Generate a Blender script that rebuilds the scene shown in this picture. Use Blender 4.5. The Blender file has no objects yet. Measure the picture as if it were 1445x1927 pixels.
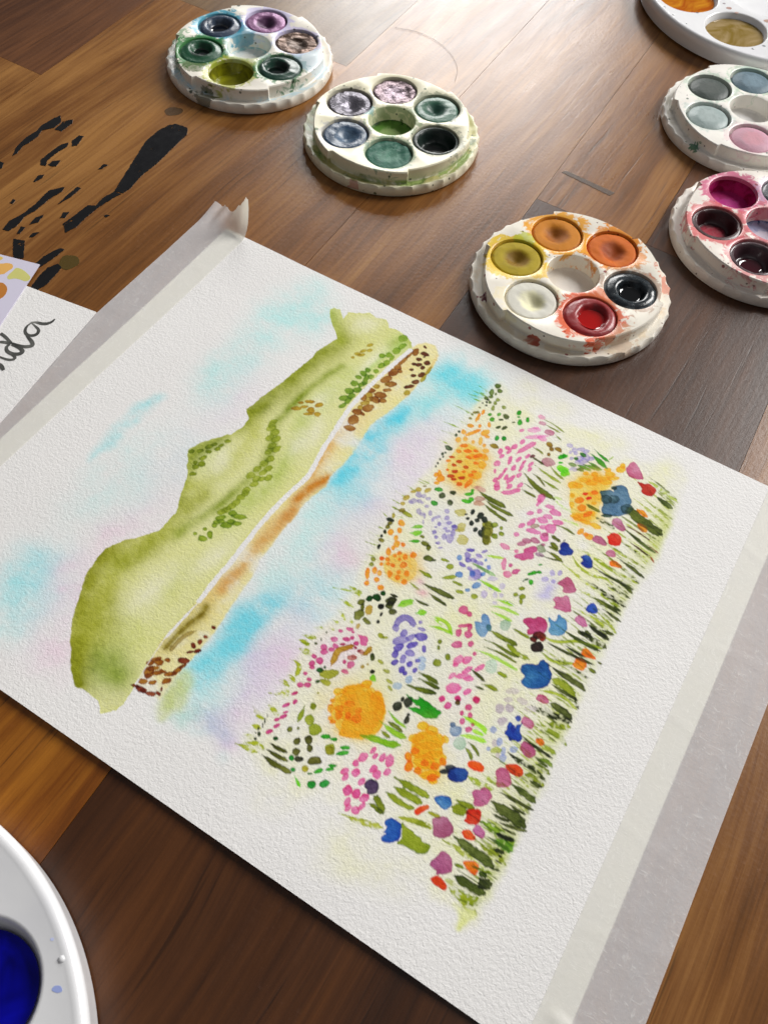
import bpy, bmesh, math, random
import numpy as np
from mathutils import Matrix, Vector
from mathutils.geometry import delaunay_2d_cdt

# ------------------------------------------------------------------ camera, light, exposure
scene = bpy.context.scene
MM = 0.001
cam_d = bpy.data.cameras.new("camera"); cam = bpy.data.objects.new("camera", cam_d)
scene.collection.objects.link(cam); scene.camera = cam
cam_d.sensor_fit = 'VERTICAL'; cam_d.sensor_height = 36.0; cam_d.lens = 29.154
cam_d.clip_start = 0.005; cam_d.clip_end = 30.0
R_, D_, F_ = (0.85211, 0.521844, 0.039847), (0.464746, -0.719467, -0.516119), (-0.240665, 0.458309, -0.85559)
cam.matrix_world = Matrix(((R_[0], -D_[0], -F_[0], 0.20308), (R_[1], -D_[1], -F_[1], -0.21911), (R_[2], -D_[2], -F_[2], 0.25), (0, 0, 0, 1)))
cam_d.dof.use_dof = True; cam_d.dof.focus_distance = 0.305; cam_d.dof.aperture_fstop = 40.0

world = bpy.data.worlds.new("World"); scene.world = world; world.use_nodes = True
bg = world.node_tree.nodes["Background"]
bg.inputs[0].default_value = (0.95, 0.95, 1.0, 1); bg.inputs[1].default_value = 0.10

def area(name, loc, target, sx, sy, power, col):
    l = bpy.data.lights.new(name, 'AREA'); l.shape = 'RECTANGLE'; l.size = sx; l.size_y = sy; l.energy = power; l.color = col
    o = bpy.data.objects.new(name, l); scene.collection.objects.link(o); o.location = loc
    d = Vector(target) - Vector(loc); o.rotation_euler = d.to_track_quat('-Z', 'Y').to_euler()
    return o
# daylight: a low window beyond the far edge (seen as sheen on the varnish) and a taller one to its right that models the things
area("window_light_far", (-0.86, 2.00, 0.98), (0.08, 0.05, 0.0), 0.85, 0.72, 23.0, (1.0, 0.99, 0.97))
area("window_light_right", (1.05, 1.70, 1.30), (0.10, 0.0, 0.0), 1.0, 1.2, 62.0, (1.0, 0.985, 0.96))
area("added_fill_light", (0.9, -0.9, 1.9), (0.12, -0.05, 0.0), 1.6, 1.6, 2.5, (1.0, 0.97, 0.93))  # weak front fill added behind the camera, stands for no known lamp

scene.view_settings.view_transform = 'Standard'; scene.view_settings.look = 'None'
scene.view_settings.exposure = 0.14; scene.view_settings.gamma = 1.0
scene.view_settings.use_curve_mapping = False
scene.render.engine = 'CYCLES'

# ------------------------------------------------------------------ helpers
C = scene.collection
def lin(h):
    v = [int(h[i:i+2], 16) / 255 for i in (0, 2, 4)]
    return [x / 12.92 if x <= .04045 else ((x + .055) / 1.055) ** 2.4 for x in v]
def col4(h): return (*lin(h), 1.0)
def thing(name, label, cat, loc=(0, 0, 0), rz=0.0, group=None):
    o = bpy.data.objects.new(name, None); C.objects.link(o); o.empty_display_size = .01
    o.location = [v * MM for v in loc]; o.rotation_euler = (0, 0, rz)
    o['label'] = label; o['category'] = cat
    if group: o['group'] = group
    return o
def add(name, me, mat, parent=None):
    o = bpy.data.objects.new(name, me); C.objects.link(o)
    if mat is not None and not me.materials: me.materials.append(mat)
    if parent is not None: o.parent = parent
    return o
def np_mesh(name, V, faces=None, loops=None, counts=None):
    """V (n,3) metres, faces (m,4|3) int"""
    me = bpy.data.meshes.new(name)
    V = np.asarray(V, np.float32)
    me.vertices.add(len(V)); me.vertices.foreach_set('co', V.ravel())
    F = np.asarray(faces, np.int32); k = F.shape[1]
    me.loops.add(F.size); me.loops.foreach_set('vertex_index', F.ravel())
    me.polygons.add(len(F)); me.polygons.foreach_set('loop_start', np.arange(0, F.size, k, dtype=np.int32))
    me.update(calc_edges=True); me.validate()
    return me
def bm_mesh(bm, name, smooth=None):
    bmesh.ops.recalc_face_normals(bm, faces=bm.faces)
    me = bpy.data.meshes.new(name); bm.to_mesh(me); bm.free()
    if smooth is not None:
        me.shade_smooth(); me.set_sharp_from_angle(angle=math.radians(smooth))
    return me
def ring_skin(bm, rings):
    """rings: list of lists of BMVert, closed loops of equal length"""
    for a, b in zip(rings, rings[1:]):
        n = len(a)
        for i in range(n):
            bm.faces.new((a[i], a[(i+1) % n], b[(i+1) % n], b[i]))
def prism(pts, z0, z1, name='slab', bevel=0.0):
    """flat polygon slab; pts in mm, heights in mm"""
    bm = bmesh.new()
    vs = [bm.verts.new((x*MM, y*MM, z1*MM)) for x, y in pts]
    f = bm.faces.new(vs)
    r = bmesh.ops.extrude_face_region(bm, geom=[f])
    for v in [g for g in r['geom'] if isinstance(g, bmesh.types.BMVert)]: v.co.z = z0*MM
    if bevel:
        bmesh.ops.bevel(bm, geom=[e for e in bm.edges], offset=bevel*MM, segments=1, affect='EDGES', profile=.5)
    return bm_mesh(bm, name)
def fill_with_holes(bm, outer, holes):
    """flat face between the ring of verts `outer` and the rings in `holes` = [(cx, cy, ring)]"""
    vs = list(outer); ed = [(i, (i+1) % len(outer)) for i in range(len(outer))]
    for _, _, r in holes:
        o = len(vs); vs += r; ed += [(o+i, o+(i+1) % len(r)) for i in range(len(r))]
    co = [Vector((v.co.x*100, v.co.y*100)) for v in vs]
    _, _, fs, orig, _, _ = delaunay_2d_cdt(co, ed, [], 1, 1e-7)
    back = {i: o[0] for i, o in enumerate(orig) if o}
    for f in fs:
        p = [vs[back[i]] for i in f]; cx = sum(v.co.x for v in p)/3; cy = sum(v.co.y for v in p)/3
        if any(math.hypot(cx-hx*MM, cy-hy*MM) < max(math.hypot(v.co.x-hx*MM, v.co.y-hy*MM) for v in r)*.997 for hx, hy, r in holes): continue
        try: bm.faces.new(p)
        except ValueError: pass
class NT:
    """tiny node-tree helper"""
    def __init__(s, name):
        s.m = bpy.data.materials.new(name); s.m.use_nodes = True; s.t = s.m.node_tree
        s.b = s.t.nodes['Principled BSDF']; s.out = s.t.nodes['Material Output']
    def n(s, typ, **kw):
        x = s.t.nodes.new(typ)
        for k, v in kw.items(): setattr(x, k, v)
        return x
    def l(s, a, b): s.t.links.new(a, b)
    def val(s, sock, v):
        if hasattr(v, 'is_linked') or isinstance(v, bpy.types.NodeSocket): s.l(v, sock)
        else: sock.default_value = v
    def math(s, op, a, b=0.0, clamp=False):
        x = s.n('ShaderNodeMath', operation=op, use_clamp=clamp); s.val(x.inputs[0], a); s.val(x.inputs[1], b); return x.outputs[0]
    def mix(s, f, a, b, mode='MIX'):
        x = s.n('ShaderNodeMix', data_type='RGBA', blend_type=mode); s.val(x.inputs[0], f); s.val(x.inputs[6], a); s.val(x.inputs[7], b); return x.outputs[2]
    def coord(s, kind='Object', scale=(1, 1, 1), loc=(0, 0, 0), rot=(0, 0, 0)):
        c = s.n('ShaderNodeTexCoord'); mp = s.n('ShaderNodeMapping'); s.l(c.outputs[kind], mp.inputs[0])
        mp.inputs['Scale'].default_value = scale; mp.inputs['Location'].default_value = loc; mp.inputs['Rotation'].default_value = rot
        return mp.outputs[0]
    def noise(s, vec, scale, detail=3.0, rough=.5, dist=0.0):
        x = s.n('ShaderNodeTexNoise'); s.l(vec, x.inputs['Vector']); x.inputs['Scale'].default_value = scale
        x.inputs['Detail'].default_value = detail; x.inputs['Roughness'].default_value = rough; x.inputs['Distortion'].default_value = dist
        return x.outputs[0]
    def ramp(s, f, stops):
        x = s.n('ShaderNodeValToRGB'); s.l(f, x.inputs[0]); e = x.color_ramp.elements
        while len(e) < len(stops): e.new(.5)
        for i, (p, c) in enumerate(stops): e[i].position = p; e[i].color = c if len(c) == 4 else (*c, 1)
        return x.outputs[0]
    def mrange(s, v, a, b, c=0.0, d=1.0):
        x = s.n('ShaderNodeMapRange', interpolation_type='SMOOTHSTEP'); s.val(x.inputs[0], v)
        for i, q in enumerate((a, b, c, d)): x.inputs[i+1].default_value = q
        return x.outputs[0]
    def bump(s, h, strength=.3, dist=.0002, prev=None):
        x = s.n('ShaderNodeBump'); s.l(h, x.inputs['Height']); x.inputs['Strength'].default_value = strength; x.inputs['Distance'].default_value = dist
        if prev is not None: s.l(prev, x.inputs['Normal'])
        return x.outputs[0]
    def set(s, **kw):
        for k, v in kw.items(): s.val(s.b.inputs[k.replace('_', ' ')], v)
        return s

# ------------------------------------------------------------------ table
def wood(name, dark, mid, light, rough=.24, seed=0.0, grain=1.0, pores=.5, knot=.4):
    t = NT(name)
    oi = t.n('ShaderNodeObjectInfo')
    c = t.n('ShaderNodeTexCoord'); mp = t.n('ShaderNodeMapping'); t.l(c.outputs['Object'], mp.inputs[0])
    off = t.n('ShaderNodeVectorMath', operation='SCALE'); t.l(oi.outputs['Random'], off.inputs[3]); off.inputs[0].default_value = (3.1, 7.7, 1.3)
    t.l(off.outputs[0], mp.inputs['Location'])
    base = mp.outputs[0]
    def st(vec, sc):
        m = t.n('ShaderNodeMapping'); t.l(vec, m.inputs[0]); m.inputs['Scale'].default_value = sc; return m.outputs[0]
    warp = t.noise(st(base, (1, .35, 1)), 9, 3, .5)
    wv = t.n('ShaderNodeVectorMath', operation='SCALE'); wv.inputs[0].default_value = (.03, 0, 0); t.l(warp, wv.inputs[3])
    ad = t.n('ShaderNodeVectorMath', operation='ADD'); t.l(base, ad.inputs[0]); t.l(wv.outputs[0], ad.inputs[1])
    broad = t.noise(st(ad.outputs[0], (1, .12, 1)), 38, 4, .55, .6)
    fine = t.noise(st(ad.outputs[0], (1, .035, 1)), 480, 6, .68)
    fig = t.noise(st(base, (1, .3, 1)), 11, 4, .62, 1.6)
    f = t.math('ADD', t.math('MULTIPLY', broad, .46), t.math('ADD', t.math('MULTIPLY', fine, .42*grain), t.math('MULTIPLY', fig, .42)))
    colr = t.ramp(f, [(.43, lin(dark)), (.60, lin(mid)), (.79, lin(light))])
    pore = t.mrange(t.noise(st(ad.outputs[0], (1, .03, 1)), 620, 3, .6), .60, .74)
    colr = t.mix(t.math('MULTIPLY', pore, pores), colr, [v*.28 for v in lin(dark)]+[1])
    # worn, dusty haze in the varnish
    scuff = t.mrange(t.noise(base, 520, 5, .75), .54, .74); cloud = t.mrange(t.noise(base, 17, 3, .6), .42, .7)
    sc = t.math('MULTIPLY', scuff, cloud)
    colr = t.mix(t.math('MULTIPLY', sc, .5), colr, [v*1.5+.008 for v in lin(mid)]+[1])
    rg = t.math('ADD', rough, t.math('ADD', t.math('MULTIPLY', sc, .16), t.math('MULTIPLY', t.noise(st(base, (1, .2, 1)), 130, 3), .12)))
    h = t.math('SUBTRACT', t.math('MULTIPLY', fine, .6), t.math('MULTIPLY', pore, .2))
    h = t.math('ADD', h, t.math('MULTIPLY', t.noise(base, 620, 3), .55))
    t.set(Base_Color=colr, Roughness=rg, Normal=t.bump(h, .32, .00025))
    t.b.inputs['Specular IOR Level'].default_value = .5
    return t.m
W_mid = wood('wood_walnut_mid', '40240B', '764A20', 'A0703A')
W_warm = wood('wood_walnut_warm', '341803', '6E3B09', '9A601A', rough=.30, pores=.85)
W_dark = wood('wood_walnut_dark', '1E0C02', '40220B', '5E3616', rough=.30, grain=.8)
W_umber = wood('wood_walnut_umber', '2C160A', '52311B', '73492A', rough=.25)
W_grey = wood('wood_walnut_greyed', '3E2C16', '64492C', '836641', rough=.26)
under = NT('table_gap_black').set(Base_Color=(.012, .009, .007, 1), Roughness=.8).m

SL = -0.0262  # the boards run very slightly askew of the paper
table = bpy.data.objects.new('table_top', None); C.objects.link(table); table['kind'] = 'structure'
def board(x0, x1, y0, y1, mat, z1=0.0):
    g = .09
    xa, xb = x0 + g, x1 - g; ya, yb = y0 + g, y1 - g
    pts = [(xa + SL*(ya-100), ya), (xb + SL*(ya-100), ya), (xb + SL*(yb-100), yb), (xa + SL*(yb-100), yb)]
    add('plank', prism(pts, -18, z1, 'plank'), mat, table)
def outline(pts, mat, z1=0.0):
    add('plank', prism([(x + SL*(y-100), y) for x, y in pts], -18, z1, 'plank'), mat, table)
outline([(-147.4, -520), (37.6, -520), (37.6, 760), (-23.9, 760), (-23.9, 134.9), (-147.4, 134.9)], W_mid)
board(-147.5, -24, 135, 760, W_grey, -.04)
board(37.7, 103.6, -520, -60, W_warm); board(37.7, 103.6, -60, 760, W_mid, -.04)
board(103.6, 231.5, -520, 97, W_dark); board(103.6, 158, 97, 760, W_mid, -.04); board(158, 231.5, 97, 760, W_umber)
board(-213, -147.5, -520, 40, W_mid); board(-213, -147.5, 40, 760, W_umber, -.04)
board(-300, -213, -520, 760, W_umber); board(-420, -300, -520, 760, W_mid)
board(231.5, 300, -520, 760, W_mid, -.04); board(300, 372, -520, -10, W_warm); board(300, 372, -10, 760, W_mid, -.04); board(372, 450, -520, 760, W_umber)
add('underside_board', prism([(-450, -540), (480, -540), (480, 780), (-450, 780)], -30, -18.5), under, table)

t = NT('black_resin'); v = t.coord()
t.set(Base_Color=t.mix(t.noise(v, 160, 4), (.004, .004, .005, 1), (.013, .013, .014, 1)), Roughness=t.math('ADD', .08, t.math('MULTIPLY', t.noise(v, 300, 3), .22)), Normal=t.bump(t.noise(v, 180, 3), .15, .0004))
tr = t.n('ShaderNodeBsdfTransparent'); mx = t.n('ShaderNodeMixShader'); t.l(t.mrange(t.noise(t.coord(scale=(1, .4, 1)), 330, 4, .7), .68, .62), mx.inputs[0]); t.l(tr.outputs[0], mx.inputs[1]); t.l(t.b.outputs[0], mx.inputs[2]); t.l(mx.outputs[0], t.out.inputs[0])
resin = t.m
RESIN = '''-67.98 44.33 -65.83 47.01 -59.46 47.75 -56.4 43.22 -56.03 36.12 -54.32 19.81 -54.44 7.45 -52.76 -1.85 -53.36 -5.94 -57.38 -7.23 -60.01 0.61 -63.28 10.53 -69.06 28.7 -69.48 38.27
-57.27 -7.59 -58.45 -13.06 -57.76 -19.05 -60.62 -21 -60.87 -27.53 -61.19 -36.07 -56.41 -39.62 -55.29 -34.79 -55.92 -26.25 -55.78 -18.41 -54.85 -11.32 -53.61 -6.84
-116.11 17.5 -115.15 20.71 -111.49 17.35 -110.91 11.91 -114.21 7.13 -112.62 2.51 -112.57 -3.91 -113.18 -6.73 -111.49 -11.88 -112.08 -14.64 -115.16 -8.1 -116.49 -0.99 -115.76 5.23 -117.04 10.13
-109.64 11.14 -110.81 17.82 -108.2 21.67 -106.48 19.17 -106.35 11.78
-99.37 -9.74 -99.65 -3.69 -99.71 3.4 -97.74 7.18 -96.27 4.99 -97.01 -1.86 -96.75 -7.93 -94.77 -11.19 -96.4 -12.32
-97.3 9.1 -97.33 13.95 -95.2 14.62 -93.06 8.02 -94.61 6.14
-79.87 -52.85 -81.42 -47.08 -80.12 -42.05 -79.99 -33.53 -81.53 -23.05 -77.42 -17.3 -76.22 -20.87 -77.39 -27.46 -76.92 -35.67 -78.06 -42.04 -76.53 -47.87 -77.23 -52.41
-71.79 -27.92 -72.67 -21.35 -72.92 -14.21 -70.82 -14.24 -70.58 -21.36
-91.51 -22.54 -92.59 -18.04 -90.76 -16.03 -90.01 -18.52 -90.61 -22.36
-64.86 -33.74 -66.29 -30.53 -64.09 -29.03 -63.3 -32.67
-72.6 -44.51 -73.92 -39.91 -72 -36.51 -70.69 -41.16
-72.97 -51.54 -74.9 -47.44 -72.96 -46.8 -72.05 -50.91
-67.42 -50.45 -67.83 -47.38 -65.83 -45.75 -65.89 -49.41
-110.07 -25.55 -113.92 -20.56 -111.39 -20.36 -109.35 -23.54
-73.45 0.44 -74.01 4.67 -71.94 5.33 -72.47 1.12
-94.23 -10.05 -94.35 -7.05 -91.83 -4.54 -90.42 -8.96 -92.38 -10.31
-89.63 -38.69 -90.36 -36.34 -89 -36.12 -88.27 -38.48
-50.26 -22.39 -50.08 -20.87 -48.28 -20.63 -48.77 -22.36
-71.97 -54.69 -67.25 -52.9 -63.33 -57.24 -60.04 -61.2 -63.4 -63.47 -67.2 -59.85
-53.8 -61.4 -53.94 -55.71 -53.01 -51.64 -51.68 -47.97 -49.63 -47.62 -49.75 -52.89 -50.29 -59.03 -50.84 -61.76
-45.65 -72.12 -47.44 -64.81 -47.85 -59.41 -46.08 -55.72 -43.12 -56.56 -42.18 -61.6 -41.44 -67.35 -42.33 -71.83'''
rr = random.Random(3)
for ln in RESIN.strip().split('\n'):
    q = [float(a) for a in ln.split()]; P = list(zip(q[::2], q[1::2]))
    # ragged outline
    out = []
    for i in range(len(P)):
        a, b = P[i], P[(i+1) % len(P)]; d = math.dist(a, b); k = max(1, int(d/.8))
        for j in range(k):
            f = j/k; out.append((a[0]+(b[0]-a[0])*f + rr.uniform(-.17, .17), a[1]+(b[1]-a[1])*f + rr.uniform(-.22, .22)))
    bm = bmesh.new(); vs = [bm.verts.new((x*MM, y*MM, .00018)) for x, y in out]
    lo = [bm.verts.new((x*MM, y*MM, -.0008)) for x, y in out]
    es = [bm.edges.new((vs[i], vs[(i+1) % len(vs)])) for i in range(len(vs))]
    bmesh.ops.triangle_fill(bm, edges=es, use_beauty=True)
    for i in range(len(vs)): bm.faces.new((vs[i], vs[(i+1) % len(vs)], lo[(i+1) % len(vs)], lo[i]))
    add('resin_fill', bm_mesh(bm, 'resin_fill'), resin, table)
def blot(name, cx, cy, rx, ry, mat, z, rz=0.0, seed=1):
    r_ = random.Random(seed); n = 40; ph = [r_.uniform(0, 6.28) for _ in range(4)]
    pts = []
    for i in range(n):
        a = 6.2832*i/n; k = 1 + .06*math.sin(2*a+ph[0]) + .05*math.sin(3*a+ph[1]) + .03*math.sin(5*a+ph[2])
        x, y = rx*k*math.cos(a), ry*k*math.sin(a); pts.append((cx + x*math.cos(rz)-y*math.sin(rz), cy + x*math.sin(rz)+y*math.cos(rz)))
    return prism(pts, z-.05, z, name)
def film(name, col, alpha, rough=.3):
    t = NT(name); tr = t.n('ShaderNodeBsdfTransparent'); mx = t.n('ShaderNodeMixShader')
    t.set(Base_Color=(*lin(col), 1), Roughness=rough)
    mx.inputs[0].default_value = alpha; t.l(tr.outputs[0], mx.inputs[1]); t.l(t.b.outputs[0], mx.inputs[2]); t.l(mx.outputs[0], t.out.inputs[0])
    return t.m
add('dried_stain', blot('dried_stain', -42.92, -52.37, 3.9, 4.6, None, .12, .5, 4), film('olive_stain', '5A4708', .55, .5), table)
add('dried_stain', blot('dried_stain', -73.13, 54.05, 4.3, 3.5, None, .12, .9, 9), film('brown_stain', '5A4326', .4, .45), table)
add('inlay_repair', prism([(105.2, 120.95), (106.63, 123.19), (132.32, 121.45), (131.28, 118.32)], -.6, .14), film('grey_filler', '5A5048', .6, .4), table)

# ------------------------------------------------------------------ painting: pigment laid on a fine grid of the paper, in paper millimetres
PW, PH, ST = 254.2, 203.2, 0.33
nx, ny = int(PW/ST)+1, int(PH/ST)+1
gx = np.linspace(0, PW, nx, dtype=np.float32); gy = np.linspace(0, -PH, ny, dtype=np.float32)
dx = gx[1]-gx[0]; dy = gy[0]-gy[1]
rg = np.random.default_rng(11)
def vnoise(fx, fy=None):
    """smooth value noise over the sheet; fx, fy feature size in mm"""
    fy = fy or fx
    a, b = int(PW/fx)+3, int(PH/fy)+3
    g = rg.random((b, a)).astype(np.float32)
    u = gx/fx; v = -gy/fy
    iu, iv = u.astype(int), v.astype(int); fu, fv = u-iu, v-iv
    fu = fu*fu*(3-2*fu); fv = fv*fv*(3-2*fv)
    t0 = g[iv][:, iu]*(1-fu) + g[iv][:, iu+1]*fu; t1 = g[iv+1][:, iu]*(1-fu) + g[iv+1][:, iu+1]*fu
    return t0*(1-fv[:, None]) + t1*fv[:, None]
def fbm(f, n=4):
    s = 0; a = .5; tot = 0
    for i in range(n): s = s + a*vnoise(f/2**i); tot += a; a *= .55
    return s/tot - .5
n_big, n_mid, n_fine = fbm(22), fbm(6), fbm(1.6, 2)
n_wob = fbm(2.4, 3); n_edge = fbm(1.1, 2); grain = (fbm(.9, 2)*.6 + vnoise(1.5, .7)*.5 - .25)
wx, wy = fbm(14, 4)*9, fbm(14, 4)*9
PAPER = np.array(lin('E6E4E2'), np.float32)
pig = np.ones((ny, nx, 3), np.float32); pid = np.zeros((ny, nx), np.int16); clips = {}
def ss(a, b, x):
    t_ = np.clip((x-a)/(b-a), 0, 1); return t_*t_*(3-2*t_)
def window(x0, x1, y0, y1):
    i0 = max(0, int(x0/dx)); i1 = min(nx, int(x1/dx)+2); j0 = max(0, int(-y1/dy)); j1 = min(ny, int(-y0/dy)+2)
    return (slice(j0, j1), slice(i0, i1)) if i1 > i0 and j1 > j0 else None
def seg_dist(X, Y, P):
    best = None; bt = None; L = [0]
    for a, b in zip(P, P[1:]): L.append(L[-1] + math.dist(a, b))
    tot = L[-1] or 1e-6
    for k, (a, b) in enumerate(zip(P, P[1:])):
        vx, vy = b[0]-a[0], b[1]-a[1]; l2 = vx*vx+vy*vy or 1e-9
        t_ = np.clip(((X-a[0])*vx + (Y-a[1])*vy)/l2, 0, 1)
        d = np.hypot(X-a[0]-t_*vx, Y-a[1]-t_*vy); tt = (L[k] + t_*math.sqrt(l2))/tot
        if best is None: best, bt = d, tt
        else:
            m = d < best; best = np.where(m, d, best); bt = np.where(m, tt, bt)
    return best, bt
def poly_sd(X, Y, P):
    d = None; ins = np.zeros(X.shape, bool); n = len(P)
    for i in range(n):
        a, b = P[i], P[(i+1) % n]; vx, vy = b[0]-a[0], b[1]-a[1]; l2 = vx*vx+vy*vy or 1e-9
        t_ = np.clip(((X-a[0])*vx + (Y-a[1])*vy)/l2, 0, 1); q = np.hypot(X-a[0]-t_*vx, Y-a[1]-t_*vy)
        d = q if d is None else np.minimum(d, q)
        c = ((a[1] > Y) != (b[1] > Y)); 
        if vy != 0: ins ^= c & (X < a[0] + (Y-a[1])*vx/vy)
    return np.where(ins, -d, d)
def chaikin(P, closed):
    o = []; n = len(P)
    if not closed: o.append(P[0])
    for i in range(n if closed else n-1):
        a, b = P[i], P[(i+1) % n]
        o += [(a[0]*.75+b[0]*.25, a[1]*.75+b[1]*.25), (a[0]*.25+b[0]*.75, a[1]*.25+b[1]*.75)]
    if not closed: o.append(P[-1])
    return o
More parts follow.
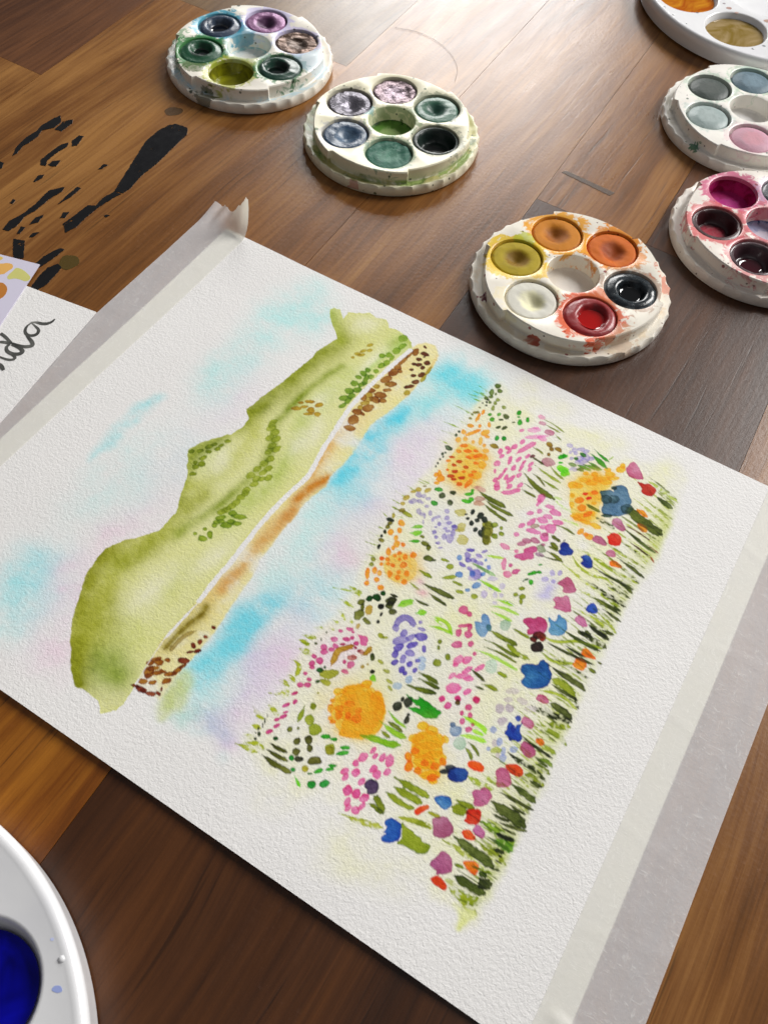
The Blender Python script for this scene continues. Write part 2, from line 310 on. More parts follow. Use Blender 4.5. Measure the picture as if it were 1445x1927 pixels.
OPS = '''e|C2E4EA|1||1|0.68|5027 -2451 383 1828 1074 -580
e|C2E4EA|1||1|0.68|4899 -3939 41 1516 961 -323
e|C2E4EA|1||1|0.68|4916 -6419 192 1601 921 -363
e|C2E4EA|1||1|0.68|5921 -2032 900 115 460 -1331
e|CDE8EA|1||1|0.47|5383 -7371 228 1780 1122 -430
e|CDE8EA|1||1|0.47|5440 -5750 418 1263 885 -522
e|CDE8EA|1||1|0.47|5747 -10380 330 1365 841 -362
e|CDE8EA|1||1|0.47|5844 -11694 583 1617 902 -450
p|AEDFE8|1||0.5|0.75|3307 -12581 3121 -11669 2833 -10908 2963 -10175 2897 -9497 3128 -9162 3296 -8590 3611 -8599 3621 -9294 3564 -10077 3556 -10957 3629 -11620 3358 -11937||0
e|C9E6EA|1||1|0.38|4311 -11316 347 1540 962 -393
e|C9E6EA|1||1|0.38|4727 -13217 552 1563 1201 -560
e|9FDCE4|1||1|0.72|5053 -16832 1128 233 539 -1144
e|9FDCE4|1||1|0.72|5310 -17468 789 504 787 -824
e|B9E3E8|1||1|0.38|5801 -17380 1289 823 1026 -1091
e|B9E3E8|1||1|0.38|5537 -18649 701 446 640 -654
e|E9CFDA|1||1|0.64|6688 -17481 1109 53 271 -1130
e|E9CFDA|1||1|0.64|7237 -18316 557 354 664 -717
e|E9CFDA|1||1|0.64|6341 -16354 -211 877 1137 44
e|E9CFDA|1||1|0.64|6577 -13436 383 1012 578 -276
e|E9CFDA|1||1|0.64|6090 -14372 341 906 576 -264
e|E6D3DE|1||1|0.38|6223 -6819 154 1113 892 -352
e|E6D3DE|1||1|0.38|5821 -8598 622 1022 782 -585
e|E6D3DE|1||1|0.38|6413 -12387 519 1399 590 -291
e|E6D3DE|1||1|0.38|5881 -10850 392 1096 813 -417
e|E6D3DE|1||1|0.38|7128 -18908 828 525 483 -512
e|D5E9EC|1||1|0.34|6819 -10516 72 1234 1256 -331
e|D5E9EC|1||1|0.34|5784 -13054 505 1380 788 -376
e|C4E6EC|2||1|0.64|12868 -2446 632 2078 1195 -728
e|C4E6EC|2||1|0.64|11931 -4894 104 2425 935 -238
e|C4E6EC|2||1|0.64|11876 -8852 302 2317 1162 -351
e|C4E6EC|2||1|0.64|11928 -10614 105 2243 1140 -216
e|C4E6EC|2||1|0.64|12238 -12349 475 2009 1247 -436
e|C4E6EC|2||1|0.64|13052 -12294 1187 759 636 -950
e|C4E6EC|2||1|0.64|12175 -16330 493 1390 1138 -432
e|C4E6EC|2||1|0.64|12144 -17355 473 999 777 -353
e|C4E6EC|2||1|0.64|11924 -3688 236 1943 840 -310
e|D9C9DE|2||1|0.51|12918 -6551 106 1819 1190 -284
e|D9C9DE|2||1|0.51|12899 -8714 89 1484 1152 -246
e|D9C9DE|2||1|0.51|12881 -10741 61 988 747 -142
e|D9C9DE|2||1|0.51|12895 -13304 304 1220 868 -294
e|D9C9DE|2||1|0.51|13162 -14874 86 1209 1036 -147
e|D9C9DE|2||1|0.51|13276 -16442 251 938 815 -240
e|D9C9DE|2||1|0.51|12665 -15608 156 995 1023 -222
e|D9C9DE|2||1|0.51|12972 -5095 191 1379 805 -287
e|E6CCDC|2||1|0.51|12555 -5942 191 866 593 -263
e|E6CCDC|2||1|0.51|12998 -10421 535 344 387 -601
e|E6CCDC|2||1|0.51|13578 -15029 128 751 678 -154
e|E6CCDC|2||1|0.51|13263 -17236 425 567 481 -327
e|E6CCDC|2||1|0.51|13104 -11083 605 388 327 -503
e|E6CCDC|2||1|0.51|13614 -17968 334 210 284 -378
e|60CEE6|2||1|0.81|11400 -6121 5 1448 498 -100
e|60CEE6|2||1|0.81|11408 -6690 160 769 601 -256
e|6ED2E6|2||1|0.68|11551 -4844 91 1307 462 -136
e|6ED2E6|2||1|0.68|11541 -7446 393 956 449 -280
e|6ED2E6|2||1|0.68|11228 -8199 385 939 373 -227
e|78D7EC|2||1|0.81|12686 -1772 870 115 207 -875
e|78D7EC|2||1|0.81|12154 -1800 490 324 314 -562
e|78D7EC|2||1|0.81|13323 -1989 635 -53 44 -514
e|8EDCEA|2||1|0.68|13410 -1932 423 659 455 -464
e|8EDCEA|2||1|0.68|12350 -3408 122 963 378 -142
e|6CD0E2|2||1|0.81|11932 -14029 215 775 455 -164
e|6CD0E2|2||1|0.81|11775 -14681 207 872 421 -132
e|6CD0E2|2||1|0.81|11729 -15465 72 848 389 -65
e|6CD0E2|2||1|0.81|12075 -13489 322 205 198 -278
e|8AD8E2|2||1|0.64|11631 -16159 116 819 418 -87
e|8AD8E2|2||1|0.64|11598 -15011 232 1182 598 -163
e|8AD8E2|2||1|0.64|11673 -16750 153 625 508 -144
e|A6DCE6|2||1|0.51|12171 -8262 546 815 430 -369
e|A6DCE6|2||1|0.51|13488 -12474 618 866 592 -467
e|A6DCE6|2||1|0.51|11597 -8767 758 129 120 -419
e|A6DCE6|2||1|0.51|12570 -12831 737 471 325 -472
p|C5CF86|2||0.35|0.8|11076 -18068 11006 -17475 11048 -16879 11455 -16683 11731 -17218 11846 -17701 11926 -17981 11651 -18019 11634 -18301 11563 -18538 11330 -18453||0
e|B9C470|2||1|0.51|11289 -17697 437 58 152 -615
p|B2D8CE|2||0.4|0.7|11634 -18301 11854 -17891 12087 -17490 12417 -17575 12464 -17971 12174 -18115 12275 -18394 12101 -18428 11850 -18165||0
e|BFC6DA|2||1|0.59|12789 -17535 602 245 223 -426
e|BFC6DA|2||1|0.59|13403 -17818 335 211 288 -381
e|BFC6DA|2||1|0.59|12786 -17921 336 211 197 -255
e|CBE2E6|2||1|0.51|13766 -18428 185 116 131 -173
e|CBE2E6|2||1|0.51|12643 -18201 268 168 139 -177
p|D8D892|3||0|1|6382 -1510 6461 -1313 6726 -1280 7125 -1655 7079 -1223 7437 -1056 7820 -764 8212 -859 8605 -668 8938 -1008 9388 -917 9783 -1035 10086 -1210 10244 -1478 10171 -1896 10033 -2648 9813 -3953 9716 -4644 9704 -5452 9794 -5996 9915 -6830 9919 -7404 10090 -8112 10159 -8455 10157 -8758 9952 -10018 9876 -11434 9966 -13095 9914 -13953 9988 -14753 9872 -16366 10144 -17899 10154 -18234 10237 -18577 10177 -18967 9855 -19266 9534 -19021 9135 -18976 8583 -19026 8141 -18658 7498 -18024 7081 -17493 6740 -16871 6317 -16022 6201 -15557 6166 -14861 6518 -14220 6936 -13754 7189 -13417 7250 -12925 7211 -12415 6897 -11759 6605 -11065 6131 -10466 5944 -10139 6087 -9733 6526 -9103 6825 -8791 6965 -8262 6926 -7845 6592 -7524 6662 -7114 6795 -6442 6997 -5460 7222 -3849 7164 -3688 7480 -2634 7107 -2297 6693 -1942|hill|0
s|858800|3|hill|0.8|1|8681 -18944 7499 -17831 6617 -16407 6328 -15310 6525 -14338|482|0|0
s|808A0C|3|hill|0.8|0.95|7615 -2647 7344 -3768 7103 -5613 6936 -7117 6908 -7887|545|0|0
s|949C22|3|hill|0.9|0.8|6908 -7887 6831 -8961 6154 -9973 6375 -10805 6971 -11763 7278 -12730 7150 -13566|334|0|0
s|B5B848|3|hill|1|0.8|7234 -13388 7033 -14255 6895 -15301 7306 -16420 8032 -17493|585|0|0
s|9AA02C|3|hill|0.9|0.85|7516 -11411 7555 -12930 7314 -14317 6984 -15007|407|0|0
s|7F9014|3|hill|0.5|0.85|7830 -13128 8295 -11818 8475 -10524 8570 -9378 8380 -8522 7943 -7504 7927 -6618 8007 -5489 8373 -3811|234|0|0
s|AFC05E|3|hill|1|0.7|8863 -11961 9078 -10399 9209 -8962 8938 -7729 8629 -6759 8759 -5150 8866 -3809|414|0|0
s|B8BC50|3|hill|1|0.7|7066 -11437 7416 -10674 7633 -9710 7553 -8633 7449 -7828|348|0|0
e|748C0E|3|hill|1|0.8|8973 -17946 582 368 593 -679
e|748C0E|3|hill|1|0.8|9398 -18189 495 313 448 -517
e|9A9E20|3|hill|1|0.7|7821 -17626 405 180 883 -1285
e|9A9E20|3|hill|1|0.7|7825 -16757 646 259 663 -1059
e|A2A83A|3|hill|1|0.5|7381 -2287 535 356 403 -620
e|A2A83A|3|hill|1|0.5|7444 -5388 209 1381 491 -206
e|A2A83A|3|hill|1|0.5|7747 -3235 147 968 457 -207
e|C9CC74|3|hill|1|0.5|8197 -1571 897 597 605 -964
e|A8C860|3|hill|1|0.8|9679 -1446 94 548 405 -198
e|A8C860|3|hill|1|0.8|9416 -3121 154 1122 223 -95
e|BFC765|3|hill|1|0.45|8898 -16727 318 747 1024 -451
e|BFC765|3|hill|1|0.45|8839 -14525 201 1040 563 -170
s|9AA81C|3|hill|0.2|0.55|6516 -1635 6965 -2042 7615 -2647|282|0|0
s|9DAE2C|3|hill|0.4|0.5|10161 -1296 9676 -1106 9450 -1768|173|0|0
s|D4DCA0|3|hill|0.4|0|7846 -13291 8387 -11938 8608 -10703 8864 -9461|58|0|0
p|7F9018|3|hill|0.15|0.45|5944 -10139 6102 -9752 6388 -9336 6823 -8821 7030 -9032 6840 -9611 6504 -10111 6692 -10599 6673 -10939 6263 -10602||0
p|C9C888|3|hill|0.5|0.5|9135 -18976 9534 -19021 9855 -19266 10177 -18967 10220 -18410 10129 -18229 9773 -18255 9226 -18600||0
e|EEE8C4|3|hill|1|0.85|7158 -9964 -89 772 380 -38
e|EEE8C4|3|hill|1|0.85|9307 -7053 -124 790 337 -13
e|EEE8C4|3|hill|1|0.85|9381 -13231 100 996 327 -78
e|EEE8C4|3|hill|1|0.85|8439 -15127 179 1212 491 -128
e|EEE8C4|3|hill|1|0.85|9088 -7775 1 577 318 -68
e|EEE8C4|3|hill|1|0.85|8120 -1448 539 359 276 -440
e|EEE8C4|3|hill|1|0.85|8706 -5802 63 785 306 -101
e|EEE8C4|3|hill|1|0.85|9271 -2889 133 981 224 -96
e|8A9822|3||0|1|6111 -10163 88 57 62 -79
e|8A9822|3||0|1|6332 -10000 75 121 83 -61
e|8A9822|3||0|1|6515 -9649 98 126 70 -60
e|8A9822|3||0|1|6804 -9573 85 108 73 -63
e|8A9822|3||0|1|6833 -9366 68 86 59 -51
e|8A9822|3||0|1|6915 -9085 83 85 58 -58
e|8A9822|3||0|1|6614 -10157 64 132 73 -46
e|8A9822|3||0|1|6615 -9834 87 57 53 -69
e|8A9822|3||0|1|6720 -10396 101 65 62 -80
e|8A9822|3||0|1|6609 -10627 83 54 69 -87
e|8A9822|3||0|1|6719 -10901 110 71 49 -62
e|8A9822|3||0|1|6495 -10481 74 48 49 -63
e|8A9822|3||0|1|6593 -9472 70 112 58 -43
e|9EAA38|3||0|1|7793 -7466 79 163 106 -73
e|9EAA38|3||0|1|7878 -7737 79 162 105 -72
e|9EAA38|3||0|1|8113 -7842 79 161 105 -72
e|9EAA38|3||0|1|8093 -8112 79 160 104 -71
e|9EAA38|3||0|1|8335 -8081 79 160 104 -71
e|9EAA38|3||0|1|8381 -8369 79 158 103 -70
e|9EAA38|3||0|1|8581 -8428 79 158 102 -70
e|9EAA38|3||0|1|8427 -8653 78 157 103 -69
e|9EAA38|3||0|1|8645 -8885 78 156 102 -68
e|9EAA38|3||0|1|8587 -9169 78 155 101 -67
e|9EAA38|3||0|1|8849 -9244 78 154 100 -67
e|9EAA38|3||0|1|8791 -9524 78 153 100 -66
e|9EAA38|3||0|1|9050 -9598 78 152 99 -66
e|9EAA38|3||0|1|8764 -9844 77 152 100 -65
e|9EAA38|3||0|1|8812 -10051 77 151 99 -65
e|9EAA38|3||0|1|8499 -9835 77 152 100 -66
e|9EAA38|3||0|1|8904 -9752 77 152 100 -66
e|9EAA38|3||0|1|8525 -9515 77 153 101 -67
e|9EAA38|3||0|1|7820 -7579 79 162 106 -73
e|9EAA38|3||0|1|8768 -10553 76 149 99 -63
e|9EAA38|3||0|1|8718 -10761 76 148 98 -63
e|9EAA38|3||0|1|8744 -10451 76 149 99 -64
e|9EAA38|3||0|1|8725 -11046 76 147 98 -62
e|9EAA38|3||0|1|8675 -11252 75 146 98 -62
e|9EAA38|3||0|1|8625 -11456 75 145 98 -61
e|9EAA38|3||0|1|8546 -11621 75 145 98 -61
e|7E9620|3||0|1|8900 -11450 110 71 62 -83
e|7E9620|3||0|1|9173 -11444 214 109 60 -94
e|7E9620|3||0|1|9012 -11969 153 99 73 -97
e|7E9620|3||0|1|9063 -11769 101 65 62 -83
e|7E9620|3||0|1|9275 -11716 139 89 53 -72
e|7E9620|3||0|1|8657 -11833 124 152 80 -67
e|7E9620|3||0|1|8656 -12031 106 68 57 -74
e|7E9620|3||0|1|8660 -12169 65 42 57 -74
e|7E9620|3||0|1|8490 -12473 54 35 39 -50
e|7E9620|3||0|1|8753 -12552 78 50 87 -113
e|7E9620|3||0|1|8634 -12821 133 85 71 -91
e|7E9620|3||0|1|8319 -12804 45 29 36 -46
e|7E9620|3||0|1|8743 -11947 101 65 51 -67
e|B8922A|3||0|1|8144 -6473 133 87 46 -66
e|B8922A|3||0|1|8380 -5912 148 97 46 -67
e|B8922A|3||0|1|8764 -5884 76 122 81 -68
e|B8922A|3||0|1|8636 -6250 112 73 72 -106
e|B8922A|3||0|1|8637 -6450 155 102 40 -59
e|B8922A|3||0|1|8967 -6267 99 65 60 -89
e|B8922A|3||0|1|8114 -6155 89 59 33 -48
e|B8922A|3||0|1|8337 -6245 106 70 30 -44
e|B8A23A|3||0|1|8756 -2218 86 114 64 -68
e|B8A23A|3||0|1|8707 -2624 69 115 56 -51
e|B8A23A|3||0|1|8905 -2455 100 67 43 -69
e|B8A23A|3||0|1|8594 -2883 101 67 40 -62
e|B8A23A|3||0|1|8763 -2845 100 105 50 -60
e|B8A23A|3||0|1|8538 -3141 75 49 35 -55
e|6E9028|3||0|1|9396 -3372 119 16 29 -97
e|6E9028|3||0|1|9338 -3625 140 -64 -19 -113
e|6E9028|3||0|1|9280 -3877 116 43 39 -86
e|6E9028|3||0|1|9305 -4214 133 88 75 -118
e|6E9028|3||0|1|9572 -3826 111 16 71 -241
e|6E9028|3||0|1|9564 -4113 77 124 84 -76
e|6E9028|3||0|1|9587 -4446 127 84 67 -105
e|6E9028|3||0|1|9335 -4682 145 95 73 -113
e|6E9028|3||0|1|9535 -4826 88 141 92 -81
e|6E9028|3||0|1|9353 -5083 135 140 85 -99
e|6E9028|3||0|1|9565 -5081 29 161 98 -43
e|6E9028|3||0|1|9516 -5418 71 144 77 -58
e|6E9028|3||0|1|9666 -3587 102 67 67 -108
e|8CA83A|3||0|1|9677 -3258 101 67 64 -103
e|8CA83A|3||0|1|9693 -2887 51 138 102 -69
e|8CA83A|3||0|1|9788 -2643 51 138 96 -66
e|8CA83A|3||0|1|9852 -2345 26 147 86 -41
e|8CA83A|3||0|1|9801 -1898 81 134 104 -98
e|8CA83A|3||0|1|9869 -1555 49 184 94 -56
e|8CA83A|3||0|1|9679 -1190 70 193 136 -96
e|8CA83A|3||0|1|9460 -2420 113 75 62 -101
e|8CA83A|3||0|1|9659 -2252 108 72 72 -118
p|EADCA2|4||0.12|1|10261 -1466 10307 -1165 10568 -890 10988 -849 11308 -1242 11468 -1863 11416 -2609 11338 -3578 11162 -4434 10872 -5498 10969 -6287 11047 -7067 10976 -7813 10870 -8350 11025 -8791 10770 -9725 10792 -10411 10723 -11115 10792 -11962 10789 -12447 10904 -12968 10977 -13804 11032 -14625 11076 -15299 11039 -16472 10998 -17156 11060 -17999 10816 -18054 10320 -18109 10115 -18038 9872 -16366 9988 -14753 9914 -13953 9966 -13095 9876 -11434 9952 -10018 10157 -8758 10090 -8112 9919 -7404 9915 -6830 9794 -5996 9704 -5452 9716 -4644 9813 -3953 10033 -2648|shore|0
s|D9A35A|4|shore|0.8|0.8|9930 -6204 10103 -7540 10221 -8580|290|0|0
s|C9852C|4|shore|0.7|0.95|10876 -8428 10619 -9000 10460 -9768|272|0|0
s|CF9240|4|shore|0.9|0.8|10631 -10180 10399 -11599 10399 -12817 10400 -13989|261|0|0
e|C98838|4|shore|1|0.6|10522 -10508 95 460 271 -99
e|C98838|4|shore|1|0.6|10311 -13582 45 394 225 -53
e|DDBE7A|4|shore|1|0.5|10254 -2893 147 1500 442 -164
e|DDBE7A|4|shore|1|0.5|10262 -5986 22 1169 425 -101
e|DDBE7A|4|shore|1|0.5|10276 -11428 129 1165 388 -102
e|DDBE7A|4|shore|1|0.5|10225 -14329 146 686 366 -114
e|C3B24E|4|shore|1|0.5|10288 -16059 73 1185 469 -73
e|C3B24E|4|shore|1|0.5|10257 -15207 80 684 292 -63
s|E2C98C|4|shore|0.6|0.6|11308 -1242 11436 -2436 11254 -3757|73|0|0
e|8E5A22|4||0|1|10311 -1746 5 249 97 -28
e|8E5A22|4||0|1|10269 -2179 29 299 121 -46
e|8E5A22|4||0|1|10266 -2581 162 22 37 -134
e|8E5A22|4||0|1|10267 -2941 156 103 92 -152
e|8E5A22|4||0|1|10467 -2737 98 -7 10 -78
e|8E5A22|4||0|1|10222 -3398 127 205 111 -102
e|8E5A22|4||0|1|10497 -3498 164 108 76 -125
e|8E5A22|4||0|1|10535 -3823 131 86 48 -79
e|8E5A22|4||0|1|10042 -4147 180 68 47 -105
e|8E5A22|4||0|1|10428 -4170 223 84 60 -136
e|8E5A22|4||0|1|10379 -4477 209 30 40 -138
e|8E5A22|4||0|1|10654 -4365 119 78 57 -92
e|8E5A22|4||0|1|9942 -4627 131 -86 -48 -126
e|8E5A22|4||0|1|10384 -4950 109 173 121 -108
e|8E5A22|4||0|1|10153 -5337 205 31 38 -129
e|8E5A22|4||0|1|10347 -5310 100 -25 -2 -76
e|8E5A22|4||0|1|10199 -5739 122 192 151 -132
e|8E5A22|4||0|1|10296 -6136 188 71 52 -113
e|8E5A22|4||0|1|10479 -1523 59 160 116 -82
e|A88C34|4||0|1|10101 -3899 112 74 64 -104
e|A88C34|4||0|1|10149 -4491 114 75 111 -177
e|A88C34|4||0|1|10170 -4820 155 102 52 -82
e|A88C34|4||0|1|10107 -5098 74 49 51 -80
e|A88C34|4||0|1|10383 -3573 80 53 52 -86
e|A88C34|4||0|1|10256 -1930 78 52 68 -114
e|5E2E14|4||0|1|10657 -1107 85 -25 -1 -55
e|5E2E14|4||0|1|10835 -1435 168 41 34 -102
e|5E2E14|4||0|1|10799 -1791 95 63 51 -87
e|5E2E14|4||0|1|11163 -1769 106 70 59 -102
e|5E2E14|4||0|1|10740 -2107 83 55 38 -64
e|5E2E14|4||0|1|10909 -2046 97 64 52 -89
e|5E2E14|4||0|1|11116 -2106 81 54 47 -82
e|5E2E14|4||0|1|10816 -2419 81 54 35 -59
e|5E2E14|4||0|1|11026 -2639 88 58 43 -73
e|5E2E14|4||0|1|11252 -2433 75 120 79 -76
e|5E2E14|4||0|1|11240 -2868 111 73 47 -81
e|5E2E14|4||0|1|11136 -3232 124 128 49 -62
e|5E2E14|4||0|1|10893 -1582 32 21 19 -33
e|B0A040|4||0|1|11240 -3497 112 73 56 -94
e|B0A040|4||0|1|11419 -2537 8 231 74 -21
e|B0A040|4||0|1|11394 -2124 8 229 77 -22
s|8A7A0C|4||0.12|0.85|10317 -14804 10374 -15128 10241 -15451 10175 -15807 10131 -16184 10112 -16541|149|0.1|0
s|96860E|4||0|0.6|10405 -14868 10251 -15366 10151 -16017 10123 -16649|65|0.2|0
s|8A700C|4||0|0.75|10580 -15588 10375 -15913 10305 -16305 10315 -16603|79|0.15|0
e|8E5208|4||0|1|10056 -17218 70 98 64 -41
e|8E5208|4||0|1|10236 -17066 124 79 86 -105
e|8E5208|4||0|1|10421 -16874 101 21 26 -71
e|8E5208|4||0|1|10125 -17024 150 141 54 -48
e|8E5208|4||0|1|10208 -17492 149 7 31 -179
e|8E5208|4||0|1|10252 -17317 124 116 52 -46
e|8E5208|4||0|1|10451 -17375 142 90 48 -59
e|8E5208|4||0|1|10795 -17194 125 117 48 -43
e|8E5208|4||0|1|10915 -16971 25 193 68 -13
e|8E5208|4||0|1|10962 -16793 47 104 45 -21
e|8E5208|4||0|1|10536 -17247 124 27 20 -54
e|8E5208|4||0|1|10263 -17604 86 54 48 -58
e|8E5208|4||0|1|10255 -17821 112 70 56 -67
e|8E5208|4||0|1|10534 -17681 102 95 62 -55
e|8E5208|4||0|1|10848 -17446 88 121 78 -50
e|6E2404|4||0|1|10163 -18049 133 41 22 -47
e|6E2404|4||0|1|10343 -18061 160 9 15 -87
e|6E2404|4||0|1|10459 -18042 79 50 47 -57
e|6E2404|4||0|1|10723 -18000 129 66 41 -59
e|6E2404|4||0|1|10898 -17872 87 -9 -2 -53
e|6E2404|4||0|1|10889 -17716 32 13 37 -65
e|6E2404|4||0|1|10868 -16629 138 70 51 -76
e|6E2404|4||0|1|11026 -16133 75 71 47 -43
e|6E2404|4||0|1|10802 -16066 102 -48 -29 -65
e|6E2404|4||0|1|10916 -15847 70 -9 -3 -78
e|6E2404|4||0|1|10953 -15616 60 12 14 -42
e|6E2404|4||0|1|10968 -15224 90 3 10 -67
e|6E2404|4||0|1|10849 -16294 75 70 28 -26
s|W|0||0|1|10251 -1574 10088 -2414 9871 -3851 9787 -5245 9876 -6121 9977 -7280 10132 -8140 10231 -8764 10019 -10080 9954 -11510 10020 -13108 9970 -13940 10005 -14720|92|0.02|0
s|W|0||0|1|10011 -14671 9898 -16371|45|0.25|0
s|W|0||0|0.6|9892 -16311 9969 -17107 10100 -17846|19|0.1|0
s|W|0||0|1|10172 -8336 10231 -8764 10144 -9308|95|0.3|0
s|W|0||0|1|10100 -17846 10120 -17995|29|0|0
p|EFF0CE|5||0.45|0.95|14031 -1109 14460 -1398 15154 -1721 16039 -1904 17173 -1462 18424 -1300 19040 -1715 20069 -1618 20913 -1352 21499 -971 21879 -1423 21907 -2307 22104 -5015 21923 -7595 22019 -10723 22022 -12690 22157 -15317 22280 -17541 22123 -17872 22191 -18369 21982 -18680 21840 -18662 21820 -18323 21469 -18199 20905 -18391 20391 -18235 19622 -18390 18825 -18232 18010 -18069 17515 -17864 16792 -17880 16229 -18144 15447 -18101 14652 -18056 14216 -17777 13966 -17597 14086 -17008 13965 -16008 13889 -15040 13852 -13795 14167 -12717 14061 -11649 13860 -10598 13586 -9296 13607 -8257 13696 -6733 13707 -5191 13779 -3684 13769 -2166|meadow|0
e|E5EAB6|5||1|0.55|14393 -9028 735 1623 1006 -630
e|E5EAB6|5||1|0.55|16844 -3998 966 1405 907 -956
e|E5EAB6|5||1|0.55|15017 -2574 852 558 456 -888
e|E5EAB6|5||1|0.55|20525 -6078 1226 -63 -44 -1885
e|E5EAB6|5||1|0.55|20465 -12108 1030 1882 1327 -852
e|E5EAB6|5||1|0.55|17871 -10803 1472 937 778 -1433
e|E5EAB6|5||1|0.55|16189 -13997 1269 802 712 -1144
e|E5EAB6|5||1|0.55|15534 -17136 802 503 438 -637
e|E5EAB6|5||1|0.55|20035 -15769 1192 744 430 -773
e|E5EAB6|5||1|0.55|19960 -17194 1298 294 91 -567
e|E5EAB6|5||1|0.55|21084 -1522 601 390 226 -574
e|E5EAB6|5||1|0.55|18674 -1372 770 103 70 -501
e|EFE6C8|5||1|0.7|18317 -18548 867 202 136 -680
e|EFE6C8|5||1|0.7|15883 -18184 1034 327 175 -498
e|EFE6C8|5||1|0.7|19119 -18703 1147 171 49 -547
e|EFE6C8|5||1|0.7|15120 -963 523 344 350 -704
e|EFE6C8|5||1|0.7|16331 -1103 797 104 109 -616
e|F4EBDF|5||1|0.4|16397 -18388 1134 467 178 -397
e|F1DFE6|5||1|0.6|16597 -4158 990 644 617 -1239
e|F1DFE6|5||1|0.6|17739 -16487 931 583 555 -892
e|F1DFE6|5||1|0.6|14964 -13942 854 541 476 -732
e|F1DFE6|5||1|0.6|18673 -12631 643 128 259 -1513
e|F1DFE6|5||1|0.6|18102 -6131 951 613 558 -1144
e|E4E4EE|5||1|0.6|17013 -12432 719 456 618 -1061
e|E4E4EE|5||1|0.6|15242 -7719 787 508 622 -1106
e|E4E4EE|5||1|0.6|17059 -8546 768 492 473 -885
e|E4E4EE|5||1|0.6|20637 -13177 691 434 436 -857
s|C4CC74|5|meadow|0.7|0.5|21850 -2531 22041 -5056 21848 -7597 21947 -10727 21953 -12696 22059 -15292 22124 -17559|466|0|0
s|A3B84E|6||0|1|13425 -1681 13887 -1745|51|0.6|1
s|A3B84E|6||0|1|13260 -2026 13854 -1975|51|0.6|1
s|A3B84E|6||0|1|13175 -2265 13790 -2147|51|0.6|1
s|A3B84E|6||0|1|13291 -2371 13804 -2318|51|0.6|1
s|A3B84E|6||0|1|13008 -3022 13793 -3014|50|0.6|1
s|A3B84E|6||0|1|13254 -3013 13890 -3052|50|0.6|1
s|A3B84E|6||0|1|13205 -3551 13941 -3568|49|0.6|1
s|A3B84E|6||0|1|13075 -3936 13683 -3861|49|0.6|1
s|A3B84E|6||0|1|13223 -4334 13703 -4241|48|0.6|1
s|A3B84E|6||0|1|13286 -4780 13782 -4722|48|0.6|1
s|A3B84E|6||0|1|13377 -2028 13745 -1916|51|0.6|1
s|74821E|186||0|0.9|20628 -2007 21251 -2154 21877 -2381|42|0.3|1
s|8E9C28|186||0|0.9|20906 -2303 21427 -2467 21913 -2607|34|0.3|1
s|8E9C28|186||0|0.9|21047 -2426 21493 -2558 21953 -2727|49|0.3|1
s|BCC660|186||0|0.9|19641 -2237 20793 -2535 21904 -2916|41|0.3|1
s|A8B43C|186||0|0.9|21352 -2813 21684 -2906 21983 -2996|44|0.3|1
s|9AA838|186||0|0.9|20695 -3054 21385 -3101 22042 -3269|43|0.3|1
s|AEBA44|186||0|0.9|20561 -2867 21294 -3138 22032 -3386|36|0.3|1
s|B4BE50|186||0|0.9|20416 -3170 21229 -3364 21972 -3605|48|0.3|1
s|B4BE50|186||0|0.9|21037 -3406 21523 -3515 22066 -3669|40|0.3|1
s|9AA630|186||0|0.9|20624 -3473 21307 -3703 22015 -3927|31|0.3|1
s|6A7618|186||0|0.9|20927 -3926 21484 -3968 22015 -4128|25|0.3|1
s|A8B43C|186||0|0.9|20558 -3949 21272 -4076 22059 -4232|25|0.3|1
s|74821E|186||0|0.9|19839 -4021 20936 -4215 22026 -4380|45|0.3|1
s|A8B43C|186||0|0.9|21070 -4373 21589 -4395 22107 -4512|23|0.3|1
s|BCC660|186||0|0.9|19981 -4178 21010 -4377 22106 -4660|44|0.3|1
s|B4BE50|186||0|0.9|19813 -4386 20917 -4592 22028 -4869|25|0.3|1
s|BCC660|186||0|0.9|19761 -4730 20902 -4860 22032 -5054|38|0.3|1
s|9AA630|186||0|0.9|20348 -4738 21202 -4978 22047 -5185|23|0.3|1
s|B4BE50|186||0|0.9|19822 -4900 20915 -5077 22016 -5355|29|0.3|1
s|BCC660|186||0|0.9|20978 -5245 21467 -5296 21982 -5467|29|0.3|1
s|74821E|186||0|0.9|19934 -5375 21000 -5521 22010 -5647|35|0.3|1
s|8E9C28|186||0|0.9|20792 -5661 21391 -5724 21960 -5835|32|0.3|1
s|9AA838|186||0|0.9|20586 -5575 21232 -5743 21957 -5986|33|0.3|1
s|8E9C28|186||0|0.9|19700 -5779 20825 -5912 21909 -6164|24|0.3|1
s|9AA838|186||0|0.9|19872 -5704 20887 -5972 21940 -6212|41|0.3|1
s|8E9C28|186||0|0.9|20675 -6211 21281 -6289 21925 -6446|36|0.3|1
s|74821E|186||0|0.9|21328 -6383 21615 -6496 21946 -6567|39|0.3|1
s|A8B43C|186||0|0.9|20148 -6369 21015 -6563 21900 -6726|35|0.3|1
s|6A7618|186||0|0.9|20926 -6698 21372 -6742 21871 -6859|33|0.3|1
s|B4BE50|186||0|0.9|19794 -6405 20838 -6703 21857 -6986|30|0.3|1
s|B4BE50|186||0|0.9|20335 -6868 21106 -6966 21893 -7125|26|0.3|1
s|8E9C28|186||0|0.9|20912 -6982 21441 -7131 21901 -7277|24|0.3|1
s|9AA630|186||0|0.9|20183 -7131 21040 -7259 21888 -7475|41|0.3|1
s|AEBA44|186||0|0.9|20267 -7106 21066 -7339 21912 -7577|37|0.3|1
s|B4BE50|186||0|0.9|20155 -7547 21004 -7693 21844 -7817|28|0.3|1
s|74821E|186||0|0.9|20778 -7653 21283 -7737 21847 -7910|31|0.3|1
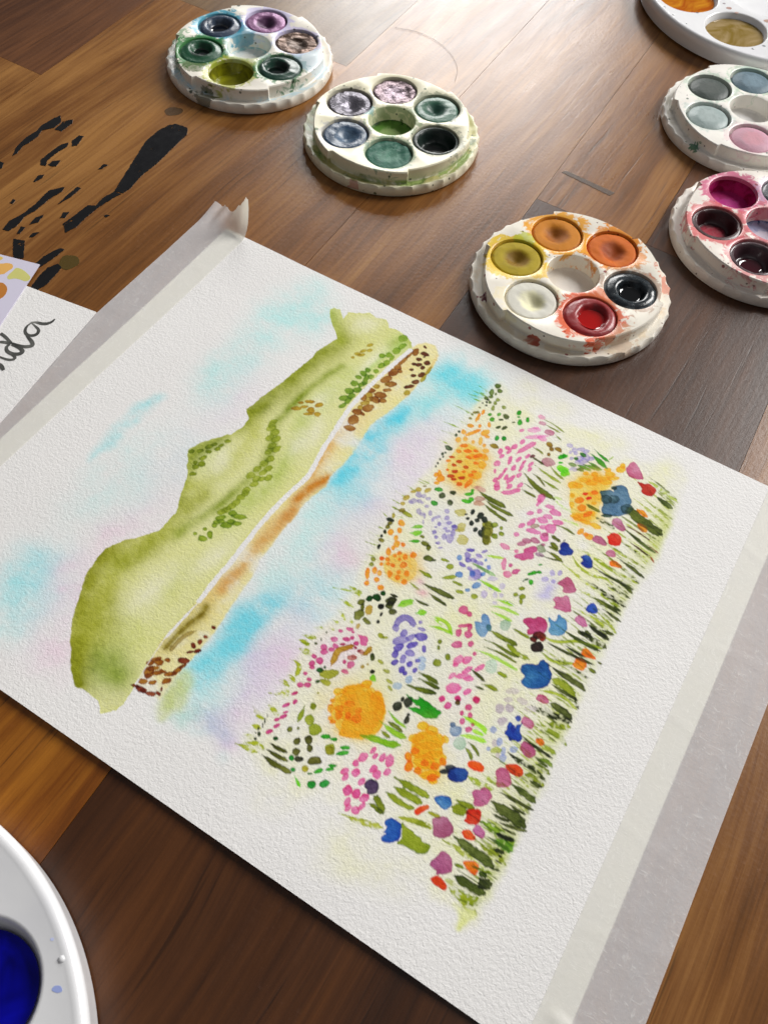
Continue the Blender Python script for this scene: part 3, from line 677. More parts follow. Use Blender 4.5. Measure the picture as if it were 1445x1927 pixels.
s|74821E|186||0|0.9|20852 -7841 21308 -7941 21826 -8057|43|0.3|1
s|9AA838|186||0|0.9|19742 -7634 20803 -7900 21859 -8184|28|0.3|1
s|8E9C28|186||0|0.9|19983 -8030 20956 -8130 21898 -8303|34|0.3|1
s|8E9C28|186||0|0.9|21100 -8361 21482 -8419 21871 -8449|37|0.3|1
s|6A7618|186||0|0.9|20050 -8391 20940 -8456 21821 -8595|37|0.3|1
s|74821E|186||0|0.9|20968 -8511 21412 -8565 21853 -8678|31|0.3|1
s|B4BE50|186||0|0.9|21056 -8790 21428 -8810 21836 -8874|20|0.3|1
s|74821E|186||0|0.9|20276 -8605 21003 -8782 21802 -8988|24|0.3|1
s|9AA838|186||0|0.9|20265 -8797 21074 -8950 21835 -9134|31|0.3|1
s|9AA630|186||0|0.9|21142 -9137 21518 -9184 21867 -9330|24|0.3|1
s|A8B43C|186||0|0.9|19832 -9108 20845 -9259 21839 -9472|28|0.3|1
s|8E9C28|186||0|0.9|20200 -9403 21041 -9482 21821 -9571|39|0.3|1
s|8E9C28|186||0|0.9|20015 -9458 20955 -9608 21860 -9753|22|0.3|1
s|74821E|186||0|0.9|20829 -9613 21314 -9711 21835 -9876|24|0.3|1
s|9AA630|186||0|0.9|20421 -9630 21114 -9801 21852 -9997|38|0.3|1
s|9AA838|186||0|0.9|20600 -9833 21253 -9990 21890 -10119|23|0.3|1
s|A8B43C|186||0|0.9|19945 -10136 20882 -10227 21861 -10291|37|0.3|1
s|9AA630|186||0|0.9|20088 -9921 20987 -10137 21907 -10357|35|0.3|1
s|9AA838|186||0|0.9|20209 -10309 21074 -10389 21928 -10468|40|0.3|1
s|A8B43C|186||0|0.9|20990 -10491 21445 -10514 21882 -10650|34|0.3|1
s|8E9C28|186||0|0.9|20312 -10511 21114 -10634 21888 -10755|20|0.3|1
s|BCC660|186||0|0.9|21136 -10740 21541 -10823 21895 -10922|21|0.3|1
s|AEBA44|186||0|0.9|20872 -10714 21420 -10801 21933 -10977|35|0.3|1
s|BCC660|186||0|0.9|20114 -10928 21004 -11002 21864 -11195|25|0.3|1
s|6A7618|186||0|0.9|21187 -11186 21511 -11216 21896 -11249|34|0.3|1
s|B4BE50|186||0|0.9|20731 -11281 21349 -11282 21929 -11367|35|0.3|1
s|8E9C28|186||0|0.9|21151 -11409 21538 -11415 21927 -11481|33|0.3|1
s|9AA630|186||0|0.9|20953 -11592 21406 -11606 21889 -11652|33|0.3|1
s|9AA838|186||0|0.9|20892 -11646 21421 -11723 21895 -11808|35|0.3|1
s|B4BE50|186||0|0.9|19979 -11620 20957 -11754 21906 -11900|36|0.3|1
s|74821E|186||0|0.9|21036 -11863 21509 -11901 21937 -11981|35|0.3|1
s|A8B43C|186||0|0.9|21226 -12107 21547 -12160 21901 -12174|22|0.3|1
s|6A7618|186||0|0.9|21245 -12106 21593 -12121 21956 -12223|31|0.3|1
s|A8B43C|186||0|0.9|19941 -12157 20913 -12225 21933 -12360|21|0.3|1
s|9AA838|186||0|0.9|20204 -12372 21078 -12486 21955 -12572|27|0.3|1
s|74821E|186||0|0.9|21031 -12553 21497 -12630 21951 -12696|34|0.3|1
s|BCC660|186||0|0.9|20588 -12538 21311 -12656 22001 -12764|24|0.3|1
s|9AA838|186||0|0.9|20682 -12653 21319 -12767 21935 -12856|25|0.3|1
s|9AA838|186||0|0.9|20658 -12779 21313 -12874 21970 -12984|35|0.3|1
s|AEBA44|186||0|0.9|20686 -12915 21339 -13016 22010 -13098|32|0.3|1
s|BCC660|186||0|0.9|20584 -13026 21331 -13084 22022 -13194|19|0.3|1
s|8E9C28|186||0|0.9|20951 -13157 21468 -13194 21988 -13335|34|0.3|1
s|B4BE50|186||0|0.9|20124 -13232 21114 -13381 22039 -13517|23|0.3|1
s|BCC660|186||0|0.9|20516 -13330 21276 -13492 22034 -13629|32|0.3|1
s|B4BE50|186||0|0.9|20526 -13497 21280 -13587 22043 -13761|27|0.3|1
s|A8B43C|186||0|0.9|21126 -13709 21595 -13781 22018 -13854|31|0.3|1
s|74821E|186||0|0.9|21248 -13821 21669 -13833 22083 -13917|33|0.3|1
s|AEBA44|186||0|0.9|21118 -13851 21538 -13911 22047 -14021|18|0.3|1
s|BCC660|186||0|0.9|20273 -14053 21190 -14111 22092 -14197|25|0.3|1
s|74821E|186||0|0.9|20381 -14054 21270 -14150 22099 -14271|25|0.3|1
s|A8B43C|186||0|0.9|20771 -14154 21442 -14239 22073 -14375|36|0.3|1
s|9AA838|186||0|0.9|20823 -14344 21442 -14382 22088 -14500|22|0.3|1
s|74821E|186||0|0.9|21121 -14494 21608 -14537 22131 -14629|28|0.3|1
s|9AA838|186||0|0.9|21605 -14687 21821 -14705 22113 -14777|25|0.3|1
s|AEBA44|186||0|0.9|20441 -14531 21268 -14674 22111 -14828|27|0.3|1
s|9AA630|186||0|0.9|20541 -14731 21354 -14835 22160 -14957|30|0.3|1
s|9AA630|186||0|0.9|21224 -14875 21688 -14928 22178 -15022|30|0.3|1
s|6A7618|186||0|0.9|21447 -15147 21830 -15172 22151 -15203|34|0.3|1
s|74821E|186||0|0.9|21634 -15298 21883 -15332 22164 -15316|25|0.3|1
s|A8B43C|186||0|0.9|21160 -15307 21612 -15338 22145 -15412|20|0.3|1
s|A8B43C|186||0|0.9|21152 -15366 21610 -15433 22109 -15514|20|0.3|1
s|6A7618|186||0|0.9|20524 -15355 21314 -15450 22126 -15586|18|0.3|1
s|8E9C28|186||0|0.9|21212 -15733 21676 -15736 22101 -15774|30|0.3|1
s|BCC660|186||0|0.9|20758 -15769 21440 -15777 22132 -15845|34|0.3|1
s|6A7618|186||0|0.9|20457 -15810 21295 -15807 22128 -15897|26|0.3|1
s|6A7618|186||0|0.9|20356 -15899 21210 -15954 22116 -16018|26|0.3|1
s|9AA630|186||0|0.9|20789 -15996 21456 -16028 22105 -16150|30|0.3|1
s|8E9C28|186||0|0.9|20924 -16243 21471 -16242 22079 -16293|20|0.3|1
s|9AA838|186||0|0.9|20964 -16313 21509 -16352 22081 -16358|29|0.3|1
s|9AA630|186||0|0.9|21298 -16392 21719 -16397 22109 -16455|24|0.3|1
s|8E9C28|186||0|0.9|20576 -16380 21328 -16450 22079 -16569|29|0.3|1
s|AEBA44|186||0|0.9|21065 -16602 21597 -16610 22112 -16718|19|0.3|1
s|74821E|186||0|0.9|21619 -16736 21873 -16753 22108 -16787|26|0.3|1
s|A8B43C|186||0|0.9|20406 -16561 21265 -16680 22151 -16831|19|0.3|1
s|BCC660|186||0|0.9|20437 -16763 21269 -16921 22124 -17041|19|0.3|1
s|74821E|186||0|0.9|21677 -17039 21893 -17027 22185 -17050|21|0.3|1
s|9AA838|186||0|0.9|21240 -17042 21718 -17096 22165 -17138|28|0.3|1
s|8E9C28|186||0|0.9|21186 -17271 21692 -17298 22204 -17300|30|0.3|1
s|6A7618|186||0|0.9|21110 -17413 21647 -17401 22155 -17438|21|0.3|1
e|596E2C|7||0|1|14033 -1280 100 66 52 -101
e|596E2C|7||0|1|14217 -1449 106 -9 7 -95
e|596E2C|7||0|1|13973 -1688 95 13 36 -167
e|596E2C|7||0|1|14149 -1676 34 22 27 -52
e|596E2C|7||0|1|13933 -2053 66 44 38 -72
e|596E2C|7||0|1|14139 -2150 43 28 30 -57
e|596E2C|7||0|1|14046 -1900 78 52 35 -66
e|7E8C3C|7||0|1|14342 -1877 79 -7 6 -88
e|7E8C3C|7||0|1|14330 -2076 45 30 39 -75
e|7E8C3C|7||0|1|14378 -2351 66 25 46 -128
e|7E8C3C|7||0|1|14703 -2072 88 -7 5 -83
e|3A4A26|7||0|1|13930 -2338 25 16 16 -30
e|3A4A26|7||0|1|14039 -2216 35 23 25 -47
e|3A4A26|7||0|1|14095 -2359 29 19 19 -36
e|3A4A26|7||0|1|14031 -2092 42 28 20 -37
e|8A8440|7||0|1|13892 -2914 65 43 30 -56
e|8A8440|7||0|1|13971 -2832 58 38 28 -52
e|8A8440|7||0|1|13842 -3033 34 22 19 -35
e|8A8440|7||0|1|13874 -3248 57 37 32 -59
e|8A8440|7||0|1|13932 -2594 36 23 17 -31
e|4C9A28|8||0|1|14413 -2673 53 81 53 -54
e|4C9A28|8||0|1|14703 -2478 36 85 54 -41
e|4C9A28|8||0|1|14596 -2840 72 47 40 -77
e|2E9A20|8||0|1|15318 -1974 87 57 59 -118
e|2E9A20|8||0|1|15395 -2181 48 32 16 -31
e|2E9A20|8||0|1|15549 -2381 88 58 63 -125
e|2E9A20|8||0|1|15742 -2114 52 34 49 -99
e|0F8A20|8||0|1|15162 -3530 72 47 53 -102
e|0F8A20|8||0|1|15395 -3389 74 48 48 -93
e|49552A|8||0|1|14980 -2413 111 -9 7 -121
e|49552A|8||0|1|14884 -2667 65 43 19 -36
e|49552A|8||0|1|15351 -2511 59 38 15 -30
e|49552A|8||0|1|14972 -3032 61 76 30 -36
e|49552A|8||0|1|15181 -2915 68 102 53 -55
e|7A6410|8||0|1|15258 -3893 153 6 13 -99
e|EE9A30|9||0|1|14149 -2715 -9 119 55 -4
e|EE9A30|9||0|1|14105 -3062 -33 226 67 2
e|EE9A30|9||0|1|14068 -3545 106 70 42 -77
e|EE9A30|9||0|1|14345 -3368 49 32 38 -71
e|EE9A30|9||0|1|14620 -3124 50 33 57 -108
e|EE9A30|9||0|1|13959 -3936 74 49 54 -99
e|EE9A30|9||0|1|14272 -3796 152 250 56 -53
e|EE9A30|9||0|1|14166 -4191 69 45 45 -82
e|EE9A30|9||0|1|13986 -4371 85 56 48 -87
e|EE9A30|9||0|1|14489 -4164 46 30 38 -70
e|EE9A30|9||0|1|14818 -3658 102 15 15 -70
e|EE9A30|9||0|1|14911 -4081 60 39 41 -78
e|EE9A30|9||0|1|15079 -4258 94 61 43 -81
e|F4AC44|9||0|1|14676 -3531 86 161 85 -74
e|F4AC44|9||0|1|14715 -3992 69 26 61 -169
e|FCD27E|9||0|1|14758 -5244 614 162 257 -880
e|FBCB66|9||1|1|14748 -5158 721 275 377 -1017
e|FBCB66|9||1|1|14823 -5295 544 354 404 -743
e|FAB83A|9||1|0.9|14970 -4920 467 123 215 -752
e|FAB83A|9||1|0.9|14910 -5423 461 300 311 -573
e|FAB83A|9||1|0.9|14689 -4536 484 72 67 -312
e|FAB83A|9||1|0.8|15041 -5796 287 421 289 -280
e|F8B038|9||0|1|14994 -4622 211 137 71 -134
e|F8B038|9||0|1|15243 -4882 140 91 78 -147
e|F8B038|9||0|1|15291 -5451 173 112 70 -131
e|F8B038|9||0|1|14748 -4782 165 108 56 -104
e|F8B038|9||0|1|15233 -4584 73 48 57 -107
e|E8821A|9||0|1|14281 -4506 125 64 30 -67
e|E8821A|9||0|1|14244 -4827 81 31 25 -67
e|E8821A|9||0|1|14538 -4635 118 45 29 -79
e|E8821A|9||0|1|14766 -4472 98 15 15 -68
e|E8821A|9||0|1|14958 -4622 126 115 44 -64
e|E8821A|9||0|1|14671 -4880 114 17 15 -68
e|E8821A|9||0|1|14135 -5402 70 45 28 -51
e|E8821A|9||0|1|15061 -4954 98 37 22 -61
e|E8821A|9||0|1|14302 -5786 42 28 23 -41
e|E8821A|9||0|1|14840 -5529 57 37 22 -40
e|E8821A|9||0|1|15151 -5326 71 46 21 -39
e|E8821A|9||0|1|15123 -5524 73 47 33 -60
e|E8821A|9||0|1|15230 -5878 37 215 80 -29
e|DC6A10|9||0|1|14953 -6102 88 57 45 -82
e|C04A08|9||0|1|14164 -5186 92 47 26 -55
e|C04A08|9||0|1|14483 -5227 97 63 34 -63
e|C04A08|9||0|1|14393 -5472 89 34 24 -62
e|C04A08|9||0|1|14809 -5318 95 25 20 -69
e|C04A08|9||0|1|14563 -5694 87 57 35 -64
e|C04A08|9||0|1|14526 -5957 111 72 36 -65
e|C04A08|9||0|1|14704 -6015 81 53 27 -49
e|C04A08|9||0|1|14909 -5823 91 59 36 -65
e|DA72AA|10||0|1|16039 -3176 14 139 73 -21
e|DA72AA|10||0|1|15894 -3512 46 133 68 -42
e|DA72AA|10||0|1|15700 -3710 68 45 37 -72
e|DA72AA|10||0|1|15815 -3826 21 122 63 -24
e|DA72AA|10||0|1|15539 -4006 -30 151 74 11
e|DA72AA|10||0|1|15695 -4166 47 105 60 -44
e|DA72AA|10||0|1|15689 -4545 69 125 75 -64
e|DA72AA|10||0|1|15792 -4896 42 27 46 -89
e|DA72AA|10||0|1|16023 -4164 -38 198 71 10
e|DA72AA|10||0|1|16285 -3923 24 131 61 -24
e|DA72AA|10||0|1|16493 -3646 22 119 55 -22
e|DA72AA|10||0|1|16293 -4408 4 141 73 -12
e|DA72AA|10||0|1|16756 -3921 24 126 54 -21
e|DA72AA|10||0|1|16825 -4132 13 116 62 -17
e|DA72AA|10||0|1|16518 -4169 -16 236 59 -1
e|DA72AA|10||0|1|16507 -3929 36 81 39 -29
e|DA72AA|10||0|1|16606 -4598 24 129 67 -26
e|DA72AA|10||0|1|16083 -4637 41 91 41 -30
e|DA72AA|10||0|1|16068 -4924 23 225 56 -15
e|DA72AA|10||0|1|15962 -5244 21 115 63 -23
e|DA72AA|10||0|1|16252 -4896 -6 127 64 -4
e|DA72AA|10||0|1|16441 -4878 60 224 75 -37
e|DA72AA|10||0|1|16118 -5370 13 121 83 -22
e|DA72AA|10||0|1|16197 -5521 65 95 61 -61
e|DA72AA|10||0|1|16543 -5184 40 147 71 -34
e|DA72AA|10||0|1|16836 -4949 47 131 58 -35
s|DA72AA|10||0|1|16085 -3817 16236 -3385 16466 -2921|91|0.2|0
s|DA72AA|10||0|1|16395 -5594 16659 -5446 16899 -5111|83|0.1|0
e|E39CC8|10||0|1|16162 -2412 201 132 46 -94
e|E39CC8|10||0|1|16349 -2682 321 240 37 -68
e|E39CC8|10||0|1|16595 -2619 156 22 18 -104
e|E39CC8|10||0|1|16181 -2300 83 54 24 -50
e|DB86B4|10||0|1|15783 -2685 55 82 49 -52
s|808F1C|11||0|1|16266 -1746 16702 -1761 17150 -1889|42|0.5|0
e|DFA6BE|11||0|1|16129 -1695 121 3 11 -98
s|7A8620|12||0|1|16395 -1937 17032 -1991|42|0.4|0
e|C98FA8|12||0|1|16292 -1954 123 22 17 -83
s|808F1C|13||0|1|16890 -2157 17233 -2300|34|0.4|0
e|B9708C|13||0|1|16722 -2193 176 49 29 -113
s|8A9A30|14||0|1|17408 -3590 17751 -3784 18047 -3845|47|0.3|0
e|B78695|14||0|1|17240 -3466 224 42 35 -175
s|7A8428|15||0|1|16499 -3175 16715 -3168 16933 -3241|40|0.25|0
s|4C5018|16||0|1|16599 -3601 16853 -3600 17154 -3662|47|0.2|0
e|6A3A40|16||0|1|16659 -3538 54 79 41 -43
s|8A9C28|17||0|1|16889 -3858 17437 -3988 18017 -4047|65|0.5|0
s|8A9C28|18||0|1|17163 -4236 17597 -4320 18072 -4351|53|0.5|0
s|5E6A12|19||0|1|16739 -4396 17180 -4635 17628 -4751 18108 -4797|111|0.2|0
s|6C7418|19||0|1|16948 -4237 17252 -4270 17609 -4493|46|0.3|0
s|5E6A12|19||0|1|16835 -4768 17281 -4841|32|0.5|0
s|5E6A12|19||0|1|16966 -5067 17512 -5094|56|0.25|0
e|8A6A1A|20||0|1|16960 -2706 124 32 26 -105
e|8A6A1A|20||0|1|17123 -2878 72 47 39 -81
e|8A6A1A|20||0|1|17331 -2742 138 19 17 -104
e|8A6A1A|20||0|1|17121 -3142 58 38 31 -66
e|3CB01A|21||0|1|17574 -2989 93 92 49 -75
e|3CB01A|21||0|1|17632 -2880 57 37 37 -80
e|7CD22A|21||0|1|17657 -3242 62 40 19 -40
e|7CD22A|21||0|1|17810 -3492 116 75 48 -102
e|7CD22A|21||0|1|17959 -3581 117 76 68 -145
e|33452A|22||0|1|13818 -4018 42 27 28 -52
e|33452A|22||0|1|13806 -4222 33 21 28 -51
e|33452A|22||0|1|13842 -4898 133 6 13 -83
e|33452A|22||0|1|13801 -5258 43 28 35 -63
e|33452A|22||0|1|13862 -5147 27 18 19 -33
e|33452A|22||0|1|13884 -5359 26 17 19 -34
e|33452A|22||0|1|13843 -5512 29 19 24 -42
e|33452A|22||0|1|13860 -5712 33 21 28 -49
e|33452A|22||0|1|13867 -5870 23 15 19 -34
e|F2A030|23||0|1|14128 -6069 52 34 78 -138
e|F2A030|23||0|1|14269 -6252 132 86 78 -138
e|F2A030|23||0|1|14255 -6487 85 55 37 -65
e|F2A030|23||0|1|14059 -6206 77 50 51 -89
e|B8B0D8|24||0|1|17610 -2334 99 14 15 -92
e|B8B0D8|24||0|1|17758 -2612 48 31 27 -58
e|B8B0D8|24||0|1|17868 -2426 95 62 48 -104
e|B8B0D8|24||0|1|18031 -2268 120 78 44 -98
e|B8B0D8|24||0|1|18249 -2230 96 62 35 -79
e|B8B0D8|24||0|1|17953 -2526 87 57 36 -79
e|B8B0D8|24||0|1|18327 -2489 189 71 40 -136
e|B8B0D8|24||0|1|18182 -2685 127 83 54 -118
e|B8B0D8|24||0|1|18338 -2686 145 94 45 -99
e|B8B0D8|24||0|1|18534 -2431 89 58 44 -99
e|B8B0D8|24||0|1|18146 -2862 90 59 37 -81
e|B8B0D8|24||0|1|17918 -2832 59 38 31 -68
e|B8B0D8|24||0|1|18200 -3232 124 81 41 -89
e|B8B0D8|24||0|1|18341 -2863 70 46 25 -54
s|2A8C14|25||0|1|18303 -2220 18675 -2313 19188 -2514|100|0.4|0
s|2A8C14|25||0|1|18446 -1971 18791 -2135 19132 -2210|64|0.4|0
s|2A8C14|26||0|1|18394 -2853 18692 -2786 19038 -2698|87|0.35|0
s|2A8C14|26||0|1|18437 -2647 18708 -2649 18957 -2690|51|0.3|0
s|2A8C14|26||0|1|18131 -2999 18462 -2961 18724 -2942|67|0.3|0
s|2A8C14|26||0|1|18289 -3174 18524 -3097|59|0.2|0
s|6E8A50|26||0|1|17860 -3125 18188 -3038|86|0.3|0
e|2F7A2A|26||0|1|18195 -2456 132 4 6 -77
e|2F7A2A|26||0|1|18051 -2755 72 47 29 -63
e|2F7A2A|26||0|1|18393 -3107 112 73 33 -72
s|9FBE4A|26||0|1|19058 -2217 19144 -2059 19191 -1900|28|0.5|0
e|4EBE22|27||0|1|17570 -3007 65 95 46 -51
e|4EBE22|27||0|1|17663 -2870 82 53 27 -57
e|4EBE22|27||0|1|17656 -3232 66 43 20 -42
e|84D836|27||0|1|17843 -3464 216 -16 3 -160
e|84D836|27||0|1|18004 -3560 124 80 49 -105
e|FCCF72|28||0|1|19061 -4200 474 307 416 -922
e|FCCF72|28||0|1|19113 -3387 445 435 211 -331
e|FCCB62|28||1|1|19052 -4013 556 360 415 -921
e|FCCB62|28||1|1|19130 -3425 591 383 202 -455
e|FCCB62|28||1|1|19594 -4805 423 65 54 -402
e|F9B438|28||1|0.9|18986 -3272 446 436 175 -275
e|F9B438|28||1|0.9|19274 -4918 359 56 50 -362
e|F9B438|28||1|0.9|19382 -3993 380 246 149 -335
e|FBB838|28||0|1|18627 -3156 97 63 37 -83
e|FBB838|28||0|1|18933 -2982 100 65 40 -90
e|FBB838|28||0|1|19243 -2554 100 65 36 -83
e|FBB838|28||0|1|19418 -2692 203 77 36 -130
e|FBB838|28||0|1|19206 -3079 198 128 49 -111
e|FBB838|28||0|1|18719 -3445 172 111 45 -100
e|FBB838|28||0|1|18452 -3865 138 89 65 -140
e|FBB838|28||0|1|18617 -3807 151 98 51 -112
e|FBB838|28||0|1|18978 -3425 178 116 51 -115
e|FBB838|28||0|1|19604 -2771 177 115 38 -89
e|FBB838|28||0|1|19404 -3099 182 118 47 -108
e|FBB838|28||0|1|19290 -4955 271 175 63 -139
e|FBB838|28||0|1|19084 -4994 147 95 49 -106
e|FBB838|28||0|1|19487 -5061 203 32 13 -98
e|FBB838|28||0|1|19838 -5020 208 32 13 -103
e|FBB838|28||0|1|19455 -4660 167 108 49 -109
e|FBB838|28||0|1|19632 -2302 141 91 51 -121
e|FBB838|28||0|1|19655 -2084 72 47 41 -97
e|FBB838|28||0|1|18613 -4297 74 48 45 -97
e|FBB838|28||0|1|18770 -4676 77 50 56 -120
e|FBB838|28||0|1|19419 -4161 90 58 29 -65
e|FBB838|28||0|1|19165 -3843 136 88 34 -76
e|F08A18|28||0|1|18917 -4341 95 134 85 -93
e|F08A18|28||0|1|19124 -4590 127 82 59 -129
e|F08A18|28||0|1|19236 -3748 107 69 36 -82
e|F08A18|28||0|1|19414 -4734 84 172 67 -52
e|D8300A|28||0|1|18983 -3985 92 60 33 -74
e|D8300A|28||0|1|19172 -4071 96 62 34 -75
s|6E7A20|29||0|1|19165 -4349 19406 -4384 19741 -4381|64|0.2|0
s|4A5610|29||0|1|20445 -3689 20965 -3874 21491 -4001 21953 -4072|188|0.05|0
p|3F6690|29||0|1|19335 -3562 19517 -3444 19677 -3292 19852 -3349 19710 -3148 19798 -3002 19957 -2889 20154 -2909 20371 -3159 20556 -3377 20563 -3660 20584 -3931 20486 -4136 20247 -4267 20008 -4398 19808 -4408 19721 -4252 19712 -4019 19537 -3747||0
e|3D5E62|29||0|1|20506 -3745 183 118 93 -220
e|3D5E62|29||0|1|19967 -3614 175 113 64 -149
e|3D5E62|29||0|1|19733 -3766 158 102 70 -161
e|2F4A40|29||0|1|20008 -4398 153 99 27 -61
e|2F4A40|29||0|1|19770 -3158 89 58 32 -74
s|B0C05C|30||0|1|20481 -2152 20965 -2235 21460 -2356 21950 -2476|70|0.2|1
p|C0648E|30||0|1|19810 -2135 19810 -1907 19885 -1720 20072 -1711 20261 -1893 20504 -2162 20499 -2289 20342 -2366 20131 -2404 19954 -2344||0
s|3C4A18|31||0|1|21121 -2624 21509 -2761 21862 -2820|100|0.25|0
p|B01A04|31||0|1|20334 -2437 20502 -2387 20664 -2371 20756 -2272 20922 -2313 21087 -2353 21149 -2509 21120 -2713 20946 -2835 20760 -2834 20623 -2728 20598 -2621||0
s|454F14|32||0|1|19745 -4685 20061 -4690 20458 -4759|93|0.2|1
s|6A3A1A|33||0|1|20712 -4410 21192 -4424 21697 -4511|26|0.1|0
s|5E6A12|33||0|1|20789 -4592 21109 -4661 21462 -4730|55|0.3|0
p|B0608E|33||0|1|20276 -4575 20286 -4358 20394 -4266 20564 -4320 20788 -4546 20788 -4676 20625 -4721 20427 -4687||0
p|EE8A14|34||0|1|20768 -3575 20950 -3481 21120 -3490 21298 -3659 21197 -3724 21006 -3706||0
p|D87A14|35||0|1|21041 -4129 21179 -4039 21427 -4066 21515 -4239 21415 -4350 21212 -4296||0
e|F0A032|36||0|1|19498 -5493 41 133 69 -35
e|F0A032|36||0|1|19799 -5550 158 61 37 -133
e|F0A032|36||0|1|19696 -5525 82 53 34 -75
s|A3B43E|37||0|1|13579 -6673 14087 -6660|35|0.6|1
s|A3B43E|37||0|1|13510 -6808 14052 -6728|35|0.6|1
s|A3B43E|37||0|1|13156 -7578 13626 -7628|34|0.6|1
s|A3B43E|37||0|1|13089 -7953 13574 -7969|34|0.6|1
s|A3B43E|37||0|1|13154 -8240 13608 -8208|34|0.6|1
s|A3B43E|37||0|1|13176 -8574 13490 -8672|34|0.6|1
s|A3B43E|37||0|1|13279 -9211 13603 -9151|33|0.6|1
s|A3B43E|37||0|1|13230 -9538 13700 -9485|33|0.6|1
s|A3B43E|37||0|1|13465 -9740 13812 -9723|33|0.6|1
s|A3B43E|37||0|1|13367 -9927 13866 -9812|32|0.6|1
s|A3B43E|37||0|1|13648 -10318 13980 -10226|32|0.6|1
s|A3B43E|37||0|1|13545 -8464 14021 -8414|34|0.6|1
s|A3B43E|37||0|1|13431 -7175 13812 -7197|35|0.6|1
s|A3B43E|37||0|1|13675 -10643 13853 -10589|32|0.6|1
s|8E9422|37||0|1|13556 -8241 13847 -8183 14219 -8201|78|0.4|0
s|A89A30|37||0|1|13605 -8383 13691 -8585|57|0.25|0
e|B8A450|38||0|1|13850 -7074 91 59 44 -76
e|B8A450|38||0|1|13736 -7268 67 43 26 -45
e|B8A450|38||0|1|14148 -6926 61 110 55 -43
e|B8A450|38||0|1|13654 -7644 68 100 69 -62
e|B8A450|38||0|1|13671 -7906 58 37 36 -60
e|8A7A28|38||0|1|13790 -8177 90 58 42 -71
e|8A7A28|38||0|1|13955 -6845 52 34 15 -26
e|18220F|38||0|1|13637 -8705 128 22 18 -72
e|18220F|38||0|1|13731 -9214 38 25 33 -54
e|18220F|38||0|1|13732 -9431 31 20 29 -47
e|18220F|38||0|1|13880 -9835 60 11 25 -102
e|6F6A20|38||0|1|13715 -8833 60 39 32 -53
e|6F6A20|38||0|1|13716 -9001 59 38 39 -64
e|6F6A20|38||0|1|13830 -9567 93 16 18 -72
e|6F6A20|38||0|1|13772 -9251 31 20 23 -37
e|B2AACB|39||0|1|13961 -7278 83 53 50 -86
e|B2AACB|39||0|1|14127 -7237 68 44 36 -62
e|B2AACB|39||0|1|14328 -7239 61 40 26 -45
e|B2AACB|39||0|1|13929 -7616 126 101 53 -77
e|B2AACB|39||0|1|14120 -7506 72 46 37 -63
e|B2AACB|39||0|1|14240 -7494 40 26 26 -44
e|B2AACB|39||0|1|14441 -7530 60 39 32 -55
e|B2AACB|39||0|1|14315 -7872 60 39 54 -92
e|B2AACB|39||0|1|14695 -7721 51 33 51 -89
e|B2AACB|39||0|1|14478 -7905 76 49 31 -54
e|B2AACB|39||0|1|14580 -7925 33 21 56 -98
e|B2AACB|39||0|1|14667 -8168 25 16 48 -83
e|B2AACB|39||0|1|13888 -7700 56 36 29 -50
e|2E8E22|40||0|1|14439 -6701 115 74 42 -74
e|2E8E22|40||0|1|14629 -7278 106 68 59 -103
e|3A4528|40||0|1|14689 -6886 117 45 42 -109
e|3A4528|40||0|1|14949 -6541 126 34 30 -102
e|3A4528|40||0|1|15057 -6944 82 53 52 -94
e|48B020|41||0|1|15522 -6599 145 39 22 -76
e|48B020|41||0|1|15632 -6440 66 43 40 -74
e|48B020|41||0|1|15446 -6294 100 65 29 -53
e|48B020|41||0|1|15521 -6134 40 26 42 -78
e|48B020|41||0|1|15494 -6063 48 31 21 -39
e|C9C4E0|42||1|0.6|15371 -7969 390 251 293 -522
e|A49AC8|42||0|1|15153 -7340 76 49 46 -83
e|A49AC8|42||0|1|15282 -7558 71 46 44 -79
e|A49AC8|42||0|1|15449 -7698 77 49 31 -55
e|A49AC8|42||0|1|15696 -7759 90 58 46 -84
e|A49AC8|42||0|1|15440 -7966 60 39 23 -40
e|A49AC8|42||0|1|15574 -8299 70 45 63 -111
e|A49AC8|42||0|1|15776 -8253 125 49 63 -169
e|A49AC8|42||0|1|15747 -7979 66 43 68 -123
e|A49AC8|42||0|1|15518 -8605 61 39 32 -57
e|A49AC8|42||0|1|15677 -8730 61 39 17 -29
e|A49AC8|42||0|1|15570 -8009 74 48 27 -48
s|A9A0CC|42||0|1|14927 -8001 14873 -7843 15046 -7646|50|0.1|0
e|8C82BE|42||0|1|15179 -7931 64 41 40 -71
e|8C82BE|42||0|1|15189 -8305 60 39 41 -72
e|8C82BE|42||0|1|15342 -8449 53 34 36 -64
e|8C82BE|42||0|1|15128 -8104 43 28 15 -26
e|8C82BE|42||0|1|15665 -7737 60 39 28 -51
e|8C82BE|42||0|1|15467 -8638 44 28 19 -33
e|C4BC78|43||0|1|15592 -7121 156 101 68 -124
e|C4BC78|43||0|1|15887 -7594 19 180 135 -32
e|C4BC78|43||0|1|16154 -8051 157 101 85 -155
e|C4BC78|43||0|1|15916 -7744 138 89 35 -64
e|17201A|44||0|1|15925 -6863 72 4 16 -128
e|17201A|44||0|1|16222 -6843 92 59 66 -123
e|17201A|44||0|1|16439 -6918 87 56 56 -106
e|17201A|44||0|1|16216 -7096 71 46 43 -81
e|17201A|44||0|1|16114 -7299 89 15 24 -121
e|17201A|44||0|1|15907 -7197 55 36 27 -50
e|17201A|44||0|1|15779 -7073 45 29 15 -28
e|17201A|44||0|1|16337 -7452 70 -3 4 -101
e|17201A|44||0|1|16586 -7460 13 114 106 -25
e|17201A|44||0|1|16568 -7261 65 42 46 -86
e|8E8A30|44||0|1|16739 -7256 130 84 151 -287
e|8E8A30|44||0|1|16878 -7585 108 69 87 -164
e|9AA040|44||0|1|16632 -6986 101 65 51 -96
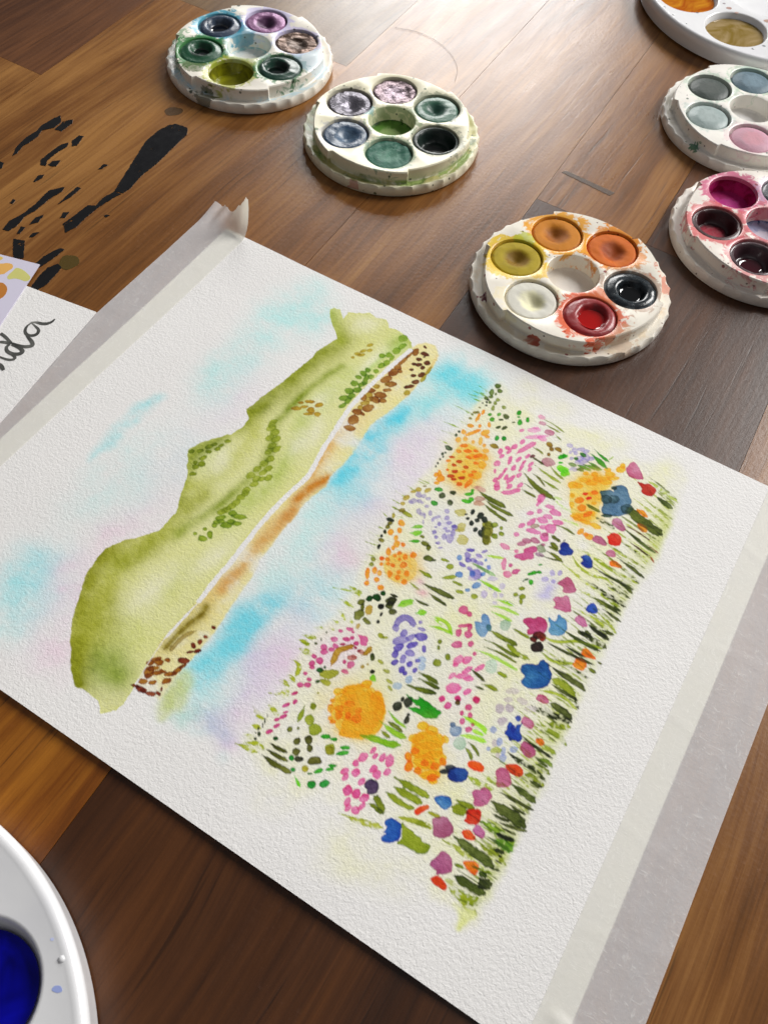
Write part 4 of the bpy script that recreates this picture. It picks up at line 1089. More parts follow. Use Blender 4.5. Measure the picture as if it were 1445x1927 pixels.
e|FCD07C|45||0|1|14897 -10119 524 206 207 -512
e|FBC86A|45||1|1|14872 -10135 583 229 237 -584
e|F9B02E|45||1|0.9|15015 -10083 378 242 238 -399
e|F9B02E|45||1|0.9|14716 -9875 355 228 139 -231
e|F9B02E|45||1|0.9|15102 -10461 358 141 74 -183
e|F29A2C|45||0|1|14048 -8610 8 106 105 -23
e|F29A2C|45||0|1|14144 -8907 62 40 57 -95
e|F29A2C|45||0|1|13923 -9146 84 54 60 -99
e|F29A2C|45||0|1|14180 -9217 66 43 52 -86
e|F29A2C|45||0|1|14340 -9424 95 17 31 -127
e|F29A2C|45||0|1|14310 -9608 45 29 45 -74
e|E8862A|45||0|1|14528 -9312 62 40 46 -77
e|EC8E22|45||0|1|14271 -9837 69 44 66 -108
e|EC8E22|45||0|1|14193 -10170 71 45 49 -80
e|EC8E22|45||0|1|14375 -10094 62 40 45 -73
e|EC8E22|45||0|1|14290 -10357 48 31 36 -59
e|EC8E22|45||0|1|14475 -10230 55 35 31 -52
e|EC8E22|45||0|1|14594 -9670 81 52 43 -72
e|EC8E22|45||0|1|14520 -9839 49 31 28 -47
e|EC8E22|45||0|1|14829 -9681 70 45 51 -86
e|EC8E22|45||0|1|15035 -9468 88 56 51 -87
e|EC8E22|45||0|1|14716 -9875 49 31 36 -59
e|EC8E22|45||0|1|14942 -10308 60 38 35 -59
e|EC8E22|45||0|1|15193 -10207 70 45 59 -100
e|EC8E22|45||0|1|14730 -10523 72 46 62 -102
e|EC8E22|45||0|1|15019 -10495 63 41 42 -70
e|EC8E22|45||0|1|15291 -10517 73 47 44 -74
e|E2761C|45||0|1|14645 -10193 62 40 41 -68
e|E2761C|45||0|1|14959 -10000 97 62 59 -99
e|E2761C|45||0|1|14184 -10156 57 36 37 -61
e|EC9024|45||0|1|14091 -10912 62 32 101 -192
e|EC9024|45||0|1|14230 -10685 71 45 68 -110
e|EC9024|45||0|1|14420 -10682 67 43 66 -106
e|EC9024|45||0|1|14475 -10941 80 51 51 -82
e|EC9024|45||0|1|14254 -11238 77 14 24 -96
e|EC9024|45||0|1|14746 -11098 104 67 54 -89
e|7E8428|46||0|1|13974 -10359 61 39 48 -77
e|7E8428|46||0|1|14018 -10543 70 45 48 -77
s|7E9010|47||0|1|15368 -9857 15653 -9872 15971 -9886|79|0.4|0
s|8A9A20|47||0|1|15436 -10443 15661 -10474 15892 -10520|44|0.3|0
s|434D10|48||0|1|15827 -10232 16134 -10230 16513 -10181 16950 -10178|103|0.3|0
e|DDB6BC|48||1|0.9|15724 -10259 151 59 54 -138
s|434D10|49||0|1|16161 -10425 16517 -10485 16906 -10521|62|0.25|0
e|E0B4B8|49||1|0.9|16016 -10556 225 64 42 -140
s|434D10|50||0|1|15862 -10846 16111 -10896 16413 -10835|46|0.3|0
s|6CB82A|51||0|1|14420 -8603 14562 -8448 14730 -8340|76|0.35|0
s|84C83A|51||0|1|14493 -8787 14666 -8717 14785 -8557|99|0.35|0
s|4CA81E|51||0|1|14636 -9090 14790 -8991 14944 -8892|69|0.35|0
e|6A7020|51||0|1|15129 -8876 143 25 20 -91
e|6A7020|51||0|1|15340 -8967 63 41 66 -114
e|6A7020|51||0|1|14934 -8691 91 16 12 -52
e|4E5A1A|51||0|1|15549 -9300 160 62 45 -118
e|4E5A1A|51||0|1|15722 -9270 61 39 22 -39
e|8C9A28|52||0|1|16027 -9074 143 25 14 -65
e|8C9A28|52||0|1|16303 -9198 122 34 28 -97
e|8C9A28|52||0|1|16460 -9572 190 149 40 -60
e|8C9A28|52||0|1|16836 -9606 159 13 7 -65
e|8C9A28|52||0|1|17036 -9846 127 23 11 -57
e|8C9A28|52||0|1|17532 -9741 106 67 49 -90
e|9A8EC8|53||0|1|16595 -8254 117 75 35 -65
e|9A8EC8|53||0|1|16607 -8499 54 114 137 -91
e|9A8EC8|53||0|1|16841 -8551 141 25 17 -88
e|9A8EC8|53||0|1|17068 -8527 188 33 14 -73
e|9A8EC8|53||0|1|16893 -8900 86 15 12 -64
e|9A8EC8|53||0|1|17198 -8962 185 33 34 -181
e|9A8EC8|53||0|1|17021 -8050 69 96 46 -45
e|9A8EC8|53||0|1|16939 -8286 116 20 13 -67
e|7A6CBC|53||0|1|16611 -8252 99 64 25 -46
e|7A6CBC|53||0|1|16617 -8896 146 -18 -3 -75
e|7A6CBC|53||0|1|16714 -8633 100 64 52 -95
e|6C92CC|53||0|1|16423 -8719 39 82 75 -49
e|6C92CC|53||0|1|16717 -9278 103 66 49 -90
e|6C92CC|53||0|1|17077 -9020 71 45 50 -93
e|6C92CC|53||0|1|17391 -8846 73 47 36 -68
e|6C92CC|53||0|1|17402 -9342 74 122 69 -55
e|6C92CC|53||0|1|17229 -9646 55 35 25 -47
e|6C92CC|53||0|1|17211 -8314 37 24 28 -53
e|6C92CC|53||0|1|17427 -8497 50 32 33 -62
e|CFC4DC|53||0|1|17168 -9158 124 79 42 -78
e|CFC4DC|53||0|1|17781 -9486 78 50 50 -95
e|CFC4DC|53||0|1|16972 -8346 104 66 34 -64
s|8CA878|53||0|1|16772 -8677 17106 -8663 17521 -8676|58|0.3|0
e|0F6A1C|54||0|1|14641 -11663 70 45 58 -92
e|0F6A1C|54||0|1|14813 -11504 124 36 35 -106
e|0F6A1C|54||0|1|14906 -11258 56 36 43 -71
e|4A4E18|54||0|1|15294 -11322 127 24 26 -114
e|4A4E18|54||0|1|15332 -11468 94 60 33 -55
e|4A4E18|54||0|1|15265 -11132 115 21 10 -42
e|1A1C12|54||0|1|15091 -11660 63 40 24 -39
s|9CCE34|54||0|1|15569 -11355 15701 -11120 15890 -10980|76|0.2|0
s|5E6A14|55||0|1|15656 -5957 16015 -6059 16403 -6051 16806 -6076|108|0.25|0
e|CFAAA6|55||0|1|15719 -5872 164 8 12 -98
e|CFAAA6|55||0|1|15536 -5901 54 35 26 -48
s|5E6A14|56||0|1|16006 -6176 16479 -6265 17206 -6239|79|0.3|0
e|C2A098|56||0|1|15901 -6235 164 83 43 -97
s|5E6A14|57||0|1|16101 -6356 16598 -6493 17088 -6543|79|0.3|0
e|C6A090|57||0|1|15963 -6432 168 86 36 -82
e|8A8C2C|58||0|1|16623 -7077 170 66 42 -120
e|8A8C2C|58||0|1|16730 -7346 123 79 95 -180
e|8A8C2C|58||0|1|16849 -7604 89 57 76 -144
e|76861C|58||0|1|16829 -6902 91 58 47 -90
e|76861C|58||0|1|17030 -7321 109 18 17 -91
e|76861C|58||0|1|17086 -6906 43 28 32 -61
e|76861C|58||0|1|17210 -7100 89 -4 3 -86
e|DB7CB2|59||0|1|17733 -5036 24 188 109 -30
e|DB7CB2|59||0|1|17734 -5256 18 144 57 -15
e|D878AE|59||0|1|17666 -5795 80 78 40 -57
e|D878AE|59||0|1|17917 -5545 80 -4 2 -116
e|D878AE|59||0|1|18133 -5174 142 38 19 -80
e|D878AE|59||0|1|18417 -5296 176 47 27 -117
e|D878AE|59||0|1|18146 -5817 186 50 28 -121
e|D878AE|59||0|1|18276 -5582 188 51 21 -91
e|D878AE|59||0|1|18634 -5609 184 71 31 -103
e|D878AE|59||0|1|17856 -6111 66 173 78 -47
e|D878AE|59||0|1|17639 -6422 56 118 66 -47
e|D878AE|59||0|1|18089 -6408 222 75 25 -88
e|D878AE|59||0|1|18293 -6085 86 56 33 -68
e|D878AE|59||0|1|18553 -5981 175 28 32 -209
e|D878AE|59||0|1|17648 -6852 50 104 67 -47
e|D878AE|59||0|1|18517 -6405 121 78 72 -150
e|B87492|59||0|1|18071 -6859 150 58 31 -97
e|B87492|59||0|1|18305 -6709 171 28 16 -103
e|B87492|59||0|1|17965 -7073 114 73 36 -72
e|B87492|59||0|1|18616 -6717 64 41 27 -56
e|B87492|59||0|1|18510 -6284 84 54 30 -62
e|A89888|59||0|1|18046 -6181 111 71 33 -68
e|DB7CA8|59||0|1|17534 -7495 157 -6 2 -88
e|DB7CA8|59||0|1|17810 -8131 78 34 79 -215
e|DB7CA8|59||0|1|18068 -8405 119 76 58 -113
e|DB7CA8|59||0|1|17956 -7450 59 38 36 -71
e|C95A92|59||0|1|18026 -8025 65 42 33 -64
e|C95A92|59||0|1|18286 -8138 100 113 67 -78
p|C4508C|59||0|1|18110 -7248 18240 -7062 18338 -6916 18465 -6896 18567 -7036 18435 -7183 18555 -7289 18557 -7430 18362 -7515 18305 -7673 18139 -7678 18029 -7729 17933 -7607 18056 -7446 18211 -7347||0
e|A888A0|59||0|1|18680 -7128 122 47 20 -64
e|909C80|59||0|1|18625 -6876 157 -7 1 -146
s|74802A|60||0|1|18662 -5741 18979 -5686 19348 -5744|54|0.4|0
s|5A6416|60||0|1|18682 -6215 19049 -6272|73|0.15|0
s|6A7418|60||0|1|18783 -6464 19091 -6576|76|0.15|0
s|6A7418|60||0|1|18761 -6665 19155 -6639|49|0.2|0
s|6A7418|61||0|1|18826 -6870 19092 -6863 19455 -6955|66|0.3|0
s|5A6010|61||0|1|18687 -7143 19089 -7069 19350 -6982|33|0.5|0
s|C6E08C|62||0|0.9|18100 -4776 18501 -4958 19010 -4935|59|0.3|1
s|C6E08C|63||0|0.9|18567 -5394 19046 -5386 19363 -5332|58|0.3|1
s|C6E08C|64||0|0.9|18004 -4794 18358 -4653|59|0.3|1
s|AFD446|65||0|1|17069 -8183 17349 -8064 17688 -7927|55|0.4|0
s|AFD446|66||0|1|17335 -9130 17697 -9114 18162 -9108|54|0.4|0
s|AFD446|67||0|1|18204 -9446 18483 -9344 18790 -9300|53|0.4|0
s|9ABE88|68||0|1|16915 -8665 17331 -8678 17770 -8675|58|0.4|0
e|2E9E14|69||0|1|18789 -7903 111 126 47 -56
e|2E9E14|69||0|1|18978 -7742 84 14 8 -54
e|2E9E14|69||0|1|18878 -7467 55 36 13 -27
e|2E9E14|69||0|1|18906 -8243 69 44 40 -80
e|0F5A16|69||0|1|18710 -8250 53 61 18 -21
e|0F5A16|69||0|1|18660 -8349 20 13 9 -19
e|7C8A16|70||0|1|18745 -8619 94 60 37 -75
e|7C8A16|70||0|1|18665 -8922 73 46 36 -71
e|7C8A16|70||0|1|18889 -8875 83 53 41 -83
e|7C8A16|70||0|1|18931 -9058 41 26 38 -75
e|C4BEE4|71||1|0.85|19428 -8124 314 55 58 -399
e|C4BEE4|71||1|0.85|19470 -8484 271 107 48 -158
e|B4AADA|71||0|1|19362 -7536 69 44 52 -108
e|B4AADA|71||0|1|19579 -7397 62 40 38 -82
e|B4AADA|71||0|1|19235 -7895 97 62 42 -87
e|B4AADA|71||0|1|19525 -7808 53 34 29 -61
e|C9C2DE|71||0|1|17765 -9496 84 54 56 -105
e|C9C2DE|71||0|1|18097 -9303 59 38 49 -95
e|C9C2DE|71||0|1|18287 -9221 59 38 36 -69
e|C9C2DE|71||0|1|18154 -8899 70 45 51 -98
e|C9C2DE|71||0|1|17851 -9152 57 36 32 -61
e|C9C2DE|71||0|1|17748 -8827 163 104 45 -85
e|C9C2DE|71||0|1|18219 -9570 63 40 27 -51
e|C9C2DE|71||0|1|17432 -8514 49 31 30 -56
s|2E3C10|72||0|1|19154 -6205 19176 -6107|17|0.25|0
p|0A2E92|72||0|1|19137 -6423 19111 -6294 19200 -6195 19347 -6184 19446 -6287 19593 -6336 19635 -6515 19528 -6645 19406 -6743 19286 -6739 19168 -6630 19223 -6533||0
s|AEBB42|74||0|1|19584 -6306 19899 -6186 20441 -6206 21176 -6379 21794 -6301|59|0.15|1
s|AEBB42|75||0|1|19675 -6576 19987 -6821 20421 -6903 20950 -6763 21487 -6498|59|0.15|1
s|AEBB42|76||0|1|19515 -7023 19998 -7134 20586 -7271 21217 -7374 21788 -7507 21939 -7713|58|0.15|1
s|AEBB42|77||0|1|20338 -6272 20968 -6353 21588 -6275 21961 -6313|59|0.15|1
s|AEBB42|78||0|1|20392 -7707 20786 -7571 21208 -7648|57|0.15|1
s|AEBB42|79||0|1|20480 -8322 20916 -8290 21368 -8302 21792 -8402|56|0.15|1
s|AEBB42|80||0|1|21314 -8036 21679 -8141 22065 -8377|56|0.15|1
s|AEBB42|81||0|1|20609 -5524 21295 -5577 21765 -5600|60|0.15|1
s|AEBB42|82||0|1|20971 -5124 21461 -5183 22023 -5353|60|0.15|1
s|4E5A10|83||0|1|21010 -6526 21604 -6620 22025 -6780|55|0.3|1
s|4E5A10|83||0|1|20875 -6890 21415 -6937 21975 -6967|54|0.3|1
s|4E5A10|83||0|1|20596 -7147 21086 -7224 21900 -7321|54|0.3|1
s|4E5A10|83||0|1|20337 -7155 20881 -7200 21150 -7222|54|0.3|1
s|3C4516|83||0|1|21126 -7315 21495 -7273 21963 -7319|88|0.1|1
s|454F14|83||0|1|21498 -7577 21914 -7578|78|0.2|1
s|4E5A10|83||0|1|21182 -7588 21587 -7635 21939 -7713|47|0.3|0
s|3A4510|84||0|1|20983 -5777 21402 -5833 22069 -5987|72|0.35|0
s|4E5A10|84||0|1|21275 -6075 21639 -6163 22012 -6281|45|0.3|1
s|5A3414|85||0|1|21055 -4966 21459 -5018 21788 -5096 21919 -5094|37|0.3|0
s|B05A20|85||0|1|21905 -5062 22147 -5254|33|0.3|0
s|8A3E10|85||0|1|21667 -4718 22140 -4829|20|0.2|0
s|4A5A22|86||0|1|20848 -4593 21310 -4739 21747 -4833 22023 -4863|68|0.3|0
s|3E4A10|87||0|1|20398 -6557 20817 -6609 21270 -6598 21923 -6612|58|0.3|0
s|5A6616|88||0|1|20781 -7632 21195 -7618 21587 -7635 21864 -7686|78|0.3|0
s|454F14|88||0|1|21350 -7824 21689 -7872 22046 -7926|62|0.4|0
s|454F14|89||0|1|20905 -5125 21263 -5186 21711 -5310|57|0.3|1
p|D01C02|89||0|1|20332 -5179 20398 -5116 20471 -4933 20600 -4880 20755 -4928 20849 -5056 20874 -5249 20775 -5367 20636 -5432 20493 -5411 20441 -5277||0
p|B4628E|90||0|1|19959 -5587 19985 -5403 20059 -5304 20243 -5300 20406 -5404 20504 -5529 20414 -5615 20226 -5645 20053 -5631||0
p|C07098|91||0|1|20576 -5833 20612 -5686 20729 -5570 20869 -5625 20976 -5760 20880 -5843 20703 -5895||0
p|E8780E|92||0|1|20837 -6074 20923 -5945 21071 -5904 21261 -6004 21269 -6099 21107 -6143 20939 -6211||0
p|0A34A4|93||0|1|19869 -6451 19953 -6307 20089 -6236 20259 -6282 20363 -6418 20412 -6588 20329 -6698 20155 -6753 19984 -6682 20042 -6503||0
p|B65A84|94||0|1|19673 -7796 19748 -7591 19825 -7403 19961 -7376 20180 -7530 20379 -7715 20179 -7882 19942 -8041 19919 -7815 19737 -7814||0
p|BC5C8A|95||0|1|19775 -8448 19845 -8250 19997 -8191 20092 -8046 20236 -8077 20396 -8281 20534 -8496 20355 -8610 20097 -8680 19913 -8703 19975 -8492||0
p|0A30A8|96||0|1|20861 -8098 20840 -7979 20938 -7839 21026 -7783 21136 -7885 21284 -7980 21225 -8123 21047 -8225 20888 -8194||0
s|454F14|97||0|1|21147 -8591 21459 -8651 21831 -8708|73|0.2|0
p|C0689C|97||0|1|20728 -8709 20738 -8534 20812 -8450 20950 -8437 21121 -8533 21229 -8687 21078 -8790 20888 -8793||0
s|3E4714|98||0|1|20954 -8972 21179 -9013 21469 -8956|70|0.1|0
s|3E4714|98||0|1|21170 -8853 21388 -8916|61|0.1|0
s|454F14|98||0|1|21657 -8525 22015 -8481|61|0.3|0
s|B0BC34|99||0|1|13399 -11975 13846 -11804 14302 -11648|68|0.45|1
s|B0BC34|99||0|1|13700 -11686 14067 -11606 14304 -11761|68|0.45|1
s|B0BC34|99||0|1|13734 -12220 14098 -12195 14314 -12209|67|0.45|1
s|B0BC34|99||0|1|13926 -12568 14158 -12607 14350 -12744|66|0.45|1
s|B0BC34|99||0|1|14035 -12944 14289 -12966|66|0.45|1
s|B0BC34|99||0|1|13660 -13512 13941 -13370|65|0.45|1
s|B0BC34|99||0|1|13599 -13877 13936 -13770|64|0.45|1
s|B0BC34|99||0|1|13552 -14157 13880 -14091|64|0.45|1
s|B0BC34|99||0|1|13704 -14380 14048 -14338|64|0.45|1
s|B0BC34|99||0|1|14051 -13227 14263 -13238|65|0.45|1
s|B0BC34|99||0|1|13852 -11705 14267 -11593|68|0.45|1
s|B0BC34|99||0|1|14485 -12583 14634 -12710|66|0.45|1
e|5E641C|100||0|1|14482 -11932 93 60 56 -89
e|5E641C|100||0|1|14612 -12056 61 39 74 -117
e|5E641C|100||0|1|14661 -12323 20 212 135 -24
e|5E641C|100||0|1|14980 -12398 140 1 6 -78
e|B89A40|100||0|1|14824 -12014 115 22 41 -170
e|B89A40|100||0|1|14849 -12701 72 7 19 -121
e|0F6018|100||0|1|14642 -11667 77 49 58 -93
e|0F6018|100||0|1|14818 -11509 121 48 43 -102
e|0F6018|100||0|1|14908 -11253 59 37 43 -70
e|454A1A|100||0|1|15271 -11353 128 122 66 -77
e|454A1A|100||0|1|15325 -11526 55 116 109 -64
e|454A1A|100||0|1|15533 -11674 118 75 59 -98
e|454A1A|100||0|1|15278 -11139 113 21 10 -42
e|181A14|100||0|1|15108 -11702 75 48 46 -75
e|181A14|100||0|1|15264 -11939 40 0 5 -70
e|181A14|100||0|1|15311 -12224 42 26 32 -52
s|96CE2C|101||0|1|15586 -11397 15759 -11174 15882 -10981|106|0.2|0
s|7CC81E|101||0|1|16205 -11302 16336 -11181 16447 -11111|106|0.3|0
e|EFD2DC|102||1|0.7|14886 -13417 477 303 306 -475
e|EFD2DC|102||1|0.7|14504 -14014 343 7 36 -431
e|C64E88|102||0|1|14455 -13152 63 40 35 -54
e|C64E88|102||0|1|14678 -12937 125 24 18 -74
e|C64E88|102||0|1|14823 -12962 44 28 25 -40
e|C64E88|102||0|1|14457 -13482 103 65 51 -78
e|C64E88|102||0|1|14784 -13285 112 45 29 -66
e|C64E88|102||0|1|14903 -13156 54 34 29 -45
e|C64E88|102||0|1|14601 -13651 93 28 23 -66
e|C64E88|102||0|1|14559 -13827 68 43 32 -49
e|C64E88|102||0|1|14317 -13895 76 48 45 -68
e|C64E88|102||0|1|14412 -14037 86 55 39 -59
e|C64E88|102||0|1|15123 -13238 65 42 37 -57
e|C64E88|102||0|1|14229 -14321 86 17 17 -65
e|C64E88|102||0|1|14464 -14347 101 21 28 -109
e|C64E88|102||0|1|14292 -14549 80 51 50 -74
e|C64E88|102||0|1|14385 -14663 62 39 33 -49
e|C64E88|102||0|1|14320 -14935 65 13 16 -58
e|C64E88|102||0|1|14531 -15026 69 43 39 -58
e|C64E88|102||0|1|14388 -15326 78 49 44 -63
e|C64E88|102||0|1|14587 -15206 90 57 47 -69
e|C64E88|102||0|1|15141 -13967 39 25 34 -52
e|C64E88|102||0|1|15365 -13929 32 110 96 -33
e|C64E88|102||0|1|15331 -14220 108 12 10 -66
p|D0609A|102||0|1|14941 -12952 15106 -12919 15290 -12838 15366 -12934 15379 -13033 15450 -13095 15411 -13191 15236 -13231 15191 -13081 15090 -13001||0
e|A8205C|102||0|1|15262 -13691 23 14 13 -20
e|A8205C|102||0|1|14767 -13493 83 53 25 -38
e|A8205C|102||0|1|15177 -13375 50 1 3 -37
e|A8205C|102||0|1|15328 -13403 46 29 26 -42
e|B0605A|102||0|1|15255 -13706 116 74 54 -85
e|C08A80|102||0|1|15403 -13390 106 21 19 -79
s|AE8420|102||0|1|14865 -14308 14798 -14003 14770 -13704 14951 -13518 15085 -13362|94|0.12|0
s|AE8A24|102||0|1|15475 -13503 15570 -13338 15586 -13098|87|0.25|0
e|3E4A18|103||0|1|15806 -13356 69 44 70 -112
e|3E4A18|103||0|1|16050 -13764 61 38 32 -51
e|3E4A18|103||0|1|14035 -13929 52 10 11 -41
e|3E4A18|103||0|1|14108 -13427 15 10 18 -28
e|3E4A18|103||0|1|14099 -13720 16 10 23 -35
e|0C4C18|103||0|1|14635 -14598 80 50 41 -61
e|0C4C18|103||0|1|14720 -14441 28 18 21 -32
e|0C4C18|103||0|1|14785 -14946 65 41 34 -51
e|A89040|103||0|1|15707 -13782 64 1 5 -80
e|A89040|103||0|1|15801 -13639 25 16 18 -28
p|6CC014|103||0|1|16095 -13993 16116 -13791 16258 -13873 16327 -13999 16215 -14002||0
e|9AA030|103||0|1|15642 -12596 105 1 5 -78
e|9AA030|103||0|1|15794 -12572 66 42 20 -33
e|9AA030|103||0|1|16105 -13349 113 -8 -2 -63
e|9AA030|103||0|1|16431 -13507 116 2 3 -64
e|9AA030|103||0|1|16655 -13741 127 -9 -2 -53
e|9AA030|103||0|1|16797 -13922 82 -29 -10 -34
e|9AA030|103||0|1|14939 -14570 192 178 96 -103
e|9AA030|103||0|1|14988 -14845 166 34 22 -88
e|9AA030|103||0|1|15115 -15647 82 52 43 -64
e|9AA030|103||0|1|15007 -15243 24 15 12 -18
e|D8D4EA|104||1|0.7|16566 -12422 383 243 497 -839
s|8E84C2|104||0|1|15900 -12087 15837 -11870 15927 -11628 16194 -11569 16353 -11726|104|0.05|0
e|8E84C2|104||0|1|15900 -12087 99 63 65 -108
e|8E84C2|104||0|1|16225 -12099 36 122 97 -36
e|8E84C2|104||0|1|16257 -12404 172 160 92 -109
e|8E84C2|104||0|1|16648 -12865 92 18 33 -156
e|8E84C2|104||0|1|16735 -12599 148 94 64 -108
e|8E84C2|104||0|1|16508 -12101 90 121 67 -57
e|8E84C2|104||0|1|16485 -11495 48 31 27 -46
e|8E84C2|104||0|1|16646 -11686 99 19 10 -50
e|6658B4|104||0|1|16349 -12613 76 153 104 -60
e|6658B4|104||0|1|16365 -12886 102 -17 -15 -128
e|6658B4|104||0|1|16670 -12320 145 194 73 -62
e|6658B4|104||0|1|16491 -13122 65 105 71 -49
e|6658B4|104||0|1|16761 -11940 176 70 46 -120
e|6658B4|104||0|1|16924 -12917 13 100 82 -14
e|6658B4|104||0|1|16796 -13206 94 10 13 -107
e|6658B4|104||0|1|16957 -13259 23 74 55 -20
e|6658B4|104||0|1|17154 -12990 25 81 61 -22
e|6658B4|104||0|1|17077 -12681 72 46 30 -52
e|6658B4|104||0|1|17042 -12227 61 38 61 -106
e|A8BCD8|104||0|1|17150 -12582 107 67 57 -98
e|A8BCD8|104||0|1|17292 -12771 100 63 53 -92
e|A8BCD8|104||0|1|17129 -13373 59 115 89 -51
e|A8BCD8|104||0|1|16958 -13736 106 67 53 -88
e|F9B838|105||0|1|16361 -15053 705 444 470 -740
e|FBCB5C|105||1|0.7|16338 -15067 825 520 579 -912
e|FBB224|105||0|1|16129 -14739 440 277 242 -381
e|FBB224|105||0|1|16492 -14905 520 328 314 -499
e|FBB224|105||0|1|16565 -15474 413 260 188 -295
e|FBB224|105||0|1|16802 -15196 373 235 173 -277
e|FBB224|105||0|1|16027 -15133 331 208 219 -341
e|FBB224|105||0|1|16740 -14585 197 124 250 -405
e|FBB224|105||0|1|16119 -14209 138 87 64 -102
e|FBB224|105||0|1|15522 -14855 162 102 60 -92
e|FBB224|105||0|1|16522 -15756 267 168 78 -122
e|F8AC1C|105||1|0.9|16448 -14835 506 319 292 -465
e|F8AC1C|105||1|0.9|16511 -15540 408 257 159 -249
e|F29A1E|105||0|1|15507 -15204 53 33 30 -46
e|F29A1E|105||0|1|15591 -15440 73 46 65 -99
e|F29A1E|105||0|1|15825 -15309 96 61 52 -79
e|F29A1E|105||0|1|15921 -15492 78 49 64 -98
e|F29A1E|105||0|1|15765 -15720 33 64 95 -49
e|F29A1E|105||0|1|16161 -15342 71 45 54 -83
e|F29A1E|105||0|1|16433 -15267 121 76 73 -115
e|F29A1E|105||0|1|15875 -15764 81 51 36 -55
e|F29A1E|105||0|1|16346 -15030 81 51 53 -83
e|F29A1E|105||0|1|16035 -14996 122 77 48 -74
s|7CB418|106||0|1|16814 -15667 17254 -15517 17639 -15432 17959 -15294|107|0.2|0
s|86BE1E|106||0|1|17069 -14964 17314 -15003 17654 -15045 17994 -14989|95|0.3|0
s|7A8A14|106||0|1|17249 -15204 17587 -15245|59|0.3|0
s|5A6A14|106||0|1|17222 -14852 17542 -14860 17807 -14884|76|0.25|0
s|86BE1E|106||0|1|17141 -14562 17517 -14714 17866 -14720|49|0.3|0
e|20241A|107||0|1|17292 -14286 65 124 108 -60
e|20241A|107||0|1|17315 -14007 40 8 13 -66
e|20241A|107||0|1|17516 -13996 108 33 45 -155
e|20241A|107||0|1|17752 -14502 77 16 24 -122
e|20241A|107||0|1|17714 -14331 39 25 25 -43
e|20241A|107||0|1|16050 -13759 54 34 29 -46
p|179010|108||0|1|17277 -13808 17526 -13824 17770 -13753 17601 -13627 17841 -13658 18231 -13678 18586 -13723 18486 -13878 18520 -13937 18417 -14058 18134 -14164 17775 -14195 17559 -14150 17698 -14063 17961 -13947 17620 -13931||0
s|6E7E10|109||0|1|17300 -13002 17616 -12991 17998 -12988|80|0.35|0
s|6E7E10|109||0|1|17402 -13177 17702 -13141 18080 -13106|65|0.35|0
s|6E7E10|109||0|1|17181 -13539 17484 -13482 17807 -13379 18083 -13306|84|0.35|0
e|FABC40|110||0|1|18790 -15084 403 253 364 -631
e|FBCB5C|110||1|0.7|18732 -15090 517 324 388 -672
e|FBB628|110||0|1|18271 -14401 135 85 65 -112
e|FBB628|110||0|1|18590 -14361 155 97 68 -119
e|FBB628|110||0|1|18280 -14841 175 110 64 -110
e|FBB628|110||0|1|18646 -14674 417 262 130 -227
e|FBB628|110||0|1|18737 -14993 381 239 131 -227
e|FBB628|110||0|1|19048 -15108 312 195 124 -217
e|FBB628|110||0|1|19189 -15568 237 148 72 -126
e|FBB628|110||0|1|18863 -15316 257 161 108 -186
e|FBB628|110||0|1|19041 -14395 95 60 67 -119
e|FBB628|110||0|1|19367 -15667 117 73 38 -67
e|EC8A12|110||0|1|18359 -15447 77 48 58 -98
e|EC8A12|110||0|1|18533 -15690 100 63 64 -108
e|EC8A12|110||0|1|18803 -15658 98 62 58 -99
e|EC8A12|110||0|1|18876 -15338 104 65 43 -75
e|EC8A12|110||0|1|19182 -15238 110 69 55 -96
e|EC8A12|110||0|1|19310 -15036 86 54 53 -93
e|EC8A12|110||0|1|18445 -15176 88 55 42 -71
e|EC8A12|110||0|1|19294 -15593 137 85 49 -85
e|DA6CA4|111||0|1|17372 -15834 66 -3 -6 -112
e|DA6CA4|111||0|1|17514 -15961 62 -3 -6 -107
e|DA6CA4|111||0|1|17724 -15876 82 3 3 -130
e|DA6CA4|111||0|1|17950 -15842 104 32 46 -160
e|DA6CA4|111||0|1|17229 -16201 45 137 101 -32
e|DA6CA4|111||0|1|17128 -16433 30 92 97 -30
e|DA6CA4|111||0|1|17661 -16297 91 -4 -8 -133
e|DA6CA4|111||0|1|16995 -16805 62 116 80 -41
e|DA6CA4|111||0|1|17298 -16676 19 128 130 -17
e|DA6CA4|111||0|1|17096 -16938 18 125 73 -9
e|DA6CA4|111||0|1|17848 -16377 60 110 105 -55
e|DA6CA4|111||0|1|18053 -16188 54 122 80 -34
e|DA6CA4|111||0|1|17566 -16793 84 -3 -7 -116
e|DA6CA4|111||0|1|17355 -17221 109 15 18 -148
e|DA6CA4|111||0|1|17649 -17155 105 66 67 -105
e|DA6CA4|111||0|1|17861 -17082 94 58 25 -41
s|A0D030|112||0|1|16700 -11097 17007 -11050 17318 -11074 17556 -11324|60|0.15|0
s|A0D030|112||0|1|16806 -11455 17096 -11325 17541 -11297|60|0.3|0
s|A8D840|112||0|1|16700 -11097 17020 -11190 17227 -11205|45|0.2|1
e|6E7C14|113||0|1|17347 -11739 62 40 38 -67
e|6E7C14|113||0|1|17423 -11948 35 22 36 -64
e|6E7C14|113||0|1|17816 -12053 83 52 53 -95
e|6E7C14|113||0|1|17625 -12402 104 66 58 -103
e|CC5A92|114||0|1|17480 -10376 87 118 98 -90
e|CC5A92|114||0|1|17700 -10386 71 45 44 -82
e|CC5A92|114||0|1|17772 -10822 170 158 49 -62
e|CC5A92|114||0|1|17721 -11147 100 19 29 -157
e|CC5A92|114||0|1|17936 -10791 73 46 60 -112
e|CC5A92|114||0|1|18017 -11031 113 72 61 -112
e|CC5A92|114||0|1|17876 -11518 118 131 81 -86
e|CC5A92|114||0|1|18237 -11270 70 44 44 -81
